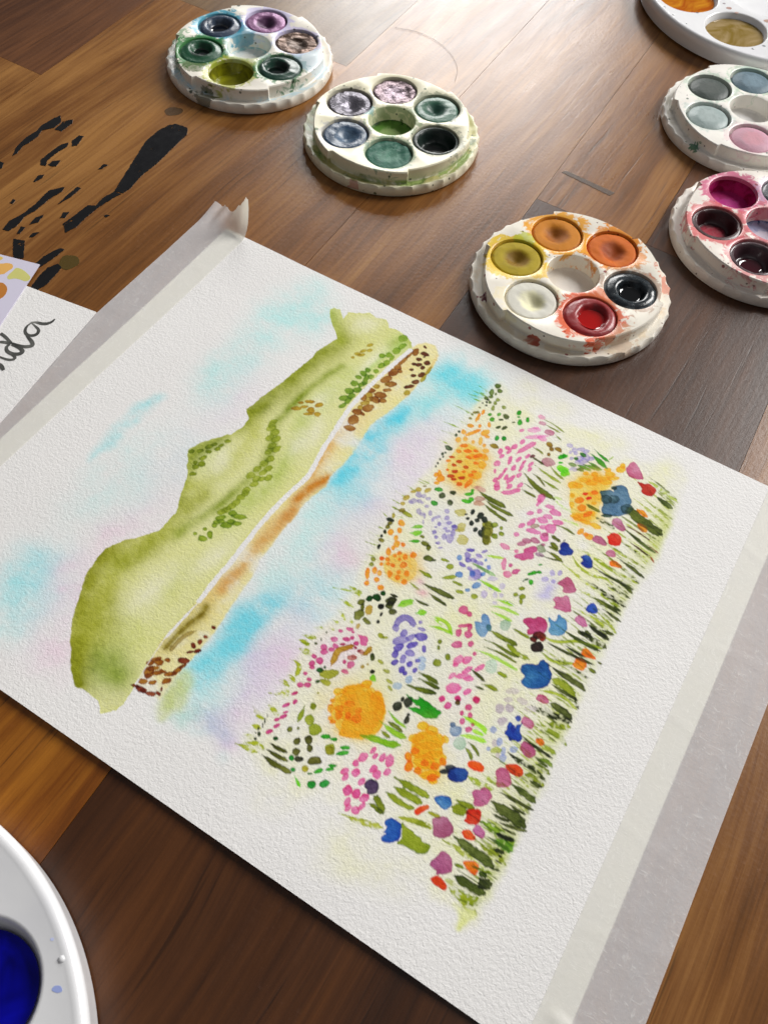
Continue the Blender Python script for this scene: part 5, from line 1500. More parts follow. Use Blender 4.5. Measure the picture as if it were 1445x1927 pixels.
e|CC5A92|114||0|1|18493 -11493 48 31 33 -61
e|E076AE|114||0|1|18172 -11968 55 171 131 -51
e|E076AE|114||0|1|18397 -11791 105 138 78 -70
e|E076AE|114||0|1|18172 -12143 73 46 30 -54
e|E076AE|114||0|1|18566 -12102 93 177 63 -39
e|E076AE|114||0|1|18847 -11855 86 164 59 -37
e|E076AE|114||0|1|18248 -12510 54 130 64 -31
e|E076AE|114||0|1|18522 -12371 202 128 45 -83
e|E076AE|114||0|1|18728 -12343 159 100 37 -69
e|E076AE|114||0|1|18467 -12849 184 168 104 -129
e|E076AE|114||0|1|18904 -12725 80 124 59 -44
e|E076AE|114||0|1|18353 -13323 14 93 80 -14
e|E076AE|114||0|1|18749 -13074 82 52 42 -76
e|E076AE|114||0|1|19240 -12797 84 53 43 -80
s|4A5010|115||0|1|18597 -12013 18858 -12055 19188 -12139|63|0.3|0
s|5A6618|115||0|1|19003 -12442 19292 -12395|42|0.3|0
s|8A961C|115||0|1|19157 -12260 19440 -12200 19688 -12196|71|0.35|0
s|74800E|116||0|1|17300 -12989 17632 -12951 17987 -12983|80|0.35|0
s|74800E|116||0|1|17403 -13165 17740 -13139 18076 -13113|71|0.35|0
s|6E7A0C|116||0|1|17188 -13538 17560 -13489 18060 -13308|84|0.35|0
s|6A7818|117||0|1|18526 -10531 18984 -10538 19493 -10509|87|0.15|0
s|8A9A20|117||0|1|19045 -10584 19549 -10766 20052 -10736|87|0.25|1
p|6690C8|117||0|1|17917 -10533 18068 -10458 18208 -10433 18042 -10193 18102 -10089 18274 -10088 18391 -10274 18556 -10406 18503 -10631 18474 -10862 18327 -10871 18174 -10798 18029 -10634||0
e|5E8C88|117||0|1|18479 -10476 76 49 54 -103
s|6A7818|118||0|1|18535 -10907 18957 -10849 19424 -10886 19740 -10851|62|0.35|0
s|6A7818|119||0|1|18652 -11127 19127 -11033 19748 -11051|55|0.4|0
s|808F1C|120||0|1|19061 -10063 19385 -10070 19766 -10083|60|0.3|0
e|A4BCAA|120||0|1|18871 -10098 158 29 32 -202
s|A8D63A|121||0|0.9|18125 -9767 18527 -9577 19078 -9533|61|0.3|0
s|A8D63A|121||0|0.9|18278 -9911 18605 -9877 18976 -9858|61|0.3|0
s|A8D63A|121||0|0.9|18194 -9456 18461 -9375 18753 -9344|61|0.3|0
s|A8D63A|121||0|0.9|18412 -11383 18879 -11273 19355 -11259 19871 -11258|58|0.3|0
s|A8D63A|121||0|0.9|17342 -9098 17734 -9098 18171 -9113|63|0.3|0
e|BED4C4|122||0|1|19164 -11604 149 94 100 -190
s|8A9C1C|122||0|1|19375 -11653 19702 -11647|67|0.2|0
p|3A78B4|123||0|1|19947 -9066 20067 -9120 20228 -9104 20180 -8764 20353 -8851 20515 -8878 20637 -9060 20671 -9253 20574 -9442 20411 -9568 20229 -9577 20137 -9464 20132 -9295||0
s|39480E|123||0|1|20524 -9218 21048 -9269 21523 -9263 21880 -9246|70|0.25|0
s|3E4812|124||0|1|20196 -9895 20716 -9900 21244 -9856 21903 -9789|52|0.2|0
p|AE2C66|124||0|1|19277 -9688 19349 -9469 19553 -9382 19679 -9215 19856 -9190 20051 -9347 20110 -9524 20030 -9745 19816 -9881 19690 -10004 19569 -9911 19576 -9735||0
e|5A1408|124||0|1|19946 -9841 165 105 61 -126
e|5A1408|124||0|1|19896 -10043 113 72 50 -103
e|8A2010|124||0|1|20092 -9834 92 58 58 -120
p|1E0C08|124||0|1|19889 -10257 19927 -10107 20054 -9985 20244 -10033 20321 -10193 20240 -10369 20027 -10462 19914 -10367||0
s|A8B63C|125||0|1|20016 -9755 20366 -9786 20674 -9654 21078 -9334 21508 -9230 21936 -9126|59|0.15|0
s|A8B63C|125||0|1|20339 -10306 20656 -10394 20982 -10311 21319 -10097|58|0.15|0
s|A8B63C|125||0|1|20782 -11482 21266 -11295 21612 -11273 22039 -11431|56|0.15|0
s|3E4714|126||0|1|20977 -8951 21405 -9000 22007 -9039|99|0.15|1
s|3E4714|126||0|1|21197 -8618 21560 -8688 21942 -8722|78|0.2|0
s|3E4812|127||0|1|20825 -9663 21142 -9713 21499 -9695|45|0.25|0
p|EE7A08|128||0|1|21398 -9634 21396 -9469 21470 -9389 21638 -9399 21959 -9589 21768 -9648 21499 -9695||0
s|5A6010|128||0|1|21938 -9623 22121 -9630|45|0.3|0
p|E87808|129||0|1|21327 -10194 21346 -9998 21344 -9834 21628 -9820 21756 -9984 21708 -10157 21518 -10216||0
s|3E480E|130||0|1|20732 -10284 21180 -10267 21702 -10302 21912 -10290|51|0.2|1
s|6A7420|130||0|1|21770 -9975 22051 -10001|61|0.2|0
s|3E4714|131||0|1|20703 -10569 21129 -10624 21704 -10622 21996 -10716|102|0.3|0
s|7A8A12|132||0|1|20924 -10955 21330 -10898 21804 -11073|127|0.15|0
s|3E4714|132||0|1|20990 -11093 21514 -11139 21942 -11143|57|0.2|0
s|454F14|132||0|1|21845 -11086 22066 -11414|73|0.2|1
p|0E4A9A|132||0|1|19967 -11157 19953 -10983 20134 -10827 20396 -10764 20362 -10581 20470 -10463 20617 -10541 20820 -10698 20951 -10898 20985 -11156 20875 -11377 20577 -11580 20359 -11651 20195 -11576 20148 -11446 20229 -11315 20057 -11262||0
s|3A4412|133||0|1|21203 -11687 21588 -11676 22026 -11784|124|0.2|0
p|C05C8C|133||0|1|20762 -11809 20830 -11582 20992 -11546 21174 -11588 21244 -11699 21115 -11800 20950 -11827||0
s|3C4516|134||0|1|20809 -12051 21291 -12017 22066 -11872|91|0.15|1
e|CDC4CC|135||0|1|20107 -12261 109 69 39 -76
e|CDC4CC|135||0|1|20011 -12670 117 74 64 -123
e|CDC4CC|135||0|1|20255 -12516 102 64 63 -123
e|CDC4CC|135||0|1|20228 -12953 120 75 35 -68
e|CDC4CC|135||0|1|20505 -12088 179 35 14 -102
e|CDC4CC|135||0|1|20853 -12140 175 110 44 -89
e|CDC4CC|135||0|1|20110 -11946 162 102 41 -81
s|A9B428|136||0|1|13651 -14805 13889 -14758 14075 -14882 14106 -15171|80|0.35|1
s|A9B428|136||0|1|13818 -15285 14030 -15253 14181 -15327|79|0.35|1
s|A9B428|136||0|1|13693 -15584 13903 -15503 14100 -15546|78|0.35|1
s|A9B428|136||0|1|13725 -16051 13987 -15952 14181 -15663 14189 -15957|77|0.35|1
s|A9B428|136||0|1|13813 -16359 14108 -16402 14355 -16473|77|0.35|1
s|A9B428|136||0|1|13587 -16665 13818 -16779 14034 -16804|76|0.35|1
s|A9B428|136||0|1|13853 -17142 14141 -17089|75|0.35|1
s|A9B428|136||0|1|13849 -17493 14157 -17425|74|0.35|1
s|A9B428|136||0|1|13793 -17857 14151 -17772 14472 -17725|74|0.35|1
s|A9B428|136||0|1|14007 -17707 14280 -17505 14604 -17550|74|0.35|1
s|A9B428|136||0|1|13450 -14121 13844 -14049|82|0.35|1
s|A9B428|136||0|1|13507 -13905 13909 -13793|82|0.35|1
s|A9B428|136||0|1|13620 -14368 14035 -14281|81|0.35|1
s|A9B428|136||0|1|14142 -14389 14052 -14306|80|0.35|1
e|C23A7E|137||0|1|14403 -15639 62 83 41 -30
e|C23A7E|137||0|1|14393 -16085 62 101 43 -26
e|C23A7E|137||0|1|14573 -15847 28 99 63 -20
e|C23A7E|137||0|1|14512 -16277 56 61 29 -25
e|C23A7E|137||0|1|14526 -16414 68 109 54 -33
e|C23A7E|137||0|1|14416 -16606 48 64 44 -31
e|C23A7E|137||0|1|14524 -16768 42 83 52 -25
e|C23A7E|137||0|1|14444 -17025 52 83 56 -33
e|2A3818|138||0|1|14130 -16824 13 8 38 -53
e|2A3818|138||0|1|14161 -16981 13 8 36 -49
e|2A3818|138||0|1|14109 -17125 18 11 29 -40
e|2A3818|138||0|1|14221 -17244 34 21 37 -51
e|2A3818|138||0|1|14216 -17426 29 18 23 -32
e|2A3818|138||0|1|14120 -17276 11 7 8 -11
e|2A3818|138||0|1|14104 -16664 9 5 25 -34
e|0C5418|138||0|1|14728 -17092 61 38 34 -48
s|8A9A28|139||0|1|14884 -15799 14936 -16042 14985 -16302|82|0.4|0
e|98A432|139||0|1|15112 -15654 82 51 61 -91
e|98A432|139||0|1|15264 -16095 109 68 88 -130
e|98A432|139||0|1|15529 -16248 156 98 95 -142
e|98A432|139||0|1|16272 -16504 119 75 93 -141
e|6A7024|139||0|1|14928 -16641 62 39 42 -61
e|6A7024|139||0|1|15108 -16481 35 22 27 -40
s|515610|140||0|1|14633 -17299 14911 -17305 15230 -17259|69|0.3|0
s|515610|141||0|1|14681 -17501 15024 -17511 15390 -17465|73|0.3|0
s|515610|142||0|1|14656 -17711 15056 -17735 15424 -17717 15658 -17691|94|0.25|0
e|4C4E18|143||0|1|15302 -16842 103 -4 -2 -111
e|4C4E18|143||0|1|15567 -16612 98 62 70 -103
e|4C4E18|143||0|1|15734 -16788 64 40 59 -87
e|4C4E18|143||0|1|15485 -17075 55 107 98 -48
e|2A2C18|143||0|1|15647 -17228 97 61 44 -63
p|48480E|143||0|1|15945 -17239 15895 -17026 16080 -16880 16212 -16889 16270 -16975 16166 -17101||0
e|0E7A1C|144||0|1|14723 -17095 62 39 32 -45
e|0E7A1C|144||0|1|15453 -17328 57 36 43 -62
e|0E7A1C|144||0|1|15680 -17578 52 33 36 -52
e|2C9A1C|144||0|1|15959 -16247 116 60 31 -57
e|2C9A1C|144||0|1|16191 -16189 87 54 28 -43
e|2C9A1C|144||0|1|16595 -16227 127 80 32 -49
e|2C9A1C|144||0|1|16638 -16391 122 110 44 -47
e|2C9A1C|144||0|1|16589 -16867 103 65 30 -46
e|2C9A1C|144||0|1|16582 -16998 95 85 39 -41
e|2C9A1C|144||0|1|16328 -17226 92 117 58 -43
e|0E7A1C|144||0|1|16169 -17407 68 43 18 -27
e|0E7A1C|144||0|1|16392 -17644 115 72 64 -95
e|0E7A1C|144||0|1|16689 -17441 127 79 66 -99
s|6CC81E|144||0|1|15826 -17706 15978 -17790 16128 -17874|46|0.4|0
e|A8A02C|144||0|1|15974 -17373 77 48 57 -83
e|A8A02C|144||0|1|16279 -16539 98 61 72 -109
e|D25A98|145||0|1|18351 -13355 86 1 1 -98
e|D25A98|145||0|1|18596 -13441 47 140 112 -41
e|D25A98|145||0|1|18763 -13107 86 54 43 -78
e|CC4E86|145||0|1|19252 -12820 74 47 51 -95
e|CC4E86|145||0|1|19171 -13161 90 56 52 -95
e|CC4E86|145||0|1|19084 -13421 42 27 32 -58
e|CC4E86|145||0|1|19327 -13341 64 41 46 -85
e|CC4E86|145||0|1|19209 -13635 59 37 42 -76
e|CC4E86|145||0|1|19531 -13554 39 24 25 -47
e|CC4E86|145||0|1|19498 -13755 81 51 40 -74
e|5A4E20|145||0|1|18809 -13203 84 53 50 -91
s|A4E03A|146||0|1|19160 -13475 19538 -13460 19893 -13479 19985 -13581|75|0.15|0
s|A4E03A|146||0|1|19375 -14044 19763 -13879 20111 -13819|74|0.2|0
s|A4E03A|146||0|1|19565 -13725 19960 -13676|58|0.2|0
p|7890B4|147||0|1|19027 -14143 19034 -14018 18929 -13864 19009 -13833 19130 -13878 19275 -13827 19369 -13928 19320 -14118 19170 -14192||0
e|6E829C|147||0|1|19011 -13872 68 43 34 -61
s|6E7E20|148||0|1|19665 -14295 19871 -14361 20007 -14508|50|0.2|0
s|6E7E20|148||0|1|19656 -14104 19950 -14156 20143 -14306|50|0.25|0
e|A8C4AE|148||0|1|19482 -14273 187 76 56 -164
s|A8B84A|149||0|1|20140 -14996 20454 -15026 20930 -14952|97|0.2|1
e|2A3038|149||0|1|19598 -15032 122 76 32 -58
e|2A3038|149||0|1|19494 -15249 115 72 30 -53
p|0A3490|149||0|1|19603 -15257 19598 -15032 19783 -14890 19969 -14819 20122 -14894 20158 -15098 20050 -15308 19829 -15379 19685 -15356||0
s|A8B84A|150||0|1|20429 -14702 20827 -14755 21164 -14694|72|0.2|1
p|E8500A|150||0|1|19939 -14646 20044 -14542 20252 -14439 20447 -14539 20463 -14662 20267 -14747 20053 -14766||0
s|7C8A14|151||0|1|20178 -16009 20387 -15987 20580 -15939|142|0.1|0
p|1C54B0|151||0|1|19590 -16066 19714 -15904 19918 -15806 20088 -15846 20150 -15990 20063 -16197 19851 -16213 19708 -16156||0
s|7C8A14|152||0|1|20107 -15780 20380 -15774 20712 -15712|79|0.3|0
s|3E4A14|153||0|1|21063 -15275 21479 -15307 21836 -15301 22197 -15380|175|0.2|0
p|B8588E|153||0|1|20443 -15349 20516 -15211 20669 -15152 20700 -15003 20847 -15004 20981 -15105 21049 -15247 20984 -15470 20827 -15586 20682 -15622 20643 -15482 20537 -15456||0
p|C82404|154||0|1|20570 -15909 20692 -15743 20860 -15649 21008 -15708 21062 -15890 21013 -16070 20851 -16171 20629 -16196 20665 -16030||0
s|9A9C20|155||0|1|19599 -16514 20022 -16449|53|0.2|0
s|A8B030|155||0|1|19476 -16967 19714 -16872 19974 -16816|77|0.2|1
p|A0527C|155||0|1|19871 -16667 19940 -16499 20148 -16316 20295 -16350 20485 -16463 20560 -16663 20475 -16803 20325 -16921 20135 -17033 20035 -16954 19988 -16808||0
p|DA3C08|156||0|1|19299 -16666 19400 -16458 19562 -16321 19629 -16406 19574 -16566 19450 -16733 19353 -16758||0
s|2E3A10|157||0|1|20976 -13078 21424 -13152 22038 -13196|47|0.25|0
p|1438A0|157||0|1|20449 -13269 20511 -13130 20451 -13087 20444 -12850 20577 -12887 20683 -13022 20692 -12815 20779 -12760 20792 -12672 20823 -12773 20873 -13023 21005 -13099 20980 -13312 20821 -13294 20745 -13441 20619 -13342||0
e|3C50AC|157||0|1|20629 -12652 75 47 40 -80
e|3C50AC|157||0|1|20639 -13009 58 37 48 -95
e|A8B2D8|158||0|1|20138 -13365 77 48 55 -105
e|A8B2D8|158||0|1|20481 -13587 69 43 54 -104
e|A8B2D8|158||0|1|20283 -13966 50 31 30 -57
e|A8B2D8|158||0|1|20957 -13563 103 65 46 -90
e|A8B2D8|158||0|1|20787 -13961 80 50 51 -99
e|A8B2D8|158||0|1|20704 -13800 65 41 60 -116
e|CDC4CC|158||0|1|20256 -12518 96 61 48 -94
e|CDC4CC|158||0|1|20025 -12705 93 59 62 -119
e|CDC4CC|158||0|1|20242 -12977 115 72 56 -109
e|CDC4CC|158||0|1|20354 -13706 59 37 44 -85
e|CDC4CC|158||0|1|20608 -13977 55 35 45 -87
e|B8C070|158||0|1|20518 -13877 151 95 40 -78
p|C06494|159||0|1|20741 -12723 20722 -12532 20842 -12428 21007 -12455 21155 -12564 21128 -12702 20969 -12762||0
s|3E4714|160||0|1|20814 -12063 21279 -12080 21993 -11916|77|0.1|1
s|9AA838|160||0|1|21129 -12317 21489 -12515 21908 -12452 22223 -12611|86|0.3|1
s|8A981C|160||0|1|21457 -12293 21805 -12236 22094 -12054|103|0.15|1
s|9AA838|161||0|1|21638 -12979 21867 -12992 22066 -13023|67|0.3|0
p|E87210|161||0|1|21343 -12986 21392 -12856 21521 -12815 21680 -12913 21624 -13027 21452 -13056||0
s|4A5A1A|162||0|1|21556 -13421 21841 -13475 22038 -13504|50|0.2|0
s|6A8424|162||0|1|21670 -13427 21968 -13356 22144 -13419|73|0.25|0
p|B8608E|162||0|1|21070 -13453 21066 -13259 21187 -13163 21367 -13188 21540 -13275 21598 -13394 21472 -13551 21258 -13569||0
s|38421A|163||0|1|20824 -13744 21191 -13805 21715 -13745 22165 -13919|67|0.15|1
s|6A7A18|163||0|1|21657 -13628 21912 -13622 22151 -13663|82|0.2|1
s|7E8C1E|164||0|1|21506 -14066 21843 -14007 22165 -14069|98|0.2|1
s|3A4614|164||0|1|21732 -14152 22123 -14132|65|0.3|0
p|D83C06|164||0|1|20940 -14115 21081 -14027 21257 -13936 21420 -13968 21549 -14115 21438 -14223 21234 -14256 21070 -14225||0
s|39480E|165||0|1|21371 -14527 21707 -14541 22178 -14616|113|0.25|0
p|BC5E8C|165||0|1|20783 -14443 20837 -14276 20985 -14202 21170 -14276 21308 -14417 21345 -14618 21186 -14736 20998 -14835 20923 -14620||0
s|3E4714|166||0|1|21091 -14907 21557 -14893 22219 -14845|55|0.25|0
s|3E4714|167||0|1|21490 -15045 21766 -15091 22082 -15075|48|0.25|0
s|3E4714|168||0|1|21248 -15559 21537 -15559 21782 -15477|53|0.15|0
s|3E4714|168||0|1|21442 -15689 21851 -15613 22315 -15473|56|0.25|0
s|3E4714|168||0|1|21580 -15781 22082 -15717|43|0.25|0
s|38421A|168||0|1|21568 -15966 21812 -15955 22035 -15904|68|0.15|0
e|DA6CA4|169||0|1|17358 -17223 90 12 19 -152
e|DA6CA4|169||0|1|17654 -17176 118 16 15 -130
e|DA6CA4|169||0|1|17884 -17165 21 134 128 -16
e|DA6CA4|169||0|1|17531 -17516 82 4 4 -127
e|DA6CA4|169||0|1|17629 -17643 74 4 3 -123
e|DA6CA4|169||0|1|17858 -17601 37 107 110 -33
e|DA6CA4|169||0|1|17959 -17380 31 123 72 -15
s|6A7810|170||0|1|18084 -16952 18306 -17018 18534 -17194|109|0.08|0
s|6A7810|170||0|1|18037 -17215 18297 -17198 18560 -17236|68|0.2|0
p|382648|170||0|1|17702 -16866 17705 -16686 17763 -16584 17890 -16541 18060 -16643 18104 -16763 18086 -16907 17984 -16985 17866 -17015 17828 -16906||0
s|84941A|171||0|1|18326 -16183 18669 -16173 19044 -16146 19419 -16148|103|0.25|0
s|84941A|172||0|1|18450 -16414 18823 -16432 19105 -16403 19353 -16394|107|0.2|0
s|84941A|172||0|1|18320 -16672 18716 -16704 19022 -16717 19232 -16644|89|0.2|0
s|A4AC34|173||0|1|17475 -17897 17905 -17815 18326 -17724 18762 -17565|87|0.3|1
s|A8B040|173||0|1|18857 -17136 19295 -16978 19702 -16867 19953 -16795|70|0.2|1
p|7C8E12|174||0|1|19126 -17140 19329 -17184 19741 -17237 19950 -17246 20071 -17254 20171 -17303 20200 -17478 20064 -17617 19858 -17635 19565 -17680 19283 -17744 19384 -17571 19309 -17422||0
p|0E42A4|174||0|1|18716 -17466 18754 -17309 18873 -17212 19027 -17173 19163 -17202 19291 -17377 19350 -17564 19256 -17747 19086 -17853 18908 -17922 18885 -17741 18956 -17641 18831 -17677 18891 -17485||0
s|3A4810|175||0|1|20549 -16696 20881 -16731 21384 -16748 21710 -16783 21917 -16831|146|0.25|0
s|39480E|175||0|1|21837 -16910 22147 -16806|34|0.3|0
s|4E6A1C|176||0|1|21400 -16197 21763 -16183 22170 -16200|53|0.3|0
p|B8609C|176||0|1|20970 -16266 20985 -16119 21078 -16030 21227 -16045 21381 -16148 21355 -16316 21232 -16347 21066 -16328||0
p|DE3C08|177||0|1|20727 -16463 20906 -16321 21055 -16336 21186 -16436 21133 -16539 20983 -16577 20841 -16545||0
s|86A82C|178||0|1|21064 -15915 21526 -15905 21996 -15918 22240 -15977|122|0.2|1
s|7AA83C|178||0|1|21646 -16135 21985 -16136 22205 -16149|120|0.2|1
s|94A02C|178||0|1|21181 -16484 21556 -16492 22009 -16539 22216 -16587|93|0.25|1
s|A8B24A|178||0|1|20380 -16952 20862 -16923 21318 -16967|79|0.3|1
s|333D1A|179||0|1|21562 -15974 21832 -15959 22130 -15880|67|0.15|0
s|333D1A|180||0|1|21736 -16396 22026 -16335|58|0.2|0
s|333D1A|180||0|1|21847 -16639 22107 -16611|29|0.3|0
s|333D1A|180||0|1|21916 -16477 22026 -16454|34|0.2|0
s|3A4810|181||0|1|21017 -17593 21351 -17589 21773 -17586 22033 -17567|129|0.2|0
p|A8588A|181||0|1|20389 -17691 20446 -17508 20461 -17262 20570 -17179 20728 -17185 20883 -17296 20991 -17464 21017 -17593 20921 -17696 20793 -17795 20665 -17840 20628 -17747 20466 -17760||0
s|7A8A18|182||0|1|20965 -17333 21242 -17279|52|0.2|0
s|3E5010|182||0|1|21667 -17161 21896 -17136|85|0.1|0
p|E06A0A|182||0|1|21120 -17179 21244 -17057 21434 -16954 21619 -16986 21643 -17118 21628 -17287 21473 -17311 21334 -17280||0
s|323C14|183||0|1|21760 -17393 21942 -17338 22078 -17253|141|0.05|0
s|8A9C28|183||0|1|21252 -17185 21620 -17074 22078 -16965|52|0.3|1
p|D04004|184||0|1|20544 -18031 20638 -17900 20771 -17809 20954 -17863 21116 -17935 21133 -18073 20959 -18089 20741 -18081||0
s|8A9A14|185||0|1|21094 -17949 21424 -17944 21775 -17924 22034 -17793|114|0.15|1
s|9AA628|185||0|0.7|20873 -17827 21331 -17774 21717 -17706|90|0.2|1
s|98A428|185||0|1|21494 -18070 21799 -18078 22068 -18135|88|0.2|1
p|DDE0A0|185||0.2|1|21427 -18168 21676 -18182 21945 -18127 22112 -18107 22046 -18314 21957 -18588 21925 -18744 21831 -18762 21813 -18541 21722 -18376||0'''
PARTS = 'painted_sky painted_lake painted_hill painted_shore painted_meadow painted_grass_tuft painted_shrub painted_shrub painted_flower_bush painted_flower_bush painted_tulip painted_tulip painted_tulip painted_tulip painted_leaf painted_leaf painted_leaf painted_leaf painted_leaf painted_shrub painted_shrub painted_shrub painted_flower_bush painted_flower_bush painted_leaf painted_leaf painted_shrub painted_flower_bush painted_tulip painted_tulip painted_tulip painted_leaf painted_tulip painted_tulip painted_tulip painted_shrub painted_grass_tuft painted_shrub painted_flower_bush painted_shrub painted_shrub painted_flower_bush painted_shrub painted_shrub painted_flower_bush painted_shrub painted_leaf painted_tulip painted_tulip painted_leaf painted_shrub painted_shrub painted_flower_bush painted_shrub painted_tulip painted_tulip painted_tulip painted_shrub painted_flower_bush painted_leaf painted_leaf painted_grass_blade painted_grass_blade painted_grass_blade painted_grass_blade painted_grass_blade painted_grass_blade painted_grass_blade painted_shrub painted_shrub painted_flower_bush painted_tulip painted_grass_tuft painted_grass_blade painted_grass_blade painted_grass_blade painted_grass_blade painted_grass_blade painted_grass_blade painted_grass_blade painted_grass_blade painted_grass_blade painted_grass_tuft painted_leaf painted_leaf painted_leaf painted_leaf painted_leaf painted_tulip painted_tulip painted_tulip painted_tulip painted_tulip painted_tulip painted_tulip painted_tulip painted_tulip painted_leaf painted_grass_tuft painted_shrub painted_shrub painted_flower_bush painted_shrub painted_flower_bush painted_flower_bush painted_leaf painted_shrub painted_leaf painted_leaf painted_flower_bush painted_flower_bush painted_shrub painted_shrub painted_flower_bush painted_leaf painted_leaf painted_tulip painted_leaf painted_leaf painted_tulip painted_grass_tuft painted_tulip painted_tulip painted_tulip painted_grass_tuft painted_leaf painted_leaf painted_tulip painted_tulip painted_leaf painted_leaf painted_tulip painted_tulip painted_leaf painted_flower_bush painted_grass_tuft painted_flower_bush painted_shrub painted_shrub painted_leaf painted_leaf painted_leaf painted_shrub painted_shrub painted_flower_bush painted_grass_tuft painted_tulip painted_tulip painted_tulip painted_tulip painted_tulip painted_leaf painted_tulip painted_tulip painted_tulip painted_tulip painted_tulip painted_flower_bush painted_tulip painted_leaf painted_tulip painted_tulip painted_leaf painted_tulip painted_tulip painted_leaf painted_leaf painted_leaf painted_flower_bush painted_tulip painted_leaf painted_leaf painted_grass_tuft painted_tulip painted_tulip painted_tulip painted_tulip painted_grass_tuft painted_leaf painted_leaf painted_tulip painted_tulip painted_leaf painted_tulip painted_grass_tuft painted_grass_fringe'.split()
for ln in OPS.strip().split('\n'):
    f = ln.split('|'); k, colh, part, clip, soft, st = f[0], f[1], int(f[2]), f[3], float(f[4]), float(f[5])
    q = [int(a)/100 for a in f[6].split()]
    dry = 0; soft_op = soft > 0
    if k == 'e':
        cx, cy, ax, ay, bx, by = q; ex = math.hypot(ax, bx); ey = math.hypot(ay, by); m = 2.1 if soft_op else 1.25
        w_ = window(cx-ex*m-.5, cx+ex*m+.5, cy-ey*m-.5, cy+ey*m+.5)
        if not w_: continue
        X, Y = np.meshgrid(gx[w_[1]], gy[w_[0]])
        if soft_op: 
            kk = min(1.0, min(ex, ey)/8); X = X + wx[w_]*kk; Y = Y + wy[w_]*kk
        det = ax*by-ay*bx; ux = ((X-cx)*by-(Y-cy)*bx)/det; uy = ((Y-cy)*ax-(X-cx)*ay)/det
        r = np.hypot(ux, uy); rm = math.sqrt(abs(det))
        if soft_op: cov = st*np.exp(-r*r*1.15); cov[r > 2.0] = 0; cov = np.clip(cov - .012, 0, 1); sd = None
        else: sd = (r-1)*rm - .07 + n_wob[w_]*min(1.3, .8*rm) + n_edge[w_]*min(.5, .45*rm)
    elif k == 's':
        P = list(zip(q[::2], q[1::2])); hw = int(f[7])/100; tip = float(f[8]); dry = int(f[9])
        P = chaikin(chaikin(P, False), False)
        m = hw*(2.2 if soft_op else 1.2)+.6
        xs, ys = [p[0] for p in P], [p[1] for p in P]; w_ = window(min(xs)-m, max(xs)+m, min(ys)-m, max(ys)+m)
        if not w_: continue
        X, Y = np.meshgrid(gx[w_[1]], gy[w_[0]])
        if soft_op and hw > 2: X = X + wx[w_]*.3; Y = Y + wy[w_]*.3
        d, t_ = seg_dist(X, Y, P)
        if soft_op:
            cov = st*np.exp(-(d/max(hw, .2))**2*1.15); cov[d > 2.1*hw] = 0; sd = None
        else:
            wd = hw if tip <= .02 else hw*(.12 + .88*ss(0, max(tip*1.7, .05), t_))*(.45 + .55*ss(0, max(tip*.45, .04), 1-t_))
            sd = d - wd + n_wob[w_]*min(1.0, .6*hw) + n_edge[w_]*min(.4, .4*hw)
    else:
        P = list(zip(q[::2], q[1::2])); nm = f[7]; dry = int(f[8])
        if not nm: P = chaikin(P, True)
        m = 1.0 + soft*10
        xs, ys = [p[0] for p in P], [p[1] for p in P]; w_ = window(min(xs)-m, max(xs)+m, min(ys)-m, max(ys)+m)
        if not w_: continue
        X, Y = np.meshgrid(gx[w_[1]], gy[w_[0]])
        if soft_op: X = X + wx[w_]*soft*.8; Y = Y + wy[w_]*soft*.8
        sd = poly_sd(X, Y, P) + n_wob[w_]*.8 + n_edge[w_]*.4
        if soft_op:
            cov = st*ss(soft*5, -soft*5, sd); sdk = sd; sd = None
    if sd is not None:
        cov = ss(.17, -.17, sd)*st
        if dry: cov = cov*(.25 + .75*ss(-.10, .06, grain[w_] + .10 + n_mid[w_]*.4 - .10*ss(-1.2, 0, sd)))
    if sd is None: cov = np.clip(cov*np.clip(1 + n_mid[w_]*(.7 if clip else 1.5) + n_big[w_]*(.7 if clip else 1.2), .25, 1.5), 0, 1)
    if clip: cov = cov*clips[clip][w_]
    if k == 'p' and f[7]:
        full = np.zeros((ny, nx), np.float32); full[w_] = cov/max(st, .01); clips[f[7]] = full
    if colh == 'W':
        pig[w_] += (1-pig[w_])*cov[..., None]; pid[w_][cov > .5] = 0; continue
    T = np.clip(np.array(lin(colh), np.float32)/PAPER, .006, 1.0)
    if sd is not None and not (k == 'p' and f[7]):
        th_ = rg.uniform(0, 6.28); ex_ = max(1.0, .5*max(X.max()-X.min(), Y.max()-Y.min())); tone = ((X-X.mean())*math.cos(th_) + (Y-Y.mean())*math.sin(th_))/ex_
        dens = .84 + .62*np.exp(-np.abs(sd)/.2)*(sd < .2) + n_mid[w_]*.7 + grain[w_]*.34 + .26*tone + rg.uniform(-.08, .10)
    elif sd is not None:
        dens = .9 + .6*np.exp(-np.abs(sd)/.3) + n_mid[w_]*.3 + grain[w_]*.2
    else:
        dens = .95 + n_big[w_]*.6 + n_mid[w_]*.5 + grain[w_]*.5
    dens = np.clip(dens, .25, 1.7)[..., None]
    lay = T[None, None, :]**dens
    cur = pig[w_]
    under_ = cur*lay
    if sd is not None: under_ = under_*.5 + .5*lay*np.minimum(1, cur**.35)
    else: under_ = under_*.12 + .88*lay
    pig[w_] = cur*(1-cov[..., None]) + under_*cov[..., None]
    if part:
        if sd is not None: pid[w_][cov > .5] = part
        else:
            z = pid[w_]; z[(cov > .22) & ((z == 0) | (cov > .6) | (k == 'p'))] = part
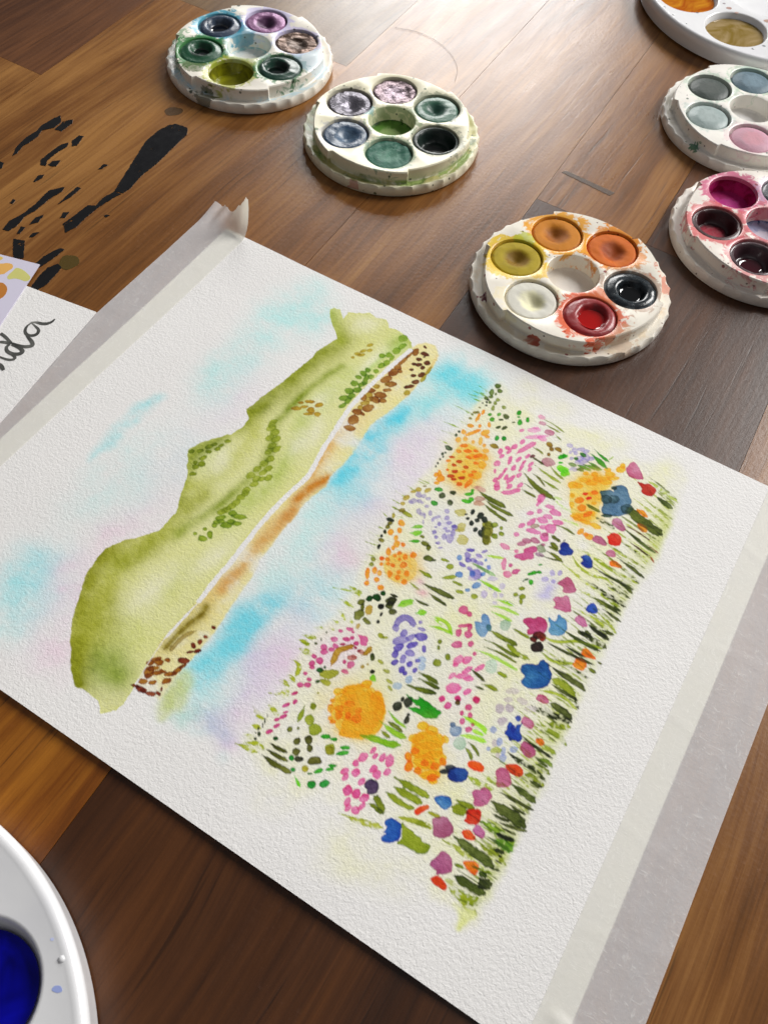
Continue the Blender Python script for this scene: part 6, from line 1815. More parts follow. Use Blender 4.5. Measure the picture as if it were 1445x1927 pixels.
# faint pencil horizon line and speckle left on the sheet
alb = (PAPER*.985)[None, None, :]*pig
alb = alb*(1.07 + .02*n_mid[..., None])
def lift(x, y): return .78 + .16*np.sin(x/17+.6)*np.sin(y/24+1.1) + .10*np.sin(x/9.5-y/13) + .9*ss(-150, -203, y)*ss(0, 60, x)*ss(254, 190, x) + .35*ss(-30, 0, y)*ss(200, 60, x)
XX, YY = np.meshgrid(gx, gy)
ZZ = lift(XX, YY).astype(np.float32)
VV = np.stack([XX, YY, ZZ], -1).reshape(-1, 3)*MM
CC = np.concatenate([alb, np.ones((ny, nx, 1), np.float32)], -1).reshape(-1, 4).astype(np.float32)
idx = np.arange(nx*ny, dtype=np.int32).reshape(ny, nx)
FF = np.stack([idx[:-1, :-1], idx[1:, :-1], idx[1:, 1:], idx[:-1, 1:]], -1).reshape(-1, 4)
fid = pid[:-1, :-1].reshape(-1)

def paper_mat(name, tint, use_attr):
    t = NT(name); v = t.coord()
    if use_attr:
        a = t.n('ShaderNodeAttribute'); a.attribute_name = 'pigment'; colr = a.outputs['Color']
    else: colr = (*tint, 1)
    # cold-pressed tooth: felt-mark dimples about a millimetre and a half across
    big = t.noise(t.coord(scale=(1, 1, 1)), 1000, 2.5, .6, .5); fine = t.noise(v, 2100, 3, .6)
    h = t.math('ADD', t.math('MULTIPLY', big, 1.0), t.math('MULTIPLY', fine, .32))
    h = t.math('MULTIPLY', h, t.math('ADD', .55, t.noise(v, 75, 3, .6)))
    t.set(Base_Color=colr, Roughness=.82, Normal=t.bump(h, .5, .00042)); t.b.inputs['Specular IOR Level'].default_value = .25
    return t.m
paper = paper_mat('cold_press_paper_painted', None, True)
paper_plain = paper_mat('cold_press_paper_plain', [v*1.05 for v in PAPER], False)
painting = thing('watercolor_painting', 'large watercolour of green hills, blue lake and flower meadow taped on white textured paper', 'painting')
def sub_mesh(sel, name):
    f = FF[sel]; u, inv = np.unique(f, return_inverse=True)
    me = np_mesh(name, VV[u], inv.reshape(-1, 4))
    at = me.attributes.new('pigment', 'FLOAT_COLOR', 'POINT'); at.data.foreach_set('color', CC[u].ravel())
    me.shade_smooth()
    return me
order = np.argsort(fid, kind='stable'); sf = fid[order]; cuts = np.flatnonzero(np.diff(sf))+1
for grp in np.split(order, cuts):
    i = int(fid[grp[0]])
    if i and len(grp) < 12: continue
    add('sheet_surface' if i == 0 else PARTS[i-1], sub_mesh(grp, 'paint'), paper, painting)
# thickness of the sheet under the painted face
def slab_grid(x0, x1, y0, y1, n, zf, th):
    xs = np.linspace(x0, x1, n); ys = np.linspace(y0, y1, n); X, Y = np.meshgrid(xs, ys); Z = zf(X, Y)
    top = np.stack([X, Y, Z-.03], -1).reshape(-1, 3); bot = np.stack([X, Y, Z-th], -1).reshape(-1, 3); m = n*n
    I = np.arange(m).reshape(n, n); f = np.stack([I[:-1, :-1], I[:-1, 1:], I[1:, 1:], I[1:, :-1]], -1).reshape(-1, 4)
    fs = [f, (f+m)[:, ::-1]]
    for e in (I[0], I[:, -1], I[-1][::-1], I[:, 0][::-1]):
        a, b = e[:-1], e[1:]; fs.append(np.stack([b, a, a+m, b+m], -1))
    return np_mesh('slab', np.concatenate([top, bot])*MM, np.concatenate(fs))
add('sheet', slab_grid(0, PW, 0, -PH, 40, lift, .5), paper_plain, painting)

# ------------------------------------------------------------------ second sheet with brush lettering, and the card lying on it
sheet2 = thing('lettered_sheet', 'white textured sheet with grey brush lettering overlapping the taped edge at the left', 'paper', (-28.2, -110, .62))
sheet2.rotation_euler.y = -.0035
sheet2_pts = [(-183.68, -91.06), (-159.77, -269.46), (8.73, -246.87), (-15.19, -68.47)]
o = add('sheet', prism(sheet2_pts, .05, .5, 'sheet'), paper_plain, sheet2); o.location = (.03, .11, 0)
def ribbon(P, wfun, z, name):
    P = chaikin(chaikin(P, False), False); L = [0.0]
    for a, b in zip(P, P[1:]): L.append(L[-1]+math.dist(a, b))
    bm = bmesh.new(); prev = None
    for i, p in enumerate(P):
        a = P[max(0, i-1)]; b = P[min(len(P)-1, i+1)]; d = math.dist(a, b) or 1; nx_, ny_ = -(b[1]-a[1])/d, (b[0]-a[0])/d
        w = wfun(L[i]/L[-1])/2
        row = [bm.verts.new(((p[0]+s*w*nx_)*MM, (p[1]+s*w*ny_)*MM, z*MM)) for s in (-1, 1)]
        if prev: bm.faces.new((prev[0], prev[1], row[1], row[0]))
        prev = row
    return bm_mesh(bm, name)
t = NT('grey_ink'); v = t.coord()
t.set(Base_Color=t.ramp(t.noise(v, 170, 3, .6), [(.35, (.025, .026, .024)), (.6, (.10, .10, .09)), (.75, (.22, .22, .20))]), Roughness=.7)
ink = t.m
LET = [('a', [(-32.3, -86.9), (-32.62, -89.05), (-31.5, -91.61), (-29.29, -92.72), (-27.07, -91.84), (-26.19, -90.18), (-27.09, -88.08), (-29.52, -87.47), (-32.1, -87.0)], 0.6000000000000001, 1.5), ('a', [(-32.71, -86.99), (-30.99, -85.66), (-28.53, -85.11), (-26.77, -83.82), (-25.94, -82.05), (-26.14, -80.35)], 0.6000000000000001, 1.6), ('a', [(-31.05, -91.92), (-27.84, -93.35), (-25.07, -94.18), (-23.4, -95.42), (-24.53, -97.04), (-26.8, -98.26), (-29.75, -98.76), (-31.62, -99.12)], 0.8, 1.7000000000000002), ('d', [(-38.3, -97.64), (-35.56, -97.89), (-32.77, -98.7), (-30.97, -99.27)], 1.4000000000000001, 1.4000000000000001), ('d', [(-31.25, -99.75), (-31.4, -101.6), (-29.69, -103.08), (-27.03, -103.05), (-24.78, -101.85), (-24.14, -99.98), (-25.94, -99.14), (-28.76, -99.27), (-30.63, -99.63)], 1.0, 1.8), ('d', [(-35.71, -101.25), (-33.74, -100.23), (-31.72, -99.77)], 1.0, 1.4000000000000001), ('n', [(-30.73, -102.03), (-28.9, -103.14), (-26.85, -103.22), (-24.65, -103.48), (-24.32, -104.81), (-26.09, -105.99), (-28.52, -106.51), (-30.78, -106.69)], 0.6000000000000001, 1.2000000000000002), ('n', [(-28.34, -109.63), (-26.48, -109.54), (-23.7, -110.63)], 1.2000000000000002, 1.8)]
for k, (nm, P, w0, w1) in enumerate(LET):
    o = add('letter_stroke', ribbon(P, lambda f, a=w0, b=w1: a+(b-a)*math.sin(f*3.1416), .54 + .012*k, 'letter_stroke'), ink, sheet2); o.location = (.03, .11, 0)
card = thing('floral_card', 'pale lilac card with yellow and orange flower print on the lettered sheet', 'card', (-60, -90, 1.05))
card.rotation_euler.y = -.0035
t = NT('lilac_card_stock'); t.set(Base_Color=(*lin('D5D0E2'), 1), Roughness=.42)
o = add('card_stock', prism([(-102.91, -74.62), (-41.11, -142.12), (-34.77, -108.62), (-50.49, -61.0)], .62, .95, 'card'), t.m, card); o.location = (.06, .09, -.00055)
for P, colr in [([(-66.66, -70.99), (-63.93, -69.49), (-61.79, -67.38), (-59.41, -67.12), (-58.0, -68.84), (-58.44, -70.79), (-58.57, -73.85), (-62.29, -75.37)], 'E9B25E'), ([(-56.77, -73.3), (-56.86, -69.73), (-57.29, -67.69), (-54.29, -67.0), (-49.07, -68.12), (-47.57, -69.41), (-47.84, -71.55), (-51.5, -72.04), (-53.37, -72.78), (-54.95, -74.89)], 'D2CE7A'), ([(-57.38, -79.25), (-55.97, -77.01), (-52.88, -77.52), (-50.67, -79.25), (-49.33, -82.17), (-49.68, -84.93), (-51.52, -86.17)], 'C07A2E'), ([(-69.25, -67.33), (-66.61, -66.24), (-65.33, -66.73), (-65.76, -68.71), (-67.03, -69.56)], 'E2C468')]:
    t = NT('petal_print'); v = t.coord(); cl = lin(colr)
    t.set(Base_Color=t.mix(t.noise(v, 220, 3), (*[c*.9 for c in cl], 1), (*cl, 1)), Roughness=.5)
    o = add('flower_petal', prism(chaikin(P, True), .95, .97, 'petal'), t.m, card); o.location = (.06, .09, -.00055)

# ------------------------------------------------------------------ masking tape
def tape_mat(name):
    t = NT(name); v = t.coord()
    fib = t.noise(t.coord(scale=(1, .25, 1), rot=(0, 0, .6)), 900, 4, .65, 1.5); fib2 = t.noise(t.coord(scale=(.3, 1, 1), rot=(0, 0, .3)), 800, 4, .65, 1.5)
    fm = t.mrange(t.math('MAXIMUM', fib, fib2), .56, .70); cl = t.noise(v, 120, 3, .6)
    t.set(Base_Color=t.mix(fm, (*lin('F4F4F7'), 1), (*lin('FFFFFF'), 1)), Roughness=.55, Normal=t.bump(t.math('ADD', t.math('MULTIPLY', fm, .4), t.noise(v, 700, 2.5)), .28, .0003))
    tr = t.n('ShaderNodeBsdfTransparent'); tl = t.n('ShaderNodeBsdfTranslucent'); tl.inputs[0].default_value = (.995, .975, .84, 1)
    mx, m2 = t.n('ShaderNodeMixShader'), t.n('ShaderNodeMixShader')
    al = t.math('ADD', .42, t.math('ADD', t.math('MULTIPLY', fm, .09), t.math('MULTIPLY', cl, .10)), True)
    m2.inputs[0].default_value = .85; t.l(tr.outputs[0], m2.inputs[1]); t.l(tl.outputs[0], m2.inputs[2])
    t.l(al, mx.inputs[0]); t.l(m2.outputs[0], mx.inputs[1]); t.l(t.b.outputs[0], mx.inputs[2]); t.l(mx.outputs[0], t.out.inputs[0])
    return t.m
tape_m = tape_mat('masking_tape_paper')
def strip(a_out, a_in, b_out, b_in, n, m, zf, name, torn=0, seed=0):
    """a: start edge points (outer,inner), b: end edge points; zf(s,t,x,y)->(dx,dy,z)"""
    r_ = random.Random(seed); bm = bmesh.new(); rows = []
    for i in range(n+1):
        s = i/n; row = []
        for j in range(m+1):
            t_ = j/m; o_ = [a_out[k]+(b_out[k]-a_out[k])*s for k in (0, 1)]; q_ = [a_in[k]+(b_in[k]-a_in[k])*s for k in (0, 1)]
            x, y = o_[0]+(q_[0]-o_[0])*t_, o_[1]+(q_[1]-o_[1])*t_
            if torn and i == n: y += r_.uniform(-torn, torn*.6)*.6 + 1.4*math.sin(t_*9+.6)*torn 
            if torn and i == n-1: y += r_.uniform(-torn*.3, torn*.3)
            ddx, ddy, z = zf(s, t_, x, y); row.append(bm.verts.new(((x+ddx)*MM, (y+ddy)*MM, z*MM)))
        rows.append(row)
    for i in range(n):
        for j in range(m): bm.faces.new((rows[i][j], rows[i+1][j], rows[i+1][j+1], rows[i][j+1]))
    return bm_mesh(bm, name, 40)
def tz(x, y, edge, sgn, out):
    # on the sheet: just above it; past its edge: sagging to the table
    d = (x-edge)*sgn
    zt = float(lift(np.float64(min(max(x, 0), PW)), np.float64(min(max(y, -PH), 0)))) + .1
    return zt if d < .3 else max(out, zt - (d-.3)*.035)
def z_top(s, t_, x, y):
    z = tz(x, y, 0, -1, .56); dd = 0; de = 0
    for q, a_ in ((-24, .3), (-61, -.2), (-97, .25), (-118, .1)): z += .09*math.exp(-((y-q+(x*a_))/.9)**2)
    e = max(0.0, (y+3.0)/13.0)
    if e > 0:
        k = (.10+.90*t_**2.4)
        z += 15.0*k*e**1.7 + .9*math.sin(t_*21+1)*e*(1-t_*.6); de = -2.2*k*e**2; dd = -3.0*t_*t_*e**2
        if t_ < .5: z += 1.1*math.exp(-((t_-.27)/.07)**2)*e
    return dd, de, z
tp1 = thing('masking_tape', 'masking tape strip along the sky edge with a torn curled end', 'tape', (-2, -70, 0), 0, 'masking tape strips')
o = add('tape_strip', strip((-13.2, -205), (8.0, -205), (-13.6, 9.5), (10.6, 9.5), 110, 26, z_top, 'tape_strip', .9, 2), tape_m, tp1); o.location = (.002, .07, 0)
def z_bot(s, t_, x, y):
    z = tz(x, y, PW, 1, .2)
    z += 1.0*math.exp(-((y+192+ (x-250)*.22)/1.1)**2)*ss(.1, .35, t_)*ss(1.0, .6, t_)
    for q, a_ in ((-33, .25), (-70, -.15), (-104, .3), (-140, .1), (-166, -.25)): z += .09*math.exp(-((y-q+(x-260)*a_)/.9)**2)
    return 0, 0, z
tp2 = thing('masking_tape', 'masking tape strip along the meadow edge near the lower right corner', 'tape', (262, -95, 0), 0, 'masking tape strips')
o = add('tape_strip', strip((270.6, -225), (245.3, -225), (271.4, 14), (246.0, 14), 160, 22, z_bot, 'tape_strip', .5, 5), tape_m, tp2); o.location = (-.262, .095, 0)

# ------------------------------------------------------------------ round stacking palettes
ZT = 10.5; RW = 11.25; RING = 24.25; DZ = 4.5
def palette_body(lug_phase):
    bm = bmesh.new(); n = 288
    def Rup(a):
        p = ((a/(2*math.pi)*6 + lug_phase) % 1.0)
        return 36.7 + (1.9*p/.7 if p < .7 else 0.0)
    def sc(a): return -(abs(math.sin(17*a+lug_phase))**.7)
    prof = [(lambda a: 40.4, 0.0), (lambda a: 41.5, .35), (lambda a: 42.1+.1*sc(a), 1.4), (lambda a: 42.5+.7*sc(a), 3.4), (lambda a: 42.5+1.05*sc(a), 4.7), (lambda a: 42.1+1.1*sc(a), 5.25),
            (lambda a: 41.5+1.1*sc(a), 5.3), (lambda a: 39.6, 4.95), (lambda a: Rup(a)+.5, 4.8), (lambda a: Rup(a)+.15, 5.2), (lambda a: Rup(a), 10.0), (lambda a: Rup(a)-.45, ZT)]
    rings = []
    for rf, z in prof:
        rings.append([bm.verts.new((rf(2*math.pi*i/n)*math.cos(2*math.pi*i/n)*MM, rf(2*math.pi*i/n)*math.sin(2*math.pi*i/n)*MM, z*MM)) for i in range(n)])
    ring_skin(bm, rings); bm.faces.new(rings[0][::-1])
    holes = []
    for w in range(7):
        cx, cy = (0, 0) if w == 6 else (RING*math.cos(math.radians(60*w)), RING*math.sin(math.radians(60*w)))
        m = 48; wr = []
        for r, z in ((RW+.25, ZT), (RW-.1, ZT-.18), (RW-.25, ZT-.6), (RW-.6, 8.0-DZ), (RW-1.4, 7.0-DZ)):
            wr.append([bm.verts.new(((cx+r*math.cos(2*math.pi*i/m))*MM, (cy+r*math.sin(2*math.pi*i/m))*MM, z*MM)) for i in range(m)])
        ring_skin(bm, wr); bm.faces.new(wr[-1])
        holes.append((cx, cy, wr[0]))
    fill_with_holes(bm, rings[-1], holes)
    return bm_mesh(bm, 'palette_body', 35)
body_mesh = [palette_body(.1), palette_body(.45), palette_body(.75)]
def body_mat(name, base, stains, specks, seed, ledge=()):
    """stains: (x,y,r,hex,strength) in palette mm; they follow the top face and run over the rim"""
    t = NT(name); v = t.coord()
    off = t.coord(loc=(seed*.37, seed*.11, 0))
    nz = t.noise(off, 210, 4, .65, .8); nz2 = t.noise(off, 60, 3, .6)
    colr = t.mix(t.mrange(nz2, .35, .75), (*lin(base), 1), (*[c*.93 for c in lin(base)], 1))
    for x, y, r, hx, s in stains:
        d = t.n('ShaderNodeVectorMath', operation='DISTANCE'); zs = 5.0 if math.hypot(x, y) > 36 else ZT
        t.l(v, d.inputs[0]); d.inputs[1].default_value = (x*MM, y*MM, zs*MM)
        dist = t.math('ADD', t.math('MULTIPLY', d.outputs['Value'], 1000.0), t.math('MULTIPLY', t.math('SUBTRACT', nz, .5), r*1.3 if zs > 6 else r*2.6+4))
        m = t.mrange(dist, r*1.02, r*.86); edge = t.math('MULTIPLY', m, s)
        grad = t.math('MULTIPLY', edge, t.math('ADD', .62, t.math('MULTIPLY', nz2, .9), True))
        colr = t.mix(grad, colr, (*lin(hx), 1))
    for hx, lo_, sd in ledge:
        # dried wash lying in the step round the rim
        sx = t.n('ShaderNodeSeparateXYZ'); t.l(v, sx.inputs[0])
        rr_ = t.math('MULTIPLY', t.math('SQRT', t.math('ADD', t.math('MULTIPLY', sx.outputs[0], sx.outputs[0]), t.math('MULTIPLY', sx.outputs[1], sx.outputs[1]))), 1000.0)
        rr_ = t.math('ADD', rr_, t.math('MULTIPLY', t.math('SUBTRACT', nz, .5), 2.0))
        band = t.math('MULTIPLY', t.mrange(rr_, 36.8, 37.8), t.mrange(rr_, 41.4, 40.2)); low = t.mrange(sx.outputs[2], .0075, .0058)
        pat = t.mrange(t.noise(t.coord(loc=(sd, sd, 0)), 42, 4, .7, 1.0), lo_, lo_+.09)
        colr = t.mix(t.math('MULTIPLY', t.math('MULTIPLY', band, low), t.math('MULTIPLY', pat, .85)), colr, (*lin(hx), 1))
    for hx, sc_, thr, sd in specks:
        vo = t.n('ShaderNodeTexVoronoi'); t.l(t.coord(loc=(sd, sd*.7, sd*.3)), vo.inputs['Vector']); vo.inputs['Scale'].default_value = sc_
        sepc = t.n('ShaderNodeSeparateColor'); t.l(vo.outputs['Color'], sepc.inputs[0])
        m = t.math('MULTIPLY', t.mrange(t.math('ADD', vo.outputs['Distance'], t.math('MULTIPLY', nz, .12)), .26, .21), t.math('GREATER_THAN', sepc.outputs[0], thr))
        colr = t.mix(t.math('MULTIPLY', m, .85), colr, (*lin(hx), 1))
    t.set(Base_Color=colr, Roughness=t.math('ADD', .2, t.math('MULTIPLY', nz, .2)), Normal=t.bump(nz, .12, .0002)); t.b.inputs['Specular IOR Level'].default_value = .5
    t.b.inputs['Subsurface Weight'].default_value = .05; t.b.inputs['Subsurface Radius'].default_value = (.003, .0025, .002)
    return t.m
def paint_mat(name, c0, c1, c2, rough=.4, metal=0.0, coat=0.0, bump=.5, sc_=1.0, kr=1.0):
    """c0 middle of the pan, c1 body, c2 worn rim"""
    t = NT(name); v = t.coord()
    sep = t.n('ShaderNodeVectorMath', operation='MULTIPLY'); t.l(v, sep.inputs[0]); sep.inputs[1].default_value = (1, 1, 0)
    ln_ = t.n('ShaderNodeVectorMath', operation='LENGTH'); t.l(sep.outputs[0], ln_.inputs[0])
    n1 = t.noise(v, 190*sc_, 4, .65, .7); n2 = t.noise(v, 900*sc_, 3, .6)
    r = t.math('ADD', t.math('MULTIPLY', ln_.outputs['Value'], 1000/11.5), t.math('MULTIPLY', t.math('SUBTRACT', n1, .5), .35*kr))
    colr = t.ramp(r, [(.0, lin(c0)), (.36, lin(c0)), (.55, lin(c1)), (.84, lin(c1)), (.98, lin(c2))])
    colr = t.mix(t.math('MULTIPLY', t.mrange(n1, .45, .75), .35), colr, (*lin(c2), 1))
    t.set(Base_Color=colr, Roughness=t.math('ADD', rough, t.math('MULTIPLY', n2, .18)), Normal=t.bump(t.math('ADD', n1, t.math('MULTIPLY', n2, .3)), bump, .0005))
    t.b.inputs['Specular IOR Level'].default_value = .5 if (coat or metal) else .22
    t.b.inputs['Metallic'].default_value = metal; t.b.inputs['Coat Weight'].default_value = coat; t.b.inputs['Coat Roughness'].default_value = .06
    return t.m
def pan_mesh(kind, seed):
    r_ = np.random.default_rng(seed); n, m = 56, 18; R = RW-.42
    ph = r_.uniform(0, 6.28, 12); am = r_.uniform(.5, 1, 12)
    def nz(x, y, s=1.0): return sum(am[i]*math.sin((x*math.cos(ph[i])+y*math.sin(ph[i]))*s*(.35+.13*i)+ph[(i+3) % 12]) for i in range(8))/8
    cx, cy = r_.uniform(-1.7, 1.7, 2)
    def z(x, y):
        r = math.hypot(x, y); rc = math.hypot(x-cx, (y-cy)*(1+.18*math.sin(ph[5]))) + .9*nz(x+3, y-2, 1.1); e = r/R
        if kind == 'dish': return 14.2 + .35*math.sin(min(1, e)*3.14)**2 - 2.6*math.exp(-(rc/4.2)**2) - .9*max(0, e-.9)/.1 + .2*nz(x, y, 1.4)
        if kind == 'ring': return 14.4 + .6*math.exp(-((rc-7.4)/2.1)**2) - 2.8*ssf(6.2, 4.2, rc) - .8*max(0, e-.88)/.12 + .14*nz(x, y, 1.4)
        if kind == 'lump': return 13.9 + .75*nz(x, y, 1.3) - .8*math.exp(-(rc/5)**2) - .5*max(0, e-.9)/.1
        if kind == 'hole': return 14.3 - 5.6*ssf(9.2, 6.6, math.hypot(x-cx*.4, y-cy*.4)+.5*nz(x, y)) - .5*max(0, e-.92)/.08
        if kind == 'deep': return 8.0 + .25*nz(x, y) + 5.2*ssf(.90, 1.0, e)
        if kind == 'floor': return 7.5 + .12*nz(x, y) + .8*ssf(.9, 1.0, e)
        if kind == 'dome': return 13.6 + 1.5*(1-(r/(R*.93))**4)*(1 if r < R*.93 else 0) - 2.2*ssf(.90, .97, e) + .10*nz(x, y)
        return 14.0
    bm = bmesh.new(); c = bm.verts.new((0, 0, (z(0, 0)-DZ)*MM)); rows = []
    for j in range(1, m+1):
        rr_ = R*(j/m)**.9; rows.append([bm.verts.new((rr_*math.cos(6.28318*i/n)*MM, rr_*math.sin(6.28318*i/n)*MM, (z(rr_*math.cos(6.28318*i/n), rr_*math.sin(6.28318*i/n))-DZ)*MM)) for i in range(n)])
    rows.append([bm.verts.new((v.co.x, v.co.y, (7.2-DZ)*MM)) for v in rows[-1]])
    for i in range(n): bm.faces.new((c, rows[0][i], rows[0][(i+1) % n]))
    ring_skin(bm, rows)
    return bm_mesh(bm, 'paint_pan', 50), (cx, cy)
def ssf(a, b, x):
    t_ = min(1, max(0, (x-a)/(b-a))); return t_*t_*(3-2*t_)
def pool_mesh(r, seed):
    bm = bmesh.new(); n = 40; rings = []
    for k, (f, z) in enumerate(((1.0, .34), (.95, .19), (.9, .095), (.84, .035), (.76, .008), (.6, 0), (.3, 0))):
        rings.append([bm.verts.new((r*f*(1+.05*math.sin(2*6.2832*i/n+seed)+.03*math.sin(3*6.2832*i/n+seed*2))*math.cos(6.2832*i/n)*MM, r*f*(1+.05*math.sin(2*6.2832*i/n+seed))*math.sin(6.2832*i/n)*MM, z*MM)) for i in range(n)])
    ring_skin(bm, rings); bm.faces.new(rings[-1])
    return bm_mesh(bm, 'pool', 60)
_pm = {}
def P_(c0, c1, c2, **kw):
    key = (c0, c1, c2, tuple(sorted(kw.items())))
    if key not in _pm: _pm[key] = paint_mat('paint_' + c1.lower(), c0, c1, c2, **kw)
    return _pm[key]
_seed = [7]
def palette(label, x, y, rot, body, mat, pans):
    """pans: seven (kind, material, pool) - six round the ring from the palette's own zero angle, then the middle"""
    p = thing('round_paint_palette', label, 'paint palette', (x, y, 0), math.radians(rot), 'round stacking paint palettes')
    add('palette_body', body_mesh[body].copy(), mat, p)
    for w, (kind, pm, pool) in enumerate(pans):
        if kind is None: continue
        _seed[0] += 1; me, (cx, cy) = pan_mesh(kind, _seed[0])
        px, py = (0, 0) if w == 6 else (RING*math.cos(math.radians(60*w)), RING*math.sin(math.radians(60*w)))
        o = add('paint_pan', me, pm, p); o.location = (px*MM, py*MM, 0)
        if pool:
            r, z, m_ = pool; q = add('wet_paint', pool_mesh(r, _seed[0]), m_, o); q.location = (cx*MM, cy*MM, (z-DZ)*MM)
    return p
def wet(name, c, rough=.03):
    t = NT(name); t.set(Base_Color=(*lin(c), 1), Roughness=rough); t.b.inputs['Coat Weight'].default_value = 1.0; t.b.inputs['Coat Roughness'].default_value = .02; return t.m
def ring_xy(a, r=RING): return (r*math.cos(math.radians(a)), r*math.sin(math.radians(a)))
def stn(w, r, hx, s, dr=RING):  # stain round well w (6 = middle)
    x_, y_ = (0, 0) if w == 6 else ring_xy(60*w, dr)
    return (x_, y_, r, hx, s)

# teal / green palette (upper left). own zero angle = world -15 deg
wet_dg, wet_gr = wet('wet_dark_green', '04100C'), wet('wet_navy', '060A14')
b1 = body_mat('palette_teal_stained', 'EFE9DC', [stn(3, 15, '2E9AB4', .9), stn(2, 14.5, 'C9C2EA', .75), stn(4, 15.5, '2F7A3A', .95), stn(5, 14, 'AEB23A', .8), stn(0, 14, '3E7A4A', .9), stn(1, 13.5, 'C4BCE4', .7), stn(6, 13.3, 'DDEBEC', .5), (-14, 4, 9, '1F8AA8', .7), (-30, -20, 7, '3E8A4A', .6), (-4, -31, 6, '4A5A20', .7), (30, 16, 10, 'CFE6F4', .6), (8, -9, 7, 'A2B04A', .5), (12, -38, 5, '3A4420', .7)], [('1F3A24', 190, .80, .3), ('3A3A18', 330, .86, .9)], 1, [('C8E0EA', .52, .3)])
palette('round palette of teal, green and purple paints at the far left', -65.3, 106.9, -15, 0, b1, [
    ('ring', P_('06140F', '123A2C', '3C6A58', rough=.25, coat=.15), (5.2, 11.9, wet_dg)),
    ('lump', P_('4A3A30', '6A5448', '2A1E18', rough=.22, metal=.75, bump=1.0), None),
    ('dish', P_('4A2A48', '7E4E78', '4A2448', rough=.25, metal=.35), None),
    ('ring', P_('0A1018', '2C3A4E', '60748A', rough=.25, coat=.15), (4.6, 11.9, wet_gr)),
    ('ring', P_('04140C', '0F4A2E', '2C6A4A', rough=.3, coat=.15), (4.4, 11.9, wet_dg)),
    ('deep', P_('7A7812', '9A9A14', '4A4806', rough=.25, coat=.6), None),
    ('floor', P_('ECEAE4', 'E6E8E6', '8ABCC4', rough=.3, kr=2.4), None)])
# ivory green palette. zero = world -2
b2 = body_mat('palette_ivory_green_stained', 'E9E3C6', [stn(4, 13.3, '5A6AA0', .35), stn(5, 13.5, '4A8A6A', .55), stn(0, 13.5, '4A5A44', .5), stn(1, 13.2, '3A5A48', .5), stn(3, 13.0, '6A6A70', .4), stn(6, 13.2, '7A9A60', .5), (-14, 0, 4, '3FA0B0', .5), (6, -42, 3, 'C0504A', .5), (-38, 14, 6, 'BDBB90', .6)], [('3A5A20', 170, .78, 1.3), ('2A3A18', 300, .84, 2.2)], 2, [('7E9A3C', .42, .2), ('4A5E1E', .50, .9), ('B8B070', .46, 2.1)])
met = dict(rough=.2, metal=.7, bump=1.0)
palette('ivory round palette with green smears and metallic and teal paints', 26.0, 95.5, -2, 1, b2, [
    ('hole', P_('040706', '10211C', '2C3A30', rough=.3, coat=.15), None),
    ('dish', P_('1F4A3C', '2E5E48', '24463A', rough=.3, coat=.15, bump=.7), None),
    ('lump', P_('7A6A74', '6E5C62', '30262C', **met), None),
    ('dish', P_('8A8690', '5E5A62', '2A2830', **met), None),
    ('dish', P_('4A6076', '2E4660', '1A2A3C', rough=.22, coat=.15, bump=1.0), None),
    ('lump', P_('4A7A66', '2E6452', '1E4A3C', rough=.4, bump=1.0), None),
    ('floor', P_('8FA86A', '5E8A3A', '1E3A10', rough=.4, kr=1.8), None)])
# orange / red palette. zero = world 11
b3 = body_mat('palette_orange_stained', 'EFE8DA', [stn(1, 14.8, 'E08A14', .95), stn(2, 14.8, 'EBA424', .95), stn(3, 14.6, 'E4C02C', .95), stn(4, 13.5, 'F2E6C4', .8), stn(5, 14.6, 'DA5A2C', .95), stn(0, 14.0, 'B99A84', .75), (17, 23, 8, 'E08A2A', .8), (36*.95, 14, 6, 'D8602A', .6), (-13, -3, 6, 'F0C43A', .7), (13, -9, 6, 'E07848', .7), (-24, 12, 5, 'BCC23C', .8), (-32, 2, 4, 'E0B060', .7), (-30, -22, 2.2, '6A1A34', .95), (-6, -38, 3.0, 'B4421E', .9), (26, -26, 7, 'C9A480', .55)], [('8A1A24', 240, .87, .6), ('4A1A18', 420, .9, 1.7)], 3, [('E6D6BC', .5, 1.4)])
wet_red, wet_blk = wet('wet_red', 'A80A06'), wet('wet_black', '030405')
palette('round palette of orange, yellow, red and black paints nearest the painting', 141.15, 50.2, 11, 2, b3, [
    ('ring', P_('080A0C', '161D22', '5A666E', rough=.16, coat=.15, bump=.25), (4.4, 12.0, wet_blk)),
    ('dish', P_('9A4404', 'C8640A', 'B03A10', rough=.52, bump=.3), None),
    ('dish', P_('94540A', 'C47A10', 'A05A0C', rough=.52, bump=.3), None),
    ('dish', P_('80600C', 'AA9414', '766406', rough=.52, bump=.3), None),
    ('dish', P_('DCD8B4', 'D6D3C6', 'BCB9AE', rough=.4, bump=.3), None),
    ('ring', P_('9A0606', '8E1016', '6A0810', rough=.3, coat=.15, bump=.4), (5.4, 12.6, wet_red)),
    ('floor', P_('EDE8E2', 'E8E2DA', 'D9D0C4', rough=.35, bump=.2), None)])
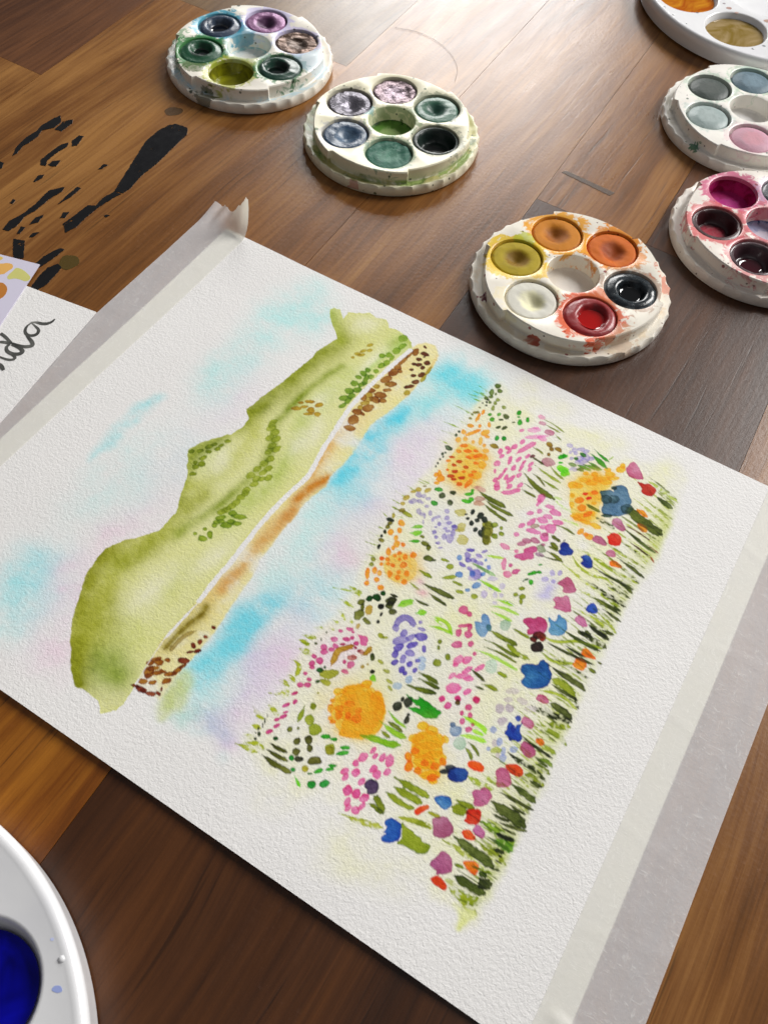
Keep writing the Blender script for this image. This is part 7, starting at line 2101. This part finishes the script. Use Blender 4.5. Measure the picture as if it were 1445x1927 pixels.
# pale palette upper right. zero = world 48.5-60
b4 = body_mat('palette_pale', 'F0ECE4', [stn(2, 13.3, 'A8C4A8', .6), stn(3, 13.4, 'B4D0B8', .5), stn(4, 13.0, 'B4C8C0', .5), stn(5, 13.2, 'E4C2CA', .45), (-6, -39, 3, '3A7A5A', .9), (-16, 30, 7, 'B8D2C4', .6)], [('2A4A3A', 260, .9, 3.1), ('5A2A3A', 420, .92, 2.5)], 4, [('D8D4C4', .5, .4)])
palette('nearly clean round palette of grey-green and pink pans at the right edge', 166.8, 205.5, -11.5, 0, b4, [
    ('dome', P_('6A7A74', '54665E', '2C3C36', rough=.4), None), ('dome', P_('4A5A60', '3A4A50', '1E2A2C', rough=.4), None),
    ('dome', P_('6E8490', '5A707C', '24363A', rough=.4, bump=.7), None), ('dome', P_('4E5450', '444C48', '16241E', rough=.35, bump=.7), None),
    ('dome', P_('A4B0AE', '98A6A4', '50605A', rough=.3), None), ('dome', P_('C68E9A', 'C090A0', '9A8A8C', rough=.45), None),
    ('floor', P_('EEECEA', 'ECEAE6', 'DAD6D0', rough=.4, bump=.15), None)])
# magenta palette right edge. zero = world 32
b5 = body_mat('palette_magenta_stained', 'EEE6DC', [stn(2, 15.2, 'C8487A', .85), stn(3, 15, 'D05A5E', .85), stn(4, 14.6, 'C85A64', .7), stn(1, 14, 'B8A0B8', .7), stn(6, 13.6, 'D0707A', .75), stn(0, 14, 'B8607A', .7), stn(5, 14, 'C0607A', .7), (-12, 17, 7, 'DE6A6A', .7), (2, -36, 8, 'E0603A', .6)], [('8A2430', 230, .82, 4.1), ('5A3A3C', 400, .86, 3.3)], 5)
wet_mag = wet('wet_crimson', '3A0210')
palette('round palette of magenta and dark red paints at the right edge', 201.55, 127.5, 32, 1, b5, [
    ('hole', P_('5A0A20', '6A1830', '3A0A18', rough=.3), None), ('ring', P_('101214', '4A4E54', '2A2C30', rough=.3, coat=.15), (4.5, 12.0, wet_blk)),
    ('deep', P_('C23A8E', 'B42A72', '7A0A38', rough=.3, kr=1.4), None), ('hole', P_('B0203C', '3A1218', '4A3A3C', rough=.3, coat=.15), None),
    ('hole', P_('2A0610', '4A3238', '38282C', rough=.25, coat=.6), (4.6, 9.6, wet_mag)), ('hole', P_('6A0A1A', '7A2030', '4A1420', rough=.3), None),
    ('floor', P_('D8D6E4', 'A8B0D0', '1A3A66', rough=.3, kr=2.0), None)])

# ------------------------------------------------------------------ large daisy mixing palettes
def mixing_plate(R, n_w, rw, rring, ph, zt, depth, name, drops):
    bm = bmesh.new(); n = 192
    prof = [(R-3.5, 0.2), (R-1.2, 1.2), (R-.2, zt-4.2), (R, zt-2.4), (R-.5, zt-.9), (R-1.3, zt-.15), (R-2.2, zt), (R-3.1, zt-.1), (R-3.9, zt-.3)]
    rings = [[bm.verts.new((r*math.cos(6.283185*i/n)*MM, r*math.sin(6.283185*i/n)*MM, z*MM)) for i in range(n)] for r, z in prof]
    ring_skin(bm, rings)
    holes = []
    zf = zt-.3; wells = [(rring*math.cos(ph+6.283185*k/n_w), rring*math.sin(ph+6.283185*k/n_w), rw) for k in range(n_w)] + [(0, 0, rring-rw-5)]
    wells = [w for w in wells]
    for cx, cy, r0 in wells:
        m = 56; wr = []
        for f, z in ((1.035, zf), (1.0, zf-.12), (.975, zf-.55), (.93, zf-depth*.45), (.82, zf-depth*.78), (.62, zf-depth*.96), (.3, zf-depth)):
            wr.append([bm.verts.new(((cx+r0*f*math.cos(6.283185*i/m))*MM, (cy+r0*f*math.sin(6.283185*i/m))*MM, z*MM)) for i in range(m)])
        ring_skin(bm, wr); bm.faces.new(wr[-1]); holes.append((cx, cy, wr[0]))
    fill_with_holes(bm, rings[-1], holes)
    bm.faces.new(rings[0][::-1])
    for dx_, dy_, dr in drops:
        r = bmesh.ops.create_uvsphere(bm, u_segments=12, v_segments=8, radius=dr*MM)
        for v in r['verts']: v.co.z = v.co.z*.7 + zf*MM; v.co.x += dx_*MM; v.co.y += dy_*MM
    me = bpy.data.meshes.new(name); bmesh.ops.recalc_face_normals(bm, faces=bm.faces); bm.to_mesh(me); bm.free(); me.shade_smooth(); me.set_sharp_from_angle(angle=math.radians(38))
    return me, wells
t = NT('white_plate_plastic'); v = t.coord()
t.set(Base_Color=t.mix(t.mrange(t.noise(v, 40, 3), .4, .7), (.80, .80, .81, 1), (.75, .75, .77, 1)), Roughness=t.math('ADD', .14, t.math('MULTIPLY', t.noise(v, 120, 3), .12)))
t.b.inputs['Subsurface Weight'].default_value = .1; t.b.inputs['Subsurface Radius'].default_value = (.004, .004, .004)
plate_m = t.m
def liquid_disc(r, name, mat, parent, x, y, z, a=0.0):
    bm = bmesh.new(); n = 48
    rings = [[bm.verts.new((r*f*(1+.03*math.sin(2*6.2832*i/n+a))*math.cos(6.283185*i/n)*MM, r*f*(1+.03*math.sin(2*6.2832*i/n+a))*math.sin(6.283185*i/n)*MM, zz*MM)) for i in range(n)] for f, zz in ((1.0, -.8), (1.0, .10), (.96, .02), (.85, 0), (.4, 0))]
    ring_skin(bm, rings); bm.faces.new(rings[-1])
    o = add(name, bm_mesh(bm, name, 60), mat, parent); o.location = (x*MM, y*MM, z*MM); return o
def liquid_mat(name, c0, c1, sc_=60):
    t = NT(name); v = t.coord(); nz = t.noise(v, sc_, 3, .6, 2.0)
    t.set(Base_Color=t.ramp(nz, [(.38, lin(c0)), (.62, lin(c1))]), Roughness=.08); t.b.inputs['Specular IOR Level'].default_value = .25
    return t.m
me, wl = mixing_plate(81, 9, 17.2, 56, math.radians(61), 16, 8.5, 'plate', [(41, 66, .9), (60, 31, 1.0), (62, 34, .8), (58, 36, .7)])
mp1 = thing('mixing_palette', 'white mixing palette with a pool of dark blue paint at the lower left', 'mixing palette', (96.7, -312, 0), 0, 'white daisy mixing palettes')
add('plate', me, plate_m, mp1)
liquid_disc(14.6, 'paint_pool', liquid_mat('ultramarine_pool', '03036A', '0A0CB4', 30), mp1, wl[0][0], wl[0][1], 16-.3-4.3)
add('paint_splash', blot('splash', 44.5, 60.6, 1.2, .8, None, 16-.3+.06, .4, 3), NT('pale_blue_splash').set(Base_Color=(*lin('9AA8DC'), 1), Roughness=.3).m, mp1)
for k, (x_, y_, r_, hx) in enumerate([(36, 68, .5, 'C0C8EA')]):
    add('paint_splash', blot('splash', x_, y_, r_, r_*.7, None, 16-.3+.06, .4, k), NT('splash_' + hx).set(Base_Color=(*lin(hx), 1), Roughness=.3).m, mp1)
me, wl = mixing_plate(77, 9, 17.0, 55, math.radians(-136), 10.5, 7.5, 'plate', [(-46, -57, .8), (-39, -62, .8), (8, -68, .7), (-30, -66, .5)])
mp2 = thing('mixing_palette', 'white mixing palette with orange and brown puddles at the top right corner', 'mixing palette', (142, 325.5, 0), 0, 'white daisy mixing palettes')
add('plate', me, plate_m, mp2)
liquid_disc(15.2, 'paint_pool', liquid_mat('orange_pool', 'A85208', 'C8861C'), mp2, wl[0][0], wl[0][1], 10.5-.3-2.6)
liquid_disc(15.4, 'paint_pool', liquid_mat('tan_pool', '80692E', 'A08A62', 45), mp2, wl[1][0], wl[1][1], 10.5-.3-2.9)
liquid_disc(12, 'paint_pool', liquid_mat('pink_pool', 'C8A8B4', 'D8C4CC', 90), mp2, wl[2][0], wl[2][1], 10.5-.3-4.4)
for k, (x_, y_, r_, hx) in enumerate([(-16, -37, 1.6, 'B08A80'), (-11, -39, 1.1, 'B89A90'), (6, -37, 2.2, 'B8988A'), (-20, -34, .8, '8A7A80'), (-29, -52, .7, '5A5A60'), (12, -62, 1.0, '8A8E90')]):
    add('paint_splash', blot('splash', x_, y_, r_, r_*.7, None, 10.5-.3+.05, .4, k), NT('splash_' + hx).set(Base_Color=(*lin(hx), 1), Roughness=.3).m, mp2)

# ------------------------------------------------------------------ a stray hair on the varnish
hair = bpy.data.curves.new('stray_hair', 'CURVE'); hair.dimensions = '3D'; hair.bevel_depth = .00006; hair.bevel_resolution = 1
HP = [(-22.74, 180.38), (-11.43, 183.99), (-0.89, 183.38), (10.99, 178.76), (20.18, 171.12), (24.94, 164.8), (27.8, 155.98)]
sp = hair.splines.new('POLY'); HP = chaikin(chaikin(HP, False), False); sp.points.add(len(HP)-1)
for p, (x, y) in zip(sp.points, HP): p.co = (x*MM, y*MM, .00035, 1)
tmp = bpy.data.objects.new('tmp_hair', hair); C.objects.link(tmp)
dg = bpy.context.evaluated_depsgraph_get(); me = bpy.data.meshes.new_from_object(tmp.evaluated_get(dg)); bpy.data.objects.remove(tmp)
o = add('stray_hair', me, NT('brown_hair').set(Base_Color=(.16, .125, .095, 1), Roughness=.4).m)
o['label'] = 'thin curved brown hair lying on the shiny wood behind the ivory palette'; o['category'] = 'hair'
